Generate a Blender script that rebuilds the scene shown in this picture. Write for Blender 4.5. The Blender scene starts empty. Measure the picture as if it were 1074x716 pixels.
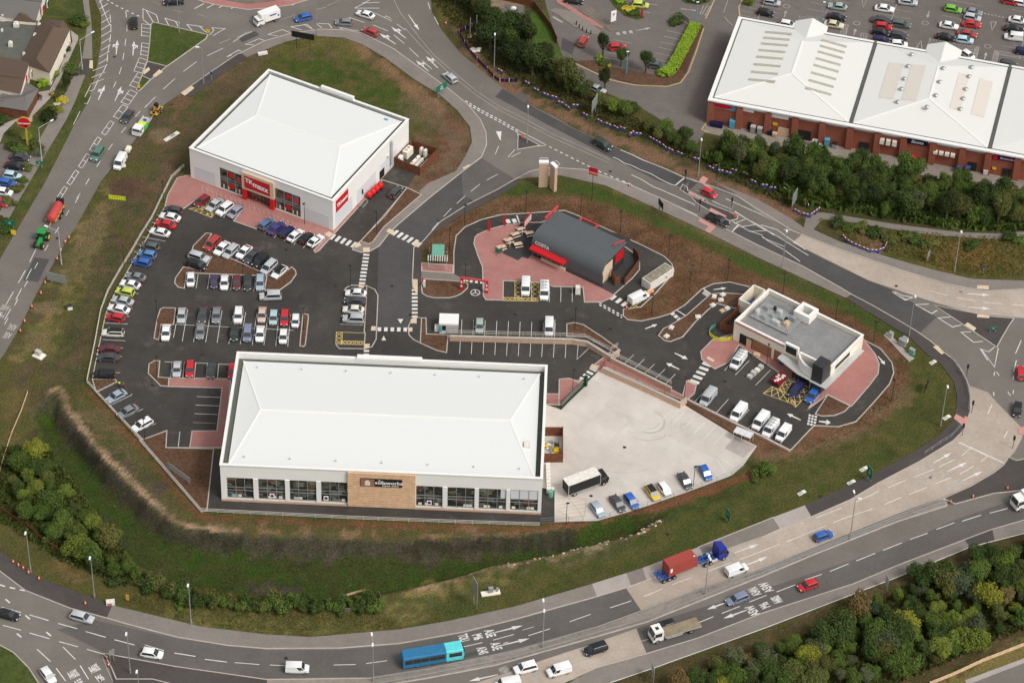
# Aerial view of a retail park beside dual carriageways (pixel measurements of the photograph are converted to ground metres by G)
import bpy,bmesh,math,random
import numpy as np
from mathutils import Vector,Matrix
from mathutils.geometry import tessellate_polygon
random.seed(7);rng=np.random.default_rng(7)
SC=bpy.context.scene;COL=SC.collection
R_=math.radians
FPX,TH,ROLL,CX,CY,CAMH=3200.0,R_(42.0),R_(1.9),537.0,358.0,418.0
cam_f=Vector((0,math.cos(TH),-math.sin(TH)))
_r=Vector((1,0,0));_u=_r.cross(cam_f)
cam_r=_r*math.cos(ROLL)+_u*math.sin(ROLL)
cam_u=-_r*math.sin(ROLL)+_u*math.cos(ROLL)
CAM=Vector((0,-CAMH/math.tan(TH),CAMH))
cd=bpy.data.cameras.new('camera');cd.sensor_fit='HORIZONTAL';cd.sensor_width=36;cd.lens=FPX/1074*36
cd.clip_start=1;cd.clip_end=6000
cam=bpy.data.objects.new('camera',cd);COL.objects.link(cam);SC.camera=cam
m=Matrix.Identity(4)
for i in range(3):
 m[i][0]=cam_r[i];m[i][1]=cam_u[i];m[i][2]=-cam_f[i];m[i][3]=CAM[i]
cam.matrix_world=m
def G(px,py,z=0.0):
 d=cam_r*(px-CX)-cam_u*(py-CY)+cam_f*FPX
 t=(z-CAM.z)/d.z
 return Vector((CAM.x+d.x*t,CAM.y+d.y*t,z))
def GP(pts,z=0.0):return[G(p[0],p[1],z)for p in pts]
w=bpy.data.worlds.new('World');SC.world=w;w.use_nodes=True
nt=w.node_tree;bg=nt.nodes['Background']
sky=nt.nodes.new('ShaderNodeTexSky');sky.sky_type='NISHITA';sky.sun_disc=False
SUN_EL,SUN_AZ=R_(50),R_(128)
sky.sun_elevation=SUN_EL;sky.sun_rotation=SUN_AZ
sky.dust_density=4.0;sky.air_density=1.0;sky.ozone_density=1.0
hs=nt.nodes.new('ShaderNodeHueSaturation');hs.inputs['Saturation'].default_value=.22;nt.links.new(sky.outputs[0],hs.inputs['Color'])
wm=nt.nodes.new('ShaderNodeMix');wm.data_type='RGBA';wm.blend_type='MULTIPLY';wm.inputs[0].default_value=1;wm.inputs[7].default_value=(1.0,1.0,.985,1);nt.links.new(hs.outputs[0],wm.inputs[6]);nt.links.new(wm.outputs[2],bg.inputs[0]);bg.inputs[1].default_value=0.15
sl=bpy.data.lights.new('sun','SUN');sl.energy=1.2;sl.angle=R_(14);sl.color=(1.0,0.955,0.90)
so=bpy.data.objects.new('sun',sl);COL.objects.link(so)
sd=Vector((math.sin(SUN_AZ)*math.cos(SUN_EL),math.cos(SUN_AZ)*math.cos(SUN_EL),math.sin(SUN_EL)))
so.rotation_euler=sd.to_track_quat('Z','Y').to_euler();so.location=sd*300
SC.view_settings.view_transform='Standard';SC.view_settings.look='None';SC.view_settings.gamma=1.0
SC.view_settings.exposure=EXPO=0.12
MATS={}
def new_mat(name,rough=0.8,metal=0.0,spec=0.3):
 mt=bpy.data.materials.new(name);mt.use_nodes=True
 b=mt.node_tree.nodes['Principled BSDF']
 b.inputs['Roughness'].default_value=rough;b.inputs['Metallic'].default_value=metal
 b.inputs['Specular IOR Level'].default_value=spec
 MATS[name]=mt
 return mt,mt.node_tree,b
def node(t,kind,**kw):
 n=t.nodes.new(kind)
 for k,v in kw.items():setattr(n,k,v)
 return n
def noise(t,scale,detail=3.0,rough=0.6,obj=False,vec=None):
 n=t.nodes.new('ShaderNodeTexNoise');n.inputs['Scale'].default_value=scale
 n.inputs['Detail'].default_value=detail;n.inputs['Roughness'].default_value=rough
 if vec is None:
  if obj:c=t.nodes.new('ShaderNodeTexCoord');vec=c.outputs['Object']
  else:c=t.nodes.new('ShaderNodeNewGeometry');vec=c.outputs['Position']
 t.links.new(vec,n.inputs['Vector'])
 return n
def remap(t,sock,a,b,c=0.0,d=1.0):
 m_=t.nodes.new('ShaderNodeMapRange');t.links.new(sock,m_.inputs['Value'])
 for k,v in zip(('From Min','From Max','To Min','To Max'),(a,b,c,d)):m_.inputs[k].default_value=v
 return m_.outputs[0]
def mixc(t,fac,a,b,mode='MIX'):
 mx=t.nodes.new('ShaderNodeMix');mx.data_type='RGBA';mx.blend_type=mode
 for s,v in((mx.inputs[0],fac),(mx.inputs[6],a),(mx.inputs[7],b)):
  if isinstance(v,(int,float)):s.default_value=v
  elif isinstance(v,tuple):s.default_value=(*v[:3],1)
  else:t.links.new(v,s)
 return mx.outputs[2]
def bump(t,b,sock,strength=0.3,dist=0.05):
 bp=t.nodes.new('ShaderNodeBump');bp.inputs['Strength'].default_value=strength;bp.inputs['Distance'].default_value=dist
 t.links.new(sock,bp.inputs['Height']);t.links.new(bp.outputs[0],b.inputs['Normal'])
def flat(name,col,rough=0.6,metal=0.0,var=0.12,scale=1.5,spec=0.3,obj=True):
 mt,t,b=new_mat(name,rough,metal,spec)
 n=noise(t,scale,3,0.6,obj=obj)
 c=mixc(t,remap(t,n.outputs[0],.3,.7),tuple(x*(1-var)for x in col),tuple(min(1,x*(1+var))for x in col))
 t.links.new(c,b.inputs['Base Color'])
 return mt
def surface(name,c1,c2,big=0.05,small=2.0,rough=0.9,fine=0.25,stain=None,stain_amt=.5,bmp=0.2):
 """ground-like surface: large soft patches, mid blotches, fine grain."""
 mt,t,b=new_mat(name,rough,0,0.15)
 n1=noise(t,big,4,0.6);n2=noise(t,small,3,0.7);n3=noise(t,9.0,2,0.8);n4=noise(t,big*5,3,.6)
 c=mixc(t,remap(t,n1.outputs[0],.35,.65),c1,c2)
 c=mixc(t,remap(t,n4.outputs[0],.3,.7,0,.35),c,tuple(x*.72 for x in c1))
 g=remap(t,n2.outputs[0],.3,.7,1-fine,1+fine)
 g2=remap(t,n3.outputs[0],.3,.7,1-fine*.8,1+fine*.8)
 mu=t.nodes.new('ShaderNodeMath');mu.operation='MULTIPLY';t.links.new(g,mu.inputs[0]);t.links.new(g2,mu.inputs[1])
 cc=t.nodes.new('ShaderNodeCombineColor')
 for i in range(3):t.links.new(mu.outputs[0],cc.inputs[i])
 c=mixc(t,1.0,c,cc.outputs[0],'MULTIPLY')
 if stain:
  n5=noise(t,0.16,6,.8)
  c=mixc(t,remap(t,n5.outputs[0],.56,.72,0,stain_amt),c,stain)
 t.links.new(c,b.inputs['Base Color'])
 if bmp:bump(t,b,n3.outputs[0],bmp,0.03)
 return mt
M={}
M['asphalt_old']=surface('asphalt_old',(.165,.147,.13),(.205,.184,.163),.03,1.2,fine=.07,stain=(.19,.175,.16),stain_amt=.3)
M['asphalt_new']=surface('asphalt_new',(.050,.045,.041),(.074,.067,.061),.06,.6,fine=.14,stain=(.15,.13,.112),stain_amt=.6,rough=.75)
M['asphalt_mid']=surface('asphalt_mid',(.112,.102,.092),(.135,.124,.113),.06,1.5,fine=.08)
M['asphalt_dark']=surface('asphalt_dark',(.075,.072,.07),(.095,.09,.087),.06,1.5,fine=.08)
M['asphalt_shop']=surface('asphalt_shop',(.15,.13,.117),(.182,.159,.144),.04,1.2,fine=.07,stain=(.1,.09,.085))
M['concrete_road']=surface('concrete_road',(.40,.33,.27),(.49,.415,.35),.05,1.5,fine=.08,stain=(.3,.25,.21),stain_amt=.5)
M['concrete_yard']=surface('concrete_yard',(.55,.495,.445),(.65,.60,.55),.05,1.0,fine=.05,stain=(.38,.34,.30),stain_amt=.6)
def slabbed(src,sx,sy,rot,dark,wid=.02):
 mt=M[src];t=mt.node_tree;b=t.nodes['Principled BSDF'];prev=b.inputs['Base Color'].links[0].from_socket
 g=t.nodes.new('ShaderNodeNewGeometry');mp=t.nodes.new('ShaderNodeMapping');mp.inputs['Rotation'].default_value=(0,0,rot);t.links.new(g.outputs['Position'],mp.inputs[0])
 br=t.nodes.new('ShaderNodeTexBrick');br.inputs['Scale'].default_value=1;br.inputs['Brick Width'].default_value=sx;br.inputs['Row Height'].default_value=sy;br.inputs['Mortar Size'].default_value=wid;br.offset=0
 br.inputs['Color1'].default_value=(1,1,1,1);br.inputs['Color2'].default_value=(.93,.925,.92,1);br.inputs['Mortar'].default_value=(dark,dark,dark,1);t.links.new(mp.outputs[0],br.inputs['Vector'])
 t.links.new(mixc(t,1.0,prev,br.outputs[0],'MULTIPLY'),b.inputs['Base Color'])
M['concrete_old']=surface('concrete_old',(.24,.205,.175),(.32,.275,.24),.08,1.2,fine=.12,stain=(.16,.14,.12))
M['pavement']=surface('pavement',(.215,.187,.165),(.262,.23,.205),.06,1.4,fine=.07,stain=(.15,.13,.12))
M['pavement_light']=surface('pavement_light',(.36,.32,.29),(.42,.37,.34),.06,1.4,fine=.05)
M['pavement_dark']=surface('pavement_dark',(.072,.062,.058),(.09,.08,.074),.06,1.4,fine=.08)
M['pink']=surface('pink_paving',(.36,.165,.145),(.43,.21,.185),.1,2.5,fine=.08,stain=(.30,.16,.14))
M['pink_tactile']=surface('pink_tactile',(.55,.27,.24),(.6,.3,.27),.1,2.5,fine=.05)
M['terrace']=surface('terrace_paving',(.05,.048,.047),(.07,.066,.065),.1,2.5,fine=.1)
M['mulch']=surface('mulch',(.096,.050,.029),(.135,.076,.048),.12,1.6,fine=.35,stain=(.09,.075,.03),stain_amt=.6,bmp=.6)
M['kerb']=surface('kerb_stone',(.42,.375,.33),(.5,.45,.40),.3,2,fine=.08)
M['white_paint']=surface('white_paint',(.62,.60,.56),(.76,.74,.70),.2,2.5,fine=.1)
M['worn_paint']=surface('worn_paint',(.34,.31,.28),(.50,.47,.43),.2,3.0,fine=.15)
M['yellow_paint']=surface('yellow_paint',(.62,.46,.16),(.70,.53,.20),.2,2.5,fine=.1)
M['brown_paint']=surface('ochre_paint',(.48,.34,.17),(.55,.40,.22),.2,2.5,fine=.1)
M['tactile']=surface('buff_tactile',(.62,.49,.34),(.70,.56,.40),.3,3,fine=.06)
M['verge']=surface('verge_grass',(.045,.068,.014),(.075,.092,.022),.1,1.4,fine=.3,stain=(.11,.085,.045),bmp=.5)
M['cobble']=surface('cobble',(.16,.135,.11),(.2,.17,.14),.4,4,fine=.35)
M['white_clad']=flat('white_cladding',(.80,.785,.75),.5,var=.02,scale=.4)
M['grey_clad']=flat('pale_grey_cladding',(.64,.65,.665),.5,var=.02,scale=.3)
M['gutter']=flat('dark_gutter',(.10,.105,.09),.7)
M['black']=flat('black_plastic',(.018,.018,.018),.5)
M['dark_steel']=flat('dark_steel',(.03,.03,.032),.45,.3)
M['galv']=flat('galvanised_steel',(.42,.43,.42),.45,.5,.08)
M['pale_metal']=flat('pale_metal',(.6,.6,.58),.4,.3,.06)
M['rail_white']=flat('pale_rail',(.60,.56,.50),.5,.1,.08)
M['lamp_head']=flat('lamp_head',(.8,.8,.78),.4)
M['glass_shop']=flat('shop_glass',(.03,.035,.034),.08,0,.6,.8,.8)
def shopglass():
 mt,t,b=new_mat('shop_glazing',.12,0,.7)
 co=t.nodes.new('ShaderNodeTexCoord');mp=t.nodes.new('ShaderNodeMapping');mp.inputs['Scale'].default_value=(.55,.2,.9);t.links.new(co.outputs['Object'],mp.inputs[0])
 vo=t.nodes.new('ShaderNodeTexVoronoi');vo.distance='CHEBYCHEV';vo.inputs['Scale'].default_value=1.3;t.links.new(mp.outputs[0],vo.inputs['Vector'])
 sp=t.nodes.new('ShaderNodeSeparateColor');t.links.new(vo.outputs['Color'],sp.inputs[0])
 c=mixc(t,remap(t,sp.outputs[0],.45,1.0,0,1),(.022,.025,.021),(.17,.175,.14));c=mixc(t,remap(t,sp.outputs[1],.8,.9,0,.8),c,(.12,.06,.03))
 t.links.new(c,b.inputs['Base Color']);return mt
M['glass_shop']=shopglass()
M['glass_car']=flat('car_glass',(.022,.026,.03),.06,0,.2,2,.9)
M['tyre']=flat('tyre_rubber',(.02,.02,.02),.85)
M['hub']=flat('wheel_hub',(.45,.45,.46),.35,.6,.1)
M['head_lens']=flat('headlamp_lens',(.75,.77,.78),.15,0,.1,3,.8)
M['tail_lens']=flat('tail_lens',(.45,.02,.015),.2,0,.2,3,.6)
M['red_sign']=flat('red_sign',(.52,.015,.02),.4,var=.06)
M['bright_red']=flat('bright_red',(.62,.018,.02),.4,var=.08)
M['dull_red']=flat('dull_red',(.48,.06,.06),.55,var=.1)
M['beige']=flat('beige_panel',(.66,.50,.36),.6,var=.04)
M['cream']=flat('cream_render',(.80,.73,.61),.8,var=.04,scale=.5)
M['cream_cap']=flat('cream_capping',(.80,.78,.73),.7,var=.03)
M['roof_grey']=surface('flat_roof_grey',(.23,.225,.222),(.28,.275,.272),.2,1.5,fine=.05)
M['dark_clad']=flat('dark_grey_cladding',(.045,.047,.05),.45,.2)
M['window_frame']=flat('window_frame',(.30,.32,.32),.4,.3)
M['white_sign']=flat('white_sign',(.82,.82,.80),.5,var=.02)
M['blue']=flat('blue_plastic',(.045,.085,.24),.5)
M['navy']=flat('navy_panel',(.01,.014,.05),.5)
M['plum']=flat('plum_panel',(.09,.01,.07),.5)
M['sky_blue']=flat('sky_blue_panel',(.10,.36,.50),.5)
M['green_sign']=flat('green_sign',(.01,.16,.085),.45)
M['green_gate']=flat('dark_green_steel',(.015,.06,.035),.5,.2)
M['orange']=flat('orange_plastic',(.72,.13,.03),.55)
M['skip_red']=flat('skip_red',(.22,.012,.025),.5)
M['yellow']=flat('yellow_plastic',(.75,.50,.02),.5)
M['limeyellow']=flat('lime_plastic',(.68,.72,.03),.5)
M['sand']=flat('sand',(.62,.44,.28),.9,var=.2)
M['hivis']=flat('hi_vis',(.62,.85,.05),.6)
M['skin']=flat('skin',(.5,.3,.22),.6)
M['ochre']=flat('ochre_post',(.55,.33,.06),.5)
M['blue_chassis']=flat('blue_chassis',(.02,.10,.42),.5)
M['wood_deck']=flat('deck_boards',(.26,.21,.14),.85,var=.2,scale=.8)
M['bag_white']=flat('bag_white',(.7,.66,.6),.8,var=.15,scale=2)
M['earth_dark']=flat('dark_earth',(.05,.04,.035),.95,var=.3)
slabbed('concrete_yard',6.5,5.0,R_(33),.86,.03);slabbed('asphalt_old',38,9.0,R_(20),.9,.05);slabbed('asphalt_shop',22,14.0,R_(10),.92,.04);slabbed('asphalt_new',31,17.0,R_(6),.8,.05);slabbed('concrete_road',5.2,60,R_(-22),.9,.05);slabbed('pavement',9,30.0,R_(25),.92,.03)
def boards(name,c1,c2,scale=7.0,axis='Z'):
 mt,t,b=new_mat(name,.75)
 co=t.nodes.new('ShaderNodeTexCoord');wv=t.nodes.new('ShaderNodeTexWave');wv.bands_direction=axis
 wv.inputs['Scale'].default_value=scale;wv.inputs['Distortion'].default_value=.4
 t.links.new(co.outputs['Object'],wv.inputs['Vector'])
 n=noise(t,1.2,4,.7,obj=True)
 c=mixc(t,remap(t,wv.outputs[0],0,.25),tuple(x*.45 for x in c1),c1)
 c=mixc(t,remap(t,n.outputs[0],.35,.65),c,c2)
 t.links.new(c,b.inputs['Base Color']);return mt
M['timber']=boards('brown_timber',(.13,.045,.022),(.19,.075,.035),1.6)
M['oak_panel']=boards('warm_timber_cladding',(.66,.42,.25),(.74,.49,.31),.5)
def brickm(name,c1,c2,mortar,sc=4.0):
 mt,t,b=new_mat(name,.9)
 br=t.nodes.new('ShaderNodeTexBrick');co=t.nodes.new('ShaderNodeTexCoord');mp=t.nodes.new('ShaderNodeMapping')
 mp.inputs['Rotation'].default_value=(R_(90),0,0)
 t.links.new(co.outputs['Object'],mp.inputs[0]);t.links.new(mp.outputs[0],br.inputs['Vector'])
 br.inputs['Scale'].default_value=sc
 br.inputs['Color1'].default_value=(*c1,1);br.inputs['Color2'].default_value=(*c2,1);br.inputs['Mortar'].default_value=(*mortar,1)
 n=noise(t,.9,3,.6,obj=True)
 c=mixc(t,remap(t,n.outputs[0],.3,.7,0,.35),br.outputs[0],tuple(x*.6 for x in c1))
 t.links.new(c,b.inputs['Base Color']);return mt
M['brick_red']=brickm('red_brick',(.31,.085,.05),(.37,.115,.07),(.24,.12,.08),4)
M['brick_buff']=brickm('buff_block_wall',(.55,.37,.26),(.6,.42,.3),(.5,.35,.25),3)
M['brick_orange']=brickm('orange_brick',(.30,.13,.06),(.36,.16,.08),(.3,.18,.12),4)
M['tower_brick']=brickm('buff_sandstone_slips',(.56,.38,.27),(.62,.44,.32),(.5,.35,.25),3)
def ribbed(name,col,amt=.03,scale=1.6,axis='X',rough=.5):
 mt,t,b=new_mat(name,rough)
 co=t.nodes.new('ShaderNodeTexCoord');wv=t.nodes.new('ShaderNodeTexWave');wv.bands_direction=axis
 wv.inputs['Scale'].default_value=scale;t.links.new(co.outputs['Object'],wv.inputs['Vector'])
 n=noise(t,.25,4,.6,obj=True)
 c=mixc(t,remap(t,wv.outputs[0],0,.4),tuple(x*(1-amt*2)for x in col),col)
 c=mixc(t,remap(t,n.outputs[0],.3,.7,0,.5),c,tuple(x*(1-amt)for x in col))
 t.links.new(c,b.inputs['Base Color']);bump(t,b,wv.outputs[0],.15,.05);return mt
M['roof_white']=ribbed('white_sheet_roof',(.715,.722,.705),.02,1.0)
M['roof_cream']=ribbed('old_white_sheet_roof',(.70,.695,.655),.03,1.0)
M['roof_pink']=ribbed('stained_sheet_roof',(.655,.60,.535),.03,.8)
M['roof_seam']=ribbed('grey_standing_seam',(.115,.125,.13),.12,.7,'X',.4)
M['tile_roof']=ribbed('brown_roof_tiles',(.125,.085,.060),.12,1.5,'Z',.85)
M['slate_roof']=ribbed('grey_roof_tiles',(.16,.15,.14),.12,1.5,'Z',.85)
M['felt_roof']=surface('green_grey_felt_roof',(.105,.112,.095),(.13,.135,.115),.1,1.3,fine=.08)
M['container']=ribbed('red_ribbed_container',(.36,.065,.048),.1,1.6,'X',.6)
def objcol(name,kind):
 mt,t,b=new_mat(name,.35)
 oi=t.nodes.new('ShaderNodeObjectInfo')
 if kind=='paint':
  b.inputs['Coat Weight'].default_value=.25;b.inputs['Coat Roughness'].default_value=.15
  b.inputs['Roughness'].default_value=.45;b.inputs['Metallic'].default_value=0
  n=noise(t,3,3,.7,obj=True)
  c=mixc(t,remap(t,n.outputs[0],.4,.75,0,.05),oi.outputs['Color'],(.2,.18,.16))
 else:
  b.inputs['Roughness'].default_value=.75;b.inputs['Specular IOR Level'].default_value=.12
  n=noise(t,1.1,2,.6);n2=noise(t,6.0,1,.6)
  c=mixc(t,remap(t,n.outputs[0],.3,.7,0,1),oi.outputs['Color'],mixc(t,1.0,oi.outputs['Color'],(.55,.62,.5),'MULTIPLY'))
  c=mixc(t,remap(t,n2.outputs[0],.35,.7,0,.75),c,mixc(t,1.0,oi.outputs['Color'],(1.75,1.6,1.15),'MULTIPLY'))
  b.inputs['Subsurface Weight'].default_value=0
 t.links.new(c,b.inputs['Base Color']);return mt
M['paint']=objcol('car_paint','paint');M['leaf']=objcol('foliage_leaf','leaf')
M['bark']=flat('bark',(.10,.075,.055),.9,var=.3)
class MB:
 def __init__(s):s.v=[];s.f=[];s.mi=[];s.mats=[];s.cur=0
 def use(s,name):
  mt=M[name]
  if mt not in s.mats:s.mats.append(mt)
  s.cur=s.mats.index(mt);return s
 def face(s,pts):
  b=len(s.v);s.v+=[tuple(p)for p in pts];s.f.append(tuple(range(b,b+len(pts))));s.mi.append(s.cur)
 def hull(s,rings,cap=True):
  b=len(s.v);n=len(rings[0])
  for r in rings:s.v+=[tuple(p)for p in r]
  for i in range(len(rings)-1):
   for j in range(n):
    k=(j+1)%n
    s.f.append((b+i*n+j,b+i*n+k,b+(i+1)*n+k,b+(i+1)*n+j));s.mi.append(s.cur)
  if cap:
   s.f.append(tuple(b+j for j in reversed(range(n))));s.mi.append(s.cur)
   s.f.append(tuple(b+(len(rings)-1)*n+j for j in range(n)));s.mi.append(s.cur)
  return s
 def prism(s,poly,z0,z1,bottom=False):
  """vertical prism from a concave polygon"""
  P=[Vector((p[0],p[1],0))for p in poly]
  area=sum(P[i].x*P[(i+1)%len(P)].y-P[(i+1)%len(P)].x*P[i].y for i in range(len(P)))
  if area<0:P.reverse()
  b=len(s.v);n=len(P)
  s.v+=[(p.x,p.y,z1)for p in P]
  for tri in tessellate_polygon([P]):
   a,c,d=(P[i]for i in tri)
   cr=(c.x-a.x)*(d.y-a.y)-(c.y-a.y)*(d.x-a.x)
   t_=tri if cr>0 else tuple(reversed(tri))
   s.f.append(tuple(b+i for i in t_));s.mi.append(s.cur)
  if z0 is not None:
   s.v+=[(p.x,p.y,z0)for p in P]
   for i in range(n):
    k=(i+1)%n
    s.f.append((b+i,b+n+i,b+n+k,b+k));s.mi.append(s.cur)
  return s
 def box(s,x0,x1,y0,y1,z0,z1,F=None):
  F=F or(lambda p:p)
  c=[F(Vector(p))for p in((x0,y0,z0),(x1,y0,z0),(x1,y1,z0),(x0,y1,z0),(x0,y0,z1),(x1,y0,z1),(x1,y1,z1),(x0,y1,z1))]
  b=len(s.v);s.v+=[tuple(p)for p in c]
  for f in((0,3,2,1),(4,5,6,7),(0,1,5,4),(1,2,6,5),(2,3,7,6),(3,0,4,7)):s.f.append(tuple(b+i for i in f));s.mi.append(s.cur)
  return s
 def tube(s,a,b_,r0,r1=None,n=8):
  r1=r0 if r1 is None else r1
  a=Vector(a);b_=Vector(b_);d=(b_-a)
  if d.length<1e-6:return s
  d.normalize();u=d.orthogonal().normalized();v=d.cross(u)
  rr=[[p+(u*math.cos(t)+v*math.sin(t))*r for t in(2*math.pi*i/n for i in range(n))]for p,r in((a,r0),(b_,r1))]
  return s.hull(rr)
 def rod(s,a,b_,w,h=None):
  """box beam of width w from a to b"""
  h=w if h is None else h
  a=Vector(a);b_=Vector(b_);d=(b_-a)
  if d.length<1e-6:return s
  d.normalize();sd_=Vector((-d.y,d.x,0))
  sd_=sd_.normalized()if sd_.length>1e-4 else Vector((1,0,0))
  up=d.cross(sd_).normalized()
  ring=lambda p:[p+sd_*w/2+up*h/2,p-sd_*w/2+up*h/2,p-sd_*w/2-up*h/2,p+sd_*w/2-up*h/2]
  return s.hull([ring(a),ring(b_)])
 def blob(s,c,r,n=10,m_=6,jit=0.0):
  c=Vector(c);r=Vector(r)if not isinstance(r,(int,float))else Vector((r,r,r))
  rings=[]
  for i in range(m_+1):
   ph=math.pi*(i/m_)*.96+.04;ring=[]
   for j in range(n):
    th=2*math.pi*j/n;k=1+random.uniform(-jit,jit)
    ring.append(c+Vector((r.x*math.sin(ph)*math.cos(th)*k,r.y*math.sin(ph)*math.sin(th)*k,-r.z*math.cos(ph)*k)))
   rings.append(ring)
  return s.hull(rings)
 def build(s,name,parent=None,smooth=False,label=None):
  me=bpy.data.meshes.new(name);me.from_pydata(s.v,[],s.f)
  for mt in s.mats:me.materials.append(mt)
  me.polygons.foreach_set('material_index',s.mi)
  if smooth:
   me.polygons.foreach_set('use_smooth',[True]*len(s.f))
   try:me.set_sharp_from_angle(angle=R_(smooth if smooth is not True else 40))
   except Exception:pass
  me.update()
  o=bpy.data.objects.new(name,me);COL.objects.link(o)
  if parent:o.parent=parent
  if label:o['label']=label
  return o
def tag(o,label,cat,group=None,kind=None):
 o['label']=label;o['category']=cat
 if group:o['group']=group
 if kind:o['kind']=kind
 LABELS.append(label)
 return o
LABELS=[]
def struct(o):o['kind']='structure';return o
def empty(name,loc,rz=0.0):
 o=bpy.data.objects.new(name,None);o.empty_display_size=.5;COL.objects.link(o)
 o.location=loc;o.rotation_euler=(0,0,rz);return o
KIDS={}
def copy_tree(o):
 def rec(src,par):
  c=src.copy();COL.objects.link(c);c.parent=par
  for k in KIDS_OF(src):rec(k,c)
  return c
 return rec(o,None)
def KIDS_OF(o):return KIDS.setdefault(o.name,list(o.children))
def ang(px,py,dx,dy):
 a=G(px,py);b=G(px+dx,py+dy);return math.atan2(b.y-a.y,b.x-a.x)
ORD=['first','second','third','fourth','fifth','sixth','seventh','eighth','ninth','tenth','eleventh','twelfth','thirteenth','fourteenth','fifteenth','sixteenth','seventeenth','eighteenth','nineteenth','twentieth','twenty-first','twenty-second','twenty-third','twenty-fourth','twenty-fifth','twenty-sixth','twenty-seventh','twenty-eighth','twenty-ninth','thirtieth']
ZC=[0,0]
def sheet(name,px,z,mat,z0=None):
 ZC[0]+=1;z+=(ZC[0]%19)*.0006
 mb=MB().use(mat);mb.prism(GP(px),z0,z);return struct(mb.build(name))
def smoothpx(pts,n=6,closed=False):
 out=[];N=len(pts)
 for i in range(N if closed else N-1):
  p0=pts[(i-1)%N]if closed or i>0 else pts[0];p1=pts[i];p2=pts[(i+1)%N];p3=pts[(i+2)%N]if closed or i+2<N else pts[-1]
  for k in range(n):
   t=k/n
   out.append(tuple(.5*((2*p1[c])+(-p0[c]+p2[c])*t+(2*p0[c]-5*p1[c]+4*p2[c]-p3[c])*t*t+(-p0[c]+3*p1[c]-3*p2[c]+p3[c])*t**3)for c in(0,1)))
 if not closed:out.append(pts[-1])
 return out
def ribbon(mb,pts,w,z,h=None,closed=False):
 """flat or raised strip along world points"""
 P=[Vector((p[0],p[1]))for p in pts];n=len(P)
 ZC[1]+=1;z+=(ZC[1]%29)*.0004
 L,Rr=[],[]
 for i in range(n):
  a=P[(i-1)%n]if closed or i>0 else None;c=P[(i+1)%n]if closed or i<n-1 else None
  d1=(P[i]-a).normalized()if a is not None and(P[i]-a).length>1e-6 else None
  d2=(c-P[i]).normalized()if c is not None and(c-P[i]).length>1e-6 else None
  if d1 is None:d1=d2
  if d2 is None:d2=d1
  if d1 is None:d1=d2=Vector((1,0))
  n1=Vector((-d1.y,d1.x));n2=Vector((-d2.y,d2.x));nn=(n1+n2)
  nn=nn.normalized()if nn.length>.2 else n1
  k=min(1.8,1/max(.3,nn.dot(n1)))
  L.append(P[i]+nn*w/2*k);Rr.append(P[i]-nn*w/2*k)
 m_=n if closed else n-1
 for i in range(m_):
  j=(i+1)%n
  a,b_,c,d=Rr[i],Rr[j],L[j],L[i]
  mb.face([(a.x,a.y,z),(b_.x,b_.y,z),(c.x,c.y,z),(d.x,d.y,z)])
  if h:
   mb.face([(a.x,a.y,z-h),(b_.x,b_.y,z-h),(b_.x,b_.y,z),(a.x,a.y,z)])
   mb.face([(d.x,d.y,z),(c.x,c.y,z),(c.x,c.y,z-h),(d.x,d.y,z-h)])
 if h and not closed:
  for a,d in((Rr[0],L[0]),(L[-1],Rr[-1])):
   mb.face([(a.x,a.y,z),(d.x,d.y,z),(d.x,d.y,z-h),(a.x,a.y,z-h)])
RIM=[(33,435),(40,455),(53,484),(69,503),(100,540),(127,574),(143,592),(172,608),(228,619),(260,624),(353,628),(382,621),(400,624),(472,608),(515,594),(573,584),(626,571),(668,560),(692,545),(706,534),(653,543),(586,556),(540,561),(446,565),(345,565),(249.5,560),(202,556),(183,551),(154,527),(129,503),(109,483),(85,455),(64,426),(60,411)]
def sdist(X,Y,poly):
 """signed distance, positive inside"""
 P=np.array([(p[0],p[1])for p in poly]);n=len(P)
 d2=np.full(X.shape,1e18);ins=np.zeros(X.shape,bool)
 for i in range(n):
  ax,ay=P[i];bx,by=P[(i+1)%n];ex,ey=bx-ax,by-ay
  t=np.clip(((X-ax)*ex+(Y-ay)*ey)/(ex*ex+ey*ey+1e-12),0,1)
  d2=np.minimum(d2,(X-ax-t*ex)**2+(Y-ay-t*ey)**2)
  if abs(by-ay)>1e-9:
   c=((ay>Y)!=(by>Y))&(X<ex*(Y-ay)/(by-ay)+ax);ins^=c
 return np.where(ins,1,-1)*np.sqrt(d2)
def sst(x):x=np.clip(x,0,1);return x*x*(3-2*x)
RIMW=[G(*p)for p in RIM]
def tz_arr(X,Y):
 d=sdist(X,Y,RIMW)
 return-3.0*sst((d+.2)/3.0)-.6*sst((d-6)/6)
def tz(x,y):return float(tz_arr(np.array([x]),np.array([y]))[0])
def GT(px,py):
 z=0.0
 for _ in range(6):
  p=G(px,py,z);z=.5*z+.5*tz(p.x,p.y)
 return G(px,py,z)
def vnoise(shape,cell,seed):
 r=np.random.default_rng(seed);h,w_=shape
 gh,gw=int(h/cell)+3,int(w_/cell)+3;g=r.random((gh,gw))
 yy=np.arange(h)/cell;xx=np.arange(w_)/cell
 yi=yy.astype(int);xi=xx.astype(int);fy=sst(yy-yi)[:,None];fx=sst(xx-xi)[None,:]
 a=g[np.ix_(yi,xi)];b=g[np.ix_(yi,xi+1)];c=g[np.ix_(yi+1,xi)];d=g[np.ix_(yi+1,xi+1)]
 return(a*(1-fx)+b*fx)*(1-fy)+(c*(1-fx)+d*fx)*fy
ST=0.7;xs=np.arange(-140,141,ST);ys=np.arange(-112,150,ST)
X,Y=np.meshgrid(xs,ys);Z=tz_arr(X,Y)
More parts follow.
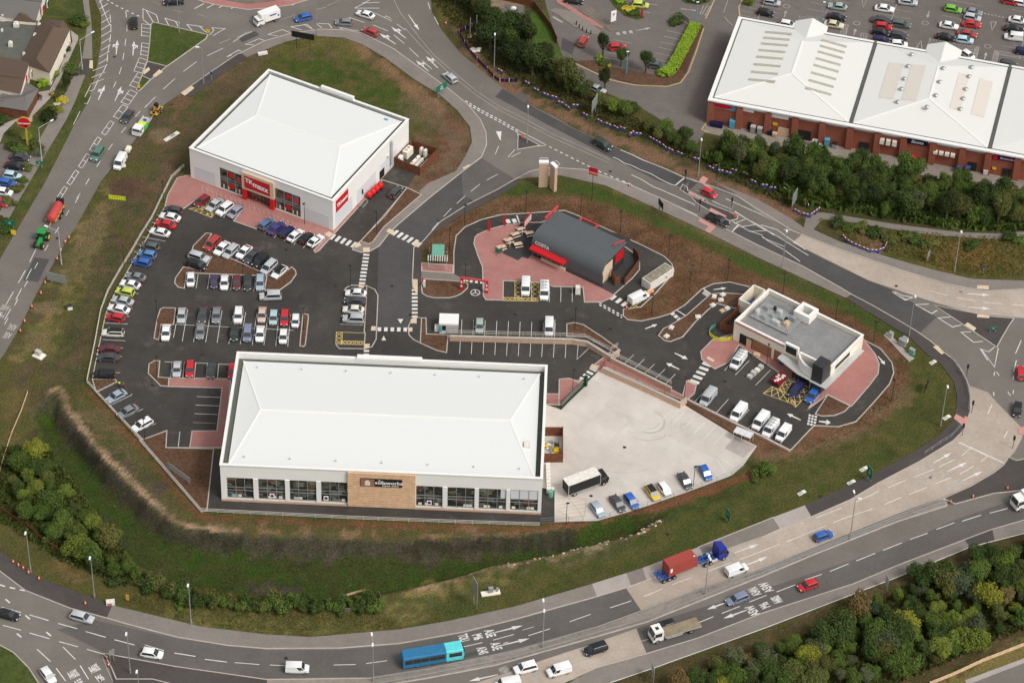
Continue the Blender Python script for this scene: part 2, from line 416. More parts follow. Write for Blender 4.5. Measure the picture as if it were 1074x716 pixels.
nz=vnoise(X.shape,9,1)*.5+vnoise(X.shape,4,2)*.3+vnoise(X.shape,2,3)*.2
nzf=vnoise(X.shape,1.2,31);nz2=vnoise(X.shape,22,4)*.6+vnoise(X.shape,7,5)*.4;nz3=vnoise(X.shape,5,8)*.5+vnoise(X.shape,2,9)*.5
Z+=np.where(Z<-.3,(nz3-.5)*.35,0)
def mixpal(a,b,t):return a[None,None,:]*(1-t[...,None])+b[None,None,:]*t[...,None]
A=lambda*c:np.array(c,float)
OLIVE,GREEN,BROWN,DIRT,MULCH=A(.074,.070,.025),A(.042,.066,.014),A(.080,.062,.038),A(.17,.118,.08),A(.097,.051,.030)
TAN,SOIL_SHADE,LUSH,DRY,RED=A(.34,.235,.165),A(.050,.040,.032),A(.036,.060,.012),A(.155,.125,.05),A(.16,.08,.05)  # second tone: dark earth with slope shade painted in
C=mixpal(OLIVE,A(.066,.062,.022),sst((nz2-.3)*2.2))
def patch(px,col,soft=2.0,amt=1.0,rough=3.0,col2=None,terr=False):
 global C
 W=[GT(*p)for p in px]if terr else GP(px)
 d=sdist(X,Y,W)+(nz-.5)*rough*3+(nzf-.5)*rough*1.4
 a=sst(d/soft+.5)*amt
 base=mixpal(np.array(col),np.array(col2 if col2 is not None else col),sst((nz3-.35)*3.3))
 C=C*(1-a[...,None])+base*a[...,None]
def spot(px,py,r,col,soft=2.0,amt=1.0,ry=None):
 ry=ry or r;patch([(px+r*math.cos(t),py+ry*math.sin(t))for t in np.linspace(0,6.28,12)[:-1]],col,soft,amt,1.2)
patch([(280,40),(196,93),(167,114),(106,190),(62,265),(20,345),(0,390),(30,430),(90,400),(110,320),(160,225),(195,170),(285,75),(300,50)],OLIVE,3,.9,3,BROWN)
patch([(196,186),(165,200),(140,245),(115,290),(95,350),(85,410),(60,400),(75,340),(105,270),(140,200),(190,150)],A(.088,.064,.042),3,.95,3,A(.055,.058,.026))
patch([(108,190),(92,230),(70,270),(45,325),(20,372),(48,372),(80,300),(104,245),(122,200)],A(.15,.122,.052),2.5,.85,3,A(.085,.088,.028))
patch([(122,187),(150,190),(152,200),(140,208),(116,206),(113,196)],A(.075,.045,.035),1.5,.95,1)
patch([(113,206),(100,225),(75,275),(70,300),(80,290),(100,245),(118,215)],DIRT*.9,2.5,.6,2.5)
spot(48,322,15,DIRT,2.5,.75,8);spot(38,355,13,DIRT*.8,2.5,.6,6);spot(172,142,12,DIRT,2,.8,8);spot(172,128,14,SOIL_SHADE*1.4,3,.6,5)
patch([(300,45),(335,36),(370,40),(404,61),(434,84),(470,115),(490,145),(478,170),(462,190),(440,205),(415,225),(420,170),(430,140),(420,122),(330,85),(282,72),(196,150),(190,120),(262,62)],A(.064,.070,.018),3,.95,3,A(.10,.075,.048))
patch([(300,62),(340,58),(400,75),(440,110),(455,135),(430,125),(390,110),(340,92),(285,70)],GREEN,3,.9,4,A(.072,.072,.022))
patch([(286,52),(330,40),(372,43),(398,62),(380,64),(330,52),(300,58)],A(.095,.088,.028),2,.8,2)
patch([(372,40),(404,61),(434,84),(470,115),(492,140),(486,142),(462,122),(425,95),(385,62)],A(.20,.115,.075),2,.75,1.5)
patch([(432,140),(455,140),(470,110),(485,130),(494,150),(485,166),(455,190),(432,205),(420,215),(430,190),(460,160)],A(.105,.052,.034),3,.9,2,A(.13,.085,.06))
patch([(196,93),(240,66),(252,60),(256,66),(225,90),(190,118),(180,126)],A(.155,.085,.058),2,.85,2)
patch([(425,100),(450,110),(470,128),(450,132),(420,118)],A(.13,.09,.065),3,.6,3)
patch([(208,88),(222,84),(215,112),(196,128),(185,132)],GREEN*1.1,3,.6,2)
patch([(256,66),(282,60),(276,70),(230,108),(196,150),(190,186),(165,205),(150,240),(135,270),(128,262),(146,225),(170,180),(182,140),(205,110)],A(.115,.07,.048),2.5,.75,4,A(.075,.06,.035))
patch([(424,150),(440,135),(462,150),(480,140),(492,150),(484,168),(452,190),(430,208),(415,228),(406,232),(425,198)],A(.105,.058,.038),2,.8,2,A(.13,.085,.06))
patch([(441,262),(455,244),(485,225),(520,207),(560,200),(600,204),(640,215),(700,237),(760,268),(800,292),(860,318),(905,335),(945,365),(955,395),(945,420),(920,445),(880,462),(835,478),(800,480),(760,455),(700,420),(640,385)],MULCH,1.5,1,1.0,A(.125,.07,.044))
patch([(524,205),(552,192),(590,186),(615,188),(660,205),(700,225),(750,250),(800,274),(850,295),(900,320),(935,342),(962,368),(925,348),(880,325),(830,300),(780,280),(720,250),(660,225),(620,207),(600,204),(560,205)],GREEN*1.05,1.2,.95,.8,A(.055,.06,.02))
patch([(640,196),(700,214),(766,246),(800,262),(860,295),(845,293),(795,268),(740,247),(690,222),(640,203)],A(.14,.095,.05),1.5,.7,1)
patch([(955,360),(985,385),(1002,405),(1003,430),(985,458),(920,498),(860,524),(800,548),(733,575),(674,597),(621,613),(540,637),(472,652),(419,661),(390,655),(420,625),(480,612),(560,590),(640,570),(700,545),(760,515),(800,500),(880,470),(930,440),(958,405)],A(.072,.070,.024),2,.95,2,A(.052,.062,.018))
patch([(955,395),(945,425),(900,458),(840,480),(800,488),(797,480),(840,468),(900,445),(935,415)],A(.15,.10,.065),2,.55,2)
patch([(600,556),(650,545),(700,530),(760,508),(790,490),(800,500),(760,520),(700,545),(640,566),(600,574)],GREEN,3,.8,3,A(.04,.045,.015))
patch([(92,405),(146,462),(211,538),(225,540),(365,546),(460,550),(566,553),(582,549),(626,548),(680,532),(768,500),(790,490),(795,496),(770,508),(680,540),(626,556),(580,560),(460,556),(365,553),(222,547),(205,545),(140,468),(86,408)],A(.135,.060,.035),1.2,.95,.8)
patch([(66,412),(88,408),(140,468),(200,543),(230,549),(250,560),(200,556),(180,550),(150,524),(110,483),(70,435)],A(.105,.082,.045),2.5,.9,2,A(.075,.072,.03))
patch([(120,478),(150,482),(185,520),(175,535),(140,505)],SOIL_SHADE*1.4,4,.85,4,A(.05,.06,.02))
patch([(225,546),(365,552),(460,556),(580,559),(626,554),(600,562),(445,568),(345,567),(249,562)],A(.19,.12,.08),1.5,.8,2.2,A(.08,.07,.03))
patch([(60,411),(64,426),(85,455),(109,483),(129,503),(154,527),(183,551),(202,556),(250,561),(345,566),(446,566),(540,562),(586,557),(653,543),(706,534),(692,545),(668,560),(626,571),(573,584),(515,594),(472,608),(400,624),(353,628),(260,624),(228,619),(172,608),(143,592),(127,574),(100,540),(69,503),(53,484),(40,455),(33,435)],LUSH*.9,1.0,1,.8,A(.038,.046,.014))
patch([(60,408),(48,425),(33,432),(42,456),(50,480),(65,500),(85,520),(100,545),(125,562),(130,585),(110,560),(85,545),(60,515),(36,470),(28,432)],SOIL_SHADE,2.5,.8,3)  # shade of the left slope and dark soil painted into the ground colour
patch([(66,424),(88,452),(112,480),(132,500),(157,524),(185,548),(160,535),(130,512),(100,486),(75,455),(62,430)],SOIL_SHADE*1.2,1.6,.9,2,A(.085,.065,.045))  # shaded bank face and dark soil painted below the rim
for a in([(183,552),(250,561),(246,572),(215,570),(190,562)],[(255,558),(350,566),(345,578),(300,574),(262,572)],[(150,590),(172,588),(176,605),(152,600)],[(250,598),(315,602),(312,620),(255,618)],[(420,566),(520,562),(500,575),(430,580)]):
 patch(a,SOIL_SHADE*.9,1.2,.85,2,A(.062,.052,.04))  # steep banks: their shade and bare soil painted as dark patches
D0=sdist(X,Y,RIMW);nq=(nzf-.5)
sm_=sst(sdist(X,Y,GP([(50,398),(54,434),(74,466),(96,496),(117,517),(142,542),(172,568),(198,576),(250,580),(345,583),(446,583),(545,580),(604,568),(604,538),(400,545),(240,540),(205,530),(150,470),(90,396)]))/1.5+.5)
wm_=sst(sdist(X,Y,GP([(52,400),(90,396),(212,528),(252,543),(252,570),(180,565),(96,495),(50,434)]))/2+.5)
for a_,c1_,c2_ in((wm_*sst((-D0+nq*.9-.25)/.5)*sst((D0+1.9+nq*1.2)/.6)*.95,TAN*.9,A(.20,.14,.095)),(sm_*sst((D0+nq*.7+.15)/.5)*sst((2.7-D0+(nz-.5)*2.2+nq*1.2)/.8)*.95,A(.030,.028,.019),A(.052,.046,.034))):  # tan path, then bank shade and dark earth painted as a band
 C=C*(1-a_[...,None])+mixpal(c1_,c2_,sst((nz3-.35)*3.3))*a_[...,None]
patch([(400,625),(440,612),(480,605),(514,596),(520,606),(480,620),(450,640),(410,652),(395,645)],A(.19,.15,.065),3,.8,3,A(.08,.08,.03))
patch([(626,568),(668,560),(700,545),(660,572),(600,585),(520,600),(515,594),(573,584)],A(.13,.105,.07),1.5,.7,2,A(.06,.06,.03))
patch([(515,592),(573,582),(626,569),(668,558),(692,543),(694,547),(670,562),(628,573),(575,587),(517,598),(472,611),(440,620),(438,616),(470,606)],A(.27,.2,.14),.5,.8,1.0,A(.12,.1,.05))
patch([(175,625),(240,640),(330,650),(400,655),(412,660),(300,663),(212,655),(170,640)],A(.135,.12,.045),2,.8,3,A(.07,.075,.025))
patch([(0,410),(28,412),(30,440),(8,480),(2,525),(0,540)],A(.105,.085,.035),3,.7,3)
patch([(60,590),(95,600),(100,615),(70,605)],A(.15,.095,.05),3,.6,3);spot(40,520,12,A(.13,.09,.05),3,.4)
patch([(452,-10),(453,12),(464,32),(484,56),(501,71),(527,92),(560,112),(600,133),(648,155),(716,186),(775,206),(830,232),(880,262),(955,272),(1074,294),(1100,294),(1100,225),(960,215),(860,190),(760,160),(640,120),(590,85),(570,0)],A(.060,.052,.026),1,1,1,A(.045,.05,.018))
patch([(470,25),(484,56),(501,71),(527,92),(560,112),(600,133),(648,155),(716,186),(775,206),(830,232),(845,226),(790,203),(720,172),(650,140),(600,120),(560,100),(530,85),(508,62),(490,30)],A(.175,.10,.07),1.5,.85,1.5)
patch([(505,-5),(555,-5),(548,20),(520,28),(508,15)],A(.25,.18,.145),1.5,.9,1)
patch([(543,20),(570,10),(580,28),(592,65),(585,75),(565,70),(560,50),(545,32)],A(.062,.105,.022),1.5,1,1)
patch([(452,-5),(470,-5),(480,20),(470,25),(462,20)],A(.11,.09,.03),2,.8,1)
patch([(850,226),(935,238),(1008,246),(1074,244),(1100,244),(1100,294),(1020,292),(955,276),(905,262),(880,250)],A(.10,.085,.03),1.5,.9,2,A(.062,.068,.022))
patch([(900,255),(905,242),(925,250),(930,262),(915,266)],A(.2,.12,.09),1,.7,1);patch([(985,255),(1040,258),(1050,285),(995,280)],A(.19,.09,.035),5,.55,4)
patch([(-5,55),(30,25),(60,-5),(90,-5),(100,45),(92,106),(76,133),(47,190),(-5,262)],A(.05,.065,.02),1,1,1,A(.075,.08,.028))
patch([(640,720),(690,700),(800,660),(944,605),(1012,575),(1076,552),(1150,540),(1150,760),(600,760)],A(.060,.050,.022),1,1,1,A(.085,.062,.034))
patch([(985,716),(1074,668),(1120,650),(1120,690),(1000,730)],A(.15,.125,.05),1.5,.85,1.5)
patch([(-10,680),(0,680),(20,700),(40,730),(-10,740)],GREEN*1.1,1,1,.5)
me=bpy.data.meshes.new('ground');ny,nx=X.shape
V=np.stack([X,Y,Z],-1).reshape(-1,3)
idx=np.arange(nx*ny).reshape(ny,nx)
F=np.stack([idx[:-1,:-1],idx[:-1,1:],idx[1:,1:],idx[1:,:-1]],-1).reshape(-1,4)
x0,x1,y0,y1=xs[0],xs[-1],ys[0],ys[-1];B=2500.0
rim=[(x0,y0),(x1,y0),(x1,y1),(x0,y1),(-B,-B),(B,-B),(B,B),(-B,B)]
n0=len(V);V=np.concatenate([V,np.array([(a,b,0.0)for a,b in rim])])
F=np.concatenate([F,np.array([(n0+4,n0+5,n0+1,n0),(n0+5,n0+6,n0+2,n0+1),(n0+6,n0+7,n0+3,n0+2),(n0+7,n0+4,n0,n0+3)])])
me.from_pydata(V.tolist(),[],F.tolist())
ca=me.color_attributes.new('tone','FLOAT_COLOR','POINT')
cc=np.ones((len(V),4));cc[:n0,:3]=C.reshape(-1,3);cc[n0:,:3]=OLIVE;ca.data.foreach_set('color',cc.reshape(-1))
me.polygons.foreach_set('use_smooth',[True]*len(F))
mt,t,b=new_mat('ground_cover',.95,0,.1)
at=t.nodes.new('ShaderNodeVertexColor');at.layer_name='tone'
n1=noise(t,.35,5,.7);n2=noise(t,2.6,3,.75);n3=noise(t,1.1,4,.7)
c=mixc(t,remap(t,n3.outputs[0],.44,.60,0,.7),at.outputs[0],mixc(t,1.0,at.outputs[0],(.70,1.12,.45),'MULTIPLY'))
c=mixc(t,remap(t,n1.outputs[0],.38,.60,0,.75),c,mixc(t,1.0,at.outputs[0],(1.42,1.22,1.18),'MULTIPLY'))
n6=noise(t,.13,5,.75);c=mixc(t,remap(t,n6.outputs[0],.5,.68,0,.5),c,mixc(t,1.0,c,(.62,.58,.6),'MULTIPLY'))
g=remap(t,n2.outputs[0],.30,.70,.45,1.6)
c2=t.nodes.new('ShaderNodeCombineColor')
for i in range(3):t.links.new(g,c2.inputs[i])
c=mixc(t,1.0,c,c2.outputs[0],'MULTIPLY');t.links.new(c,b.inputs['Base Color']);bump(t,b,n2.outputs[0],.8,.25)
me.materials.append(mt)
go=bpy.data.objects.new('ground',me);COL.objects.link(go);struct(go)
ROAD=[(99,-60),(99.5,0),(106,16),(106,45),(102,69),(93,106),(77,133),(48,190),(0,271.5),(-60,372),(-90,430),(-40,430),(5.3,370),(20,344.5),(39.8,305),(62.4,265),(85,228),(106,190),(144.6,143),(167,114),(196.4,92.9),(221.6,75.6),(236,65),(256.5,55.7),(276.5,43.8),(304,35.8),(336,31.2),(360,31.9),(380,35.2),(413,51.8),(438.3,70.3),(469.9,93.2),(490.4,109.8),(503.7,125.7),(509.7,139),(510.3,152.3),(505,165),(484,181),(500,212),(522,199),(541,188),(556,180),(570,177),(584.6,176.3),(613,178.3),(640,187),(664.8,196),(700,211.5),(733,228.3),(766,242.9),(794,257),(841.8,279.5),(881.6,302),(914,320),(938.6,334),(960.5,347),(976,358),(991,370.5),(1000.4,377.6),(1009.6,390.2),(1016.3,404.8),(1018.3,418),(1017.6,431.4),(1014,442),(1009,453),(999.7,462.3),(965.3,483.5),(920.7,506.8),(892,524),(851,542),(800,563),(732,587),(658,616.2),(626,625.5),(540,649.4),(485.6,662.7),(419,674.6),(357,679.4),(280,680),(239,676.7),(185.8,668),(130,653.4),(73,637.5),(26.5,619),(0,599),(-40,560),(-100,500),(-120,800),(560,800),(590,716),(626,700),(679,685.2),(732,669),(800,642.8),(894.8,612.3),(942.6,592.3),(1011.6,566),(1040.8,555),(1074,545.5),(1160,518),(1160,300),(1074,303.5),(1033,305.5),(993,298),(953,286),(881.6,262.3),(840,246),(828.5,241),(773,206),(731.8,191),(716.4,186),(647.4,155),(599.6,133.5),(580,121.5),(559.4,112),(526.3,92),(501,71),(483.4,56.5),(463.5,32.5),(452.9,13),(451.6,0),(450,-60)]
sheet('public_road',ROAD,.02,'asphalt_old')
ESTATE=[(173,217),(190,188),(349,238),(384,190),(402,189.3),(427,197.3),(403,228),(378.3,253),(371,259.6),(370,262.5),(379,265),(388.3,263.6),(397.6,258.3),(408,245),(416,237),(450,208),(484,181),(500,175),(522,199),(491,214.5),(461.7,233),(443,254),(434,260),(432.5,287),(475,287),(476,264.6),(478.4,247.6),(487.6,238.4),(504.6,230.7),(526,225.4),(555,223.8),(592,221),(605,226),(641.5,243),(675.3,258.4),(696.8,269.2),(704.5,276.9),(706.8,284.6),(703,290.7),(687.6,307.6),(672,322.2),(653.8,324.5),(653.8,331.5),(658.4,335.4),(672.2,336.9),(690.7,333),(703,329.2),(718.3,320),(736,303.5),(747.7,298),(765,296),(786,301),(830,318),(906,356.6),(923.5,366),(935.4,380.5),(937.4,391),(932.8,403),(915.5,423),(897.5,442.3),(879,447.6),(853.7,446.3),(828.5,472.8),(717,420),(705,410),(643,388),(630,390),(613,404),(592,427),(571,425),(565,460),(240,460),(240,469),(199,469.6),(174,469.5),(175,452),(150,461),(101,411.4),(96.9,398),(100.9,376.5),(104.5,360),(110.5,331.3),(115.8,316.8),(124.5,300.8),(137.7,277.6),(152,253.6)]
sheet('retail_park_tarmac',ESTATE,.024,'asphalt_new')
SHOPAREA=[(560,-60),(573.3,8),(581,33),(592,65),(600,64.3),(587.7,79),(586.5,84),(620.8,91),(671.3,112.5),(705.8,133.7),(729.7,152),(741,137),(784.7,145),(900,164),(1110,206),(1150,-80)]
sheet('shopping_area_tarmac',SHOPAREA,.022,'asphalt_shop')
sheet('service_yard_paving',[(741,127),(738,139),(784.7,149),(844,161),(900,169),(996,190),(1100,210),(1100,170),(890,130)],.03,'concrete_old')
sheet('loading_yard',[(628.8,388.2),(612.9,404),(589,429.5),(571.8,424),(560,450),(560,514),(581.6,514),(581.6,547.5),(626,546),(652,539),(679.2,530.4),(720,516),(767,498.5),(780,487.5),(794,467.5),(769.5,456),(717,424),(690,412),(640,388)],.032,'concrete_yard')
sheet('front_path',[(224,471),(217,535.5),(365,542.5),(460,546.5),(566,550),(581,547.3),(581.6,514),(560,510),(236,490)],.034,'asphalt_new')
sheet('concrete_carriageway',[(656.7,616.6),(732,587.4),(800,563.4),(851,542.4),(892,524.4),(920.7,507.2),(965.3,484),(999.7,462.6),(1009,453),(1013.6,442),(1017.3,431.4),(1017.8,418),(1017.6,404.8),(1036.2,411.4),(1045.5,422),(1074,451),(1071.5,460),(1064.5,473.4),(1052.3,486.6),(1042,494.7),(1018,508.8),(989.6,521),(941,539),(860,571.6),(800,596),(732,617.6),(672.6,640)],.026,'concrete_road')
sheet('lower_concrete_carriageway',[(667.3,658.7),(678,684.5),(626,699.5),(588,716),(560,740),(460,760),(440,735),(520,709),(573,690.5),(626,673.3)],.026,'concrete_road')
sheet('bend_concrete_carriageway',[(840.4,246.5),(831,254.3),(910.8,294),(938,303),(966.5,312.7),(1019.6,328.6),(1074,333.6),(1140,334),(1140,303.5),(1074,304),(1032.8,306),(993,298.5),(953.2,286.5),(881.6,262.8)],.026,'concrete_road')
sheet('resurfaced_bend',[(766,241),(790,236),(830,255),(910.8,294),(937.3,304.7),(982.4,332.6),(963.9,350),(938.6,333.6),(881.6,301.6),(841.8,279),(794,256.6),(768,243.8)],.026,'asphalt_dark')
sheet('resurfaced_lane',[(519.6,101.8),(527,93),(559.4,112.6),(599.6,134),(647.4,155.6),(716.4,186.6),(731.5,192),(724,199),(690,190),(640,165),(580,134)],.026,'asphalt_dark')
sheet('resurfaced_carriageway',[(540,650),(626,626),(656.7,616.6),(672.6,640),(626,656),(520,685),(392,709),(260,711),(185,698),(109,684),(60,660),(100,650),(186,669.5),(280,681.5),(357,681),(419,676),(486,664)],.0245,'asphalt_mid')
sheet('resurfaced_lower_carriageway',[(667.3,658.7),(678,684),(732,668.5),(800,642),(894.8,611.6),(942.6,591.6),(1011.6,565.4),(1074,545),(1074,520),(1001,545),(941,572),(860,598),(800,618),(732,638)],.0245,'asphalt_mid')
sheet('junction_tarmac',[(484,181),(505,166),(540,188),(500,213),(486,205)],.03,'asphalt_mid')
sheet('site_access_tarmac',[(432,262),(462,233),(491,214.5),(505,166),(484,181),(450,208),(416,237),(397,259),(396,304),(396.5,345),(432,345)],.028,'asphalt_dark')
PAV=[]
def pave(name,px,mat='pavement',z=.12,kerb=True,ks=None):
 sheet(name,px,z,mat,0.0)
 if kerb:
  mb=MB().use('kerb');pts=GP(px if ks is None else ks)
  ribbon(mb,pts,.22,z+.012,.14,closed=ks is None);PAV.append(mb)
pave('pavement',[(0,577.8),(39.8,605.6),(118,634.8),(112,648),(73,637.5),(26.5,619),(0,599),(-40,560),(-40,540)],'pavement_dark',ks=[(-40,560),(0,599),(26.5,619),(73,637.5),(112,648)])
pave('pavement',[(118,634.8),(212.3,657.4),(280,665.3),(326.3,668),(419,660),(472.3,650.7),(540,636),(621,612.3),(626,625.5),(540,649.4),(485.6,662.7),(419,674.6),(357,679.4),(280,680),(239,676.7),(185.8,668),(130,653.4),(112,648)],ks=[(112,648),(130,653.4),(185.8,668),(239,676.7),(280,680),(357,679.4),(419,674.6),(485.6,662.7),(540,649.4),(626,625.5)])
pave('pavement',[(621,612.3),(657,601),(662,614.5),(626,625.5)],'pavement_light',kerb=False)
pave('pavement',[(657,601),(674,595.5),(678,608.5),(662,614.5)],'pavement',kerb=False)
pave('pavement',[(674,595.5),(732.3,573.8),(738,584.5),(678,608.5)],'pavement_light',ks=[(626,625.5),(662,614.5),(678,608.5),(738,584.5)])
pave('pavement',[(732.3,573.8),(800,547),(811,542.5),(819,554.5),(800,563),(738,584.5)])
pave('pavement',[(811,542.5),(844,530),(851,542),(819,554.5)],'pavement_light',kerb=False)
pave('pavement',[(844,530),(860,523),(920.7,494.7),(961.2,472.4),(985.5,456),(999.7,441),(1003,428.7),(1003.7,415.4),(1000.4,400.8),(987,382.3),(973.8,373),(954,354.3),(934,341.7),(886.9,312.7),(893,309),(914,320),(938.6,334),(960.5,347),(976,358),(991,370.5),(1000.4,377.6),(1009.6,390.2),(1016.3,404.8),(1018.3,418),(1017.6,431.4),(1014,442),(1009,453),(999.7,462.3),(965.3,483.5),(920.7,506.8),(892,524),(851,542)],'pavement_dark',ks=[(738,584.5),(800,563),(851,542),(892,524),(920.7,506.8),(965.3,483.5),(999.7,462.3),(1009,453),(1014,442),(1017.6,431.4),(1018.3,418),(1016.3,404.8),(1009.6,390.2),(1000.4,377.6),(991,370.5),(976,358),(960.5,347),(938.6,334),(914,320),(893,309)])
pave('pavement',[(886.9,312.7),(794,270),(739.8,243),(700,224.3),(634,194.5),(586,184),(541,188),(556,180),(584.6,176.3),(613,178.3),(640,187),(664.8,196),(700,211.5),(733,228.3),(766,242.9),(794,257),(841.8,279.5),(881.6,302),(893,309)],'pavement',ks=[(541,188),(556,180),(570,177),(584.6,176.3),(613,178.3),(640,187),(664.8,196),(700,211.5),(733,228.3),(766,242.9),(794,257),(841.8,279.5),(881.6,302),(893,309)])
pave('pavement',[(541,188),(522,199),(491,214.5),(461.7,233),(443,254),(434,260),(432.5,294),(433,302),(442,309),(442.5,262),(455,244.6),(484.6,225.4),(520,207),(543,194)],'pavement_dark',ks=[(541,188),(522,199),(491,214.5),(461.7,233),(443,254),(434,260),(432.5,294),(433,302)])
pave('pavement',[(442,284.5),(475,286.8),(482,291),(486,296),(481.5,295.4),(446,293),(442,296)],'pavement_mid' if 'pavement_mid' in M else 'pavement',kerb=False)
pave('pavement',[(484,181),(450,208),(416,237),(408,245),(397.6,258.3),(388.3,263.6),(379,265),(369.7,262.3),(371,259.6),(376.5,254.3),(386.3,256.3),(391,254),(403,238),(442,204.5),(439.4,201),(449,192.6),(478,180),(487,166),(495,149.6),(493,133.7),(479.8,116.4),(461.2,99.9),(434.3,83.6),(403.8,61),(379.9,47),(360,39.8),(328,37.8),(304,43),(289.7,47.8),(258.5,60.4),(251,55),(276.5,43.8),(304,35.8),(336,31.2),(360,31.9),(380,35.2),(413,51.8),(438.3,70.3),(469.9,93.2),(490.4,109.8),(503.7,125.7),(509.7,139),(510.3,152.3),(505,165)],'pavement',ks=[(251,57),(276.5,43.8),(304,35.8),(336,31.2),(360,31.9),(380,35.2),(413,51.8),(438.3,70.3),(469.9,93.2),(490.4,109.8),(503.7,125.7),(509.7,139),(510.3,152.3),(505,165),(484,181),(450,208),(416,237),(408,245),(397.6,258.3),(388.3,263.6),(379,265),(369.7,262.3),(371,259.6),(376.5,254.3)])
pave('pavement',[(251,56),(258.5,60.4),(200,102.5),(190,98),(221.6,75.6)],'pavement_dark',ks=[(190,98),(221.6,75.6),(251,56)])
pave('pavement',[(794,209),(831,230.4),(843,239),(853,241),(881,254),(905,261),(932,270.2),(979.8,283.5),(1019.6,292.8),(1074,294.7),(1140,294),(1140,303.5),(1074,303.5),(1033,305.5),(993,298),(953,286),(881.6,262.3),(840,246),(828.5,241),(794,222.5)],'pavement',ks=[(716.4,186),(731.8,191),(773,206),(828.5,241),(840,246),(881.6,262.3),(953,286),(993,298),(1033,305.5),(1074,303.5),(1140,303.5)])
pave('pavement',[(716,184),(731.8,189.5),(773,204.4),(745,189),(794,209),(794,222.5),(773,207),(731.8,191.5)],'pavement',kerb=False)
pave('pavement',[(626,700),(679,685.2),(732,669),(800,642.8),(894.8,612.3),(942.6,592.3),(1011.6,566),(1040.8,555),(1074,545.5),(1160,518),(1160,530),(1074,559),(1043,567),(1017,574),(942,605),(800,659.5),(690,699),(640,716),(600,730),(560,745),(575,728)],'pavement',ks=[(560,736),(590,716),(626,700),(679,685.2),(732,669),(800,642.8),(894.8,612.3),(942.6,592.3),(1011.6,566),(1040.8,555),(1074,545.5),(1160,518)])
sheet('pavement_patch',[(1011.6,566.5),(1040.8,555.5),(1043,566.5),(1017,573.5)],.126,'pavement_dark')
pave('woodland_path',[(846,225),(862.5,223),(886.4,226.5),(934,234.5),(973.8,239.8),(1008,243.8),(1046.8,245),(1130,239),(1130,248),(1046.8,251),(980.4,247),(934,240),(886,232),(862,230),(853,241),(843,239)],'pavement',z=.03,kerb=False)
pave('pavement',[(92,106),(100,80),(104,73),(105,66),(99,62),(93,66),(88,68),(90,30),(84,0),(82,-20),(92,-20),(94,0),(97,30),(99,60),(93,68),(84,100),(60,140),(30,190),(0,245),(-20,270),(-20,255),(0,228),(20,193),(52,137),(76,96),(86,68)],'pavement',z=.05,kerb=False)if False else None
pave('pavement',[(86,-20),(93,0),(96,25),(97,62),(89,80),(79,106),(70,125),(52,155),(20,210),(0,246),(-20,270),(-20,246),(0,222),(16,190),(42,145),(58,117),(74,88),(86,62),(91,30),(84,-20)],'pavement',z=.05,kerb=False)
pave('pavement',[(97,62),(86,62),(82,79),(93,79)],'pavement_dark',z=.056,kerb=False)
pave('traffic_island_grass',[(158.5,26),(161,24),(218,37),(216,41),(178,68),(175,70),(154.5,65),(157,45)],'verge',z=.14)
pave('traffic_island_paving',[(154.5,65),(175,70),(158,84),(149,80)],'pavement_dark')
pave('traffic_island_grass',[(149,80),(158,84),(146,96),(143,95)],'verge',z=.14)
pave('splitter_island',[(544,141),(566,153),(543,157),(543,148)],'pavement_dark')
pave('traffic_island_paving',[(979.8,320.5),(1038.8,332),(1063.4,334),(1058,342),(1050.8,354.3),(1045.4,364.3),(1021.6,348.3),(996.4,331.5)],'pavement_dark')
pave('traffic_island_paving',[(109,685),(130,689),(185,699),(280,712.5),(392,711),(445.8,703),(540,683.5),(626,658),(732,619.6),(800,598),(860,573.6),(941,541),(989.6,522.6),(993,530.5),(941,547),(860,579),(800,604),(679,652),(626,667.5),(520,697.5),(445.8,711.5),(380,722),(280,724),(200,722),(160,712),(122,712),(117,700)],'concrete_old')
pave('traffic_island_paving',[(109,685),(130,689),(185,699),(280,712.5),(280,724),(200,722),(160,735),(124,735),(117,705)],'pavement_dark',z=.135,kerb=False)
pave('traffic_island_paving',[(989.6,522.6),(1018,510),(1042,496),(1052.3,488),(1058,479.5),(1066,483),(1130,470),(1130,500),(1074,514),(1042,517.5),(1001.7,528.5)],'pavement_dark')
pave('roundabout_apron',[(180,-8),(200,-2),(216,3),(232,6.5),(260,10.5),(290,8),(305,5.5),(330,-2),(330,-40),(180,-40)],'pink',z=.06)
pave('roundabout_cobbles',[(222,-8),(224,-2),(250,3.2),(262,4.5),(290,1),(305,-4),(305,-40),(222,-40)],'cobble',z=.14,kerb=False)
pave('traffic_island_grass',[(-60,676),(0,677),(14,684),(30,700),(43,720),(60,760),(-60,760)],'verge',z=.14,ks=[(-20,672),(0,676.5),(14,684),(30,700),(43,720),(60,760)])
pave('crossing_island',[(716,194),(721,197),(721,200),(740,209.5),(743,214),(722,205),(713,199)],'pavement_dark',z=.13)
pave('crossing_island',[(722,203),(742,213.5),(765,222.5),(774,227),(773,230),(765,232),(745,222),(730,213)],'pavement_dark',z=.13)
for q in([(733,190),(737,185),(743,188),(739,193),(748,199),(744,200)],[(721,203.5),(723.5,201),(739,209),(738,211)],[(743.5,221),(745.5,218.5),(762,227),(761,228.5)],[(732,232),(735,229.5),(751,238),(744.5,245),(739,242),(743,238)]):
 sheet('blister_paving',q,.136,'pink_tactile')
for q in([(1000,438.5),(1003,434.5),(1013,440),(1011,448)],[(1009,446),(1012,436.5),(1016,438),(1013.5,444)],[(1068,449),(1080,446),(1080,458),(1068,455)]):sheet('blister_paving',q,.136,'pink_tactile')
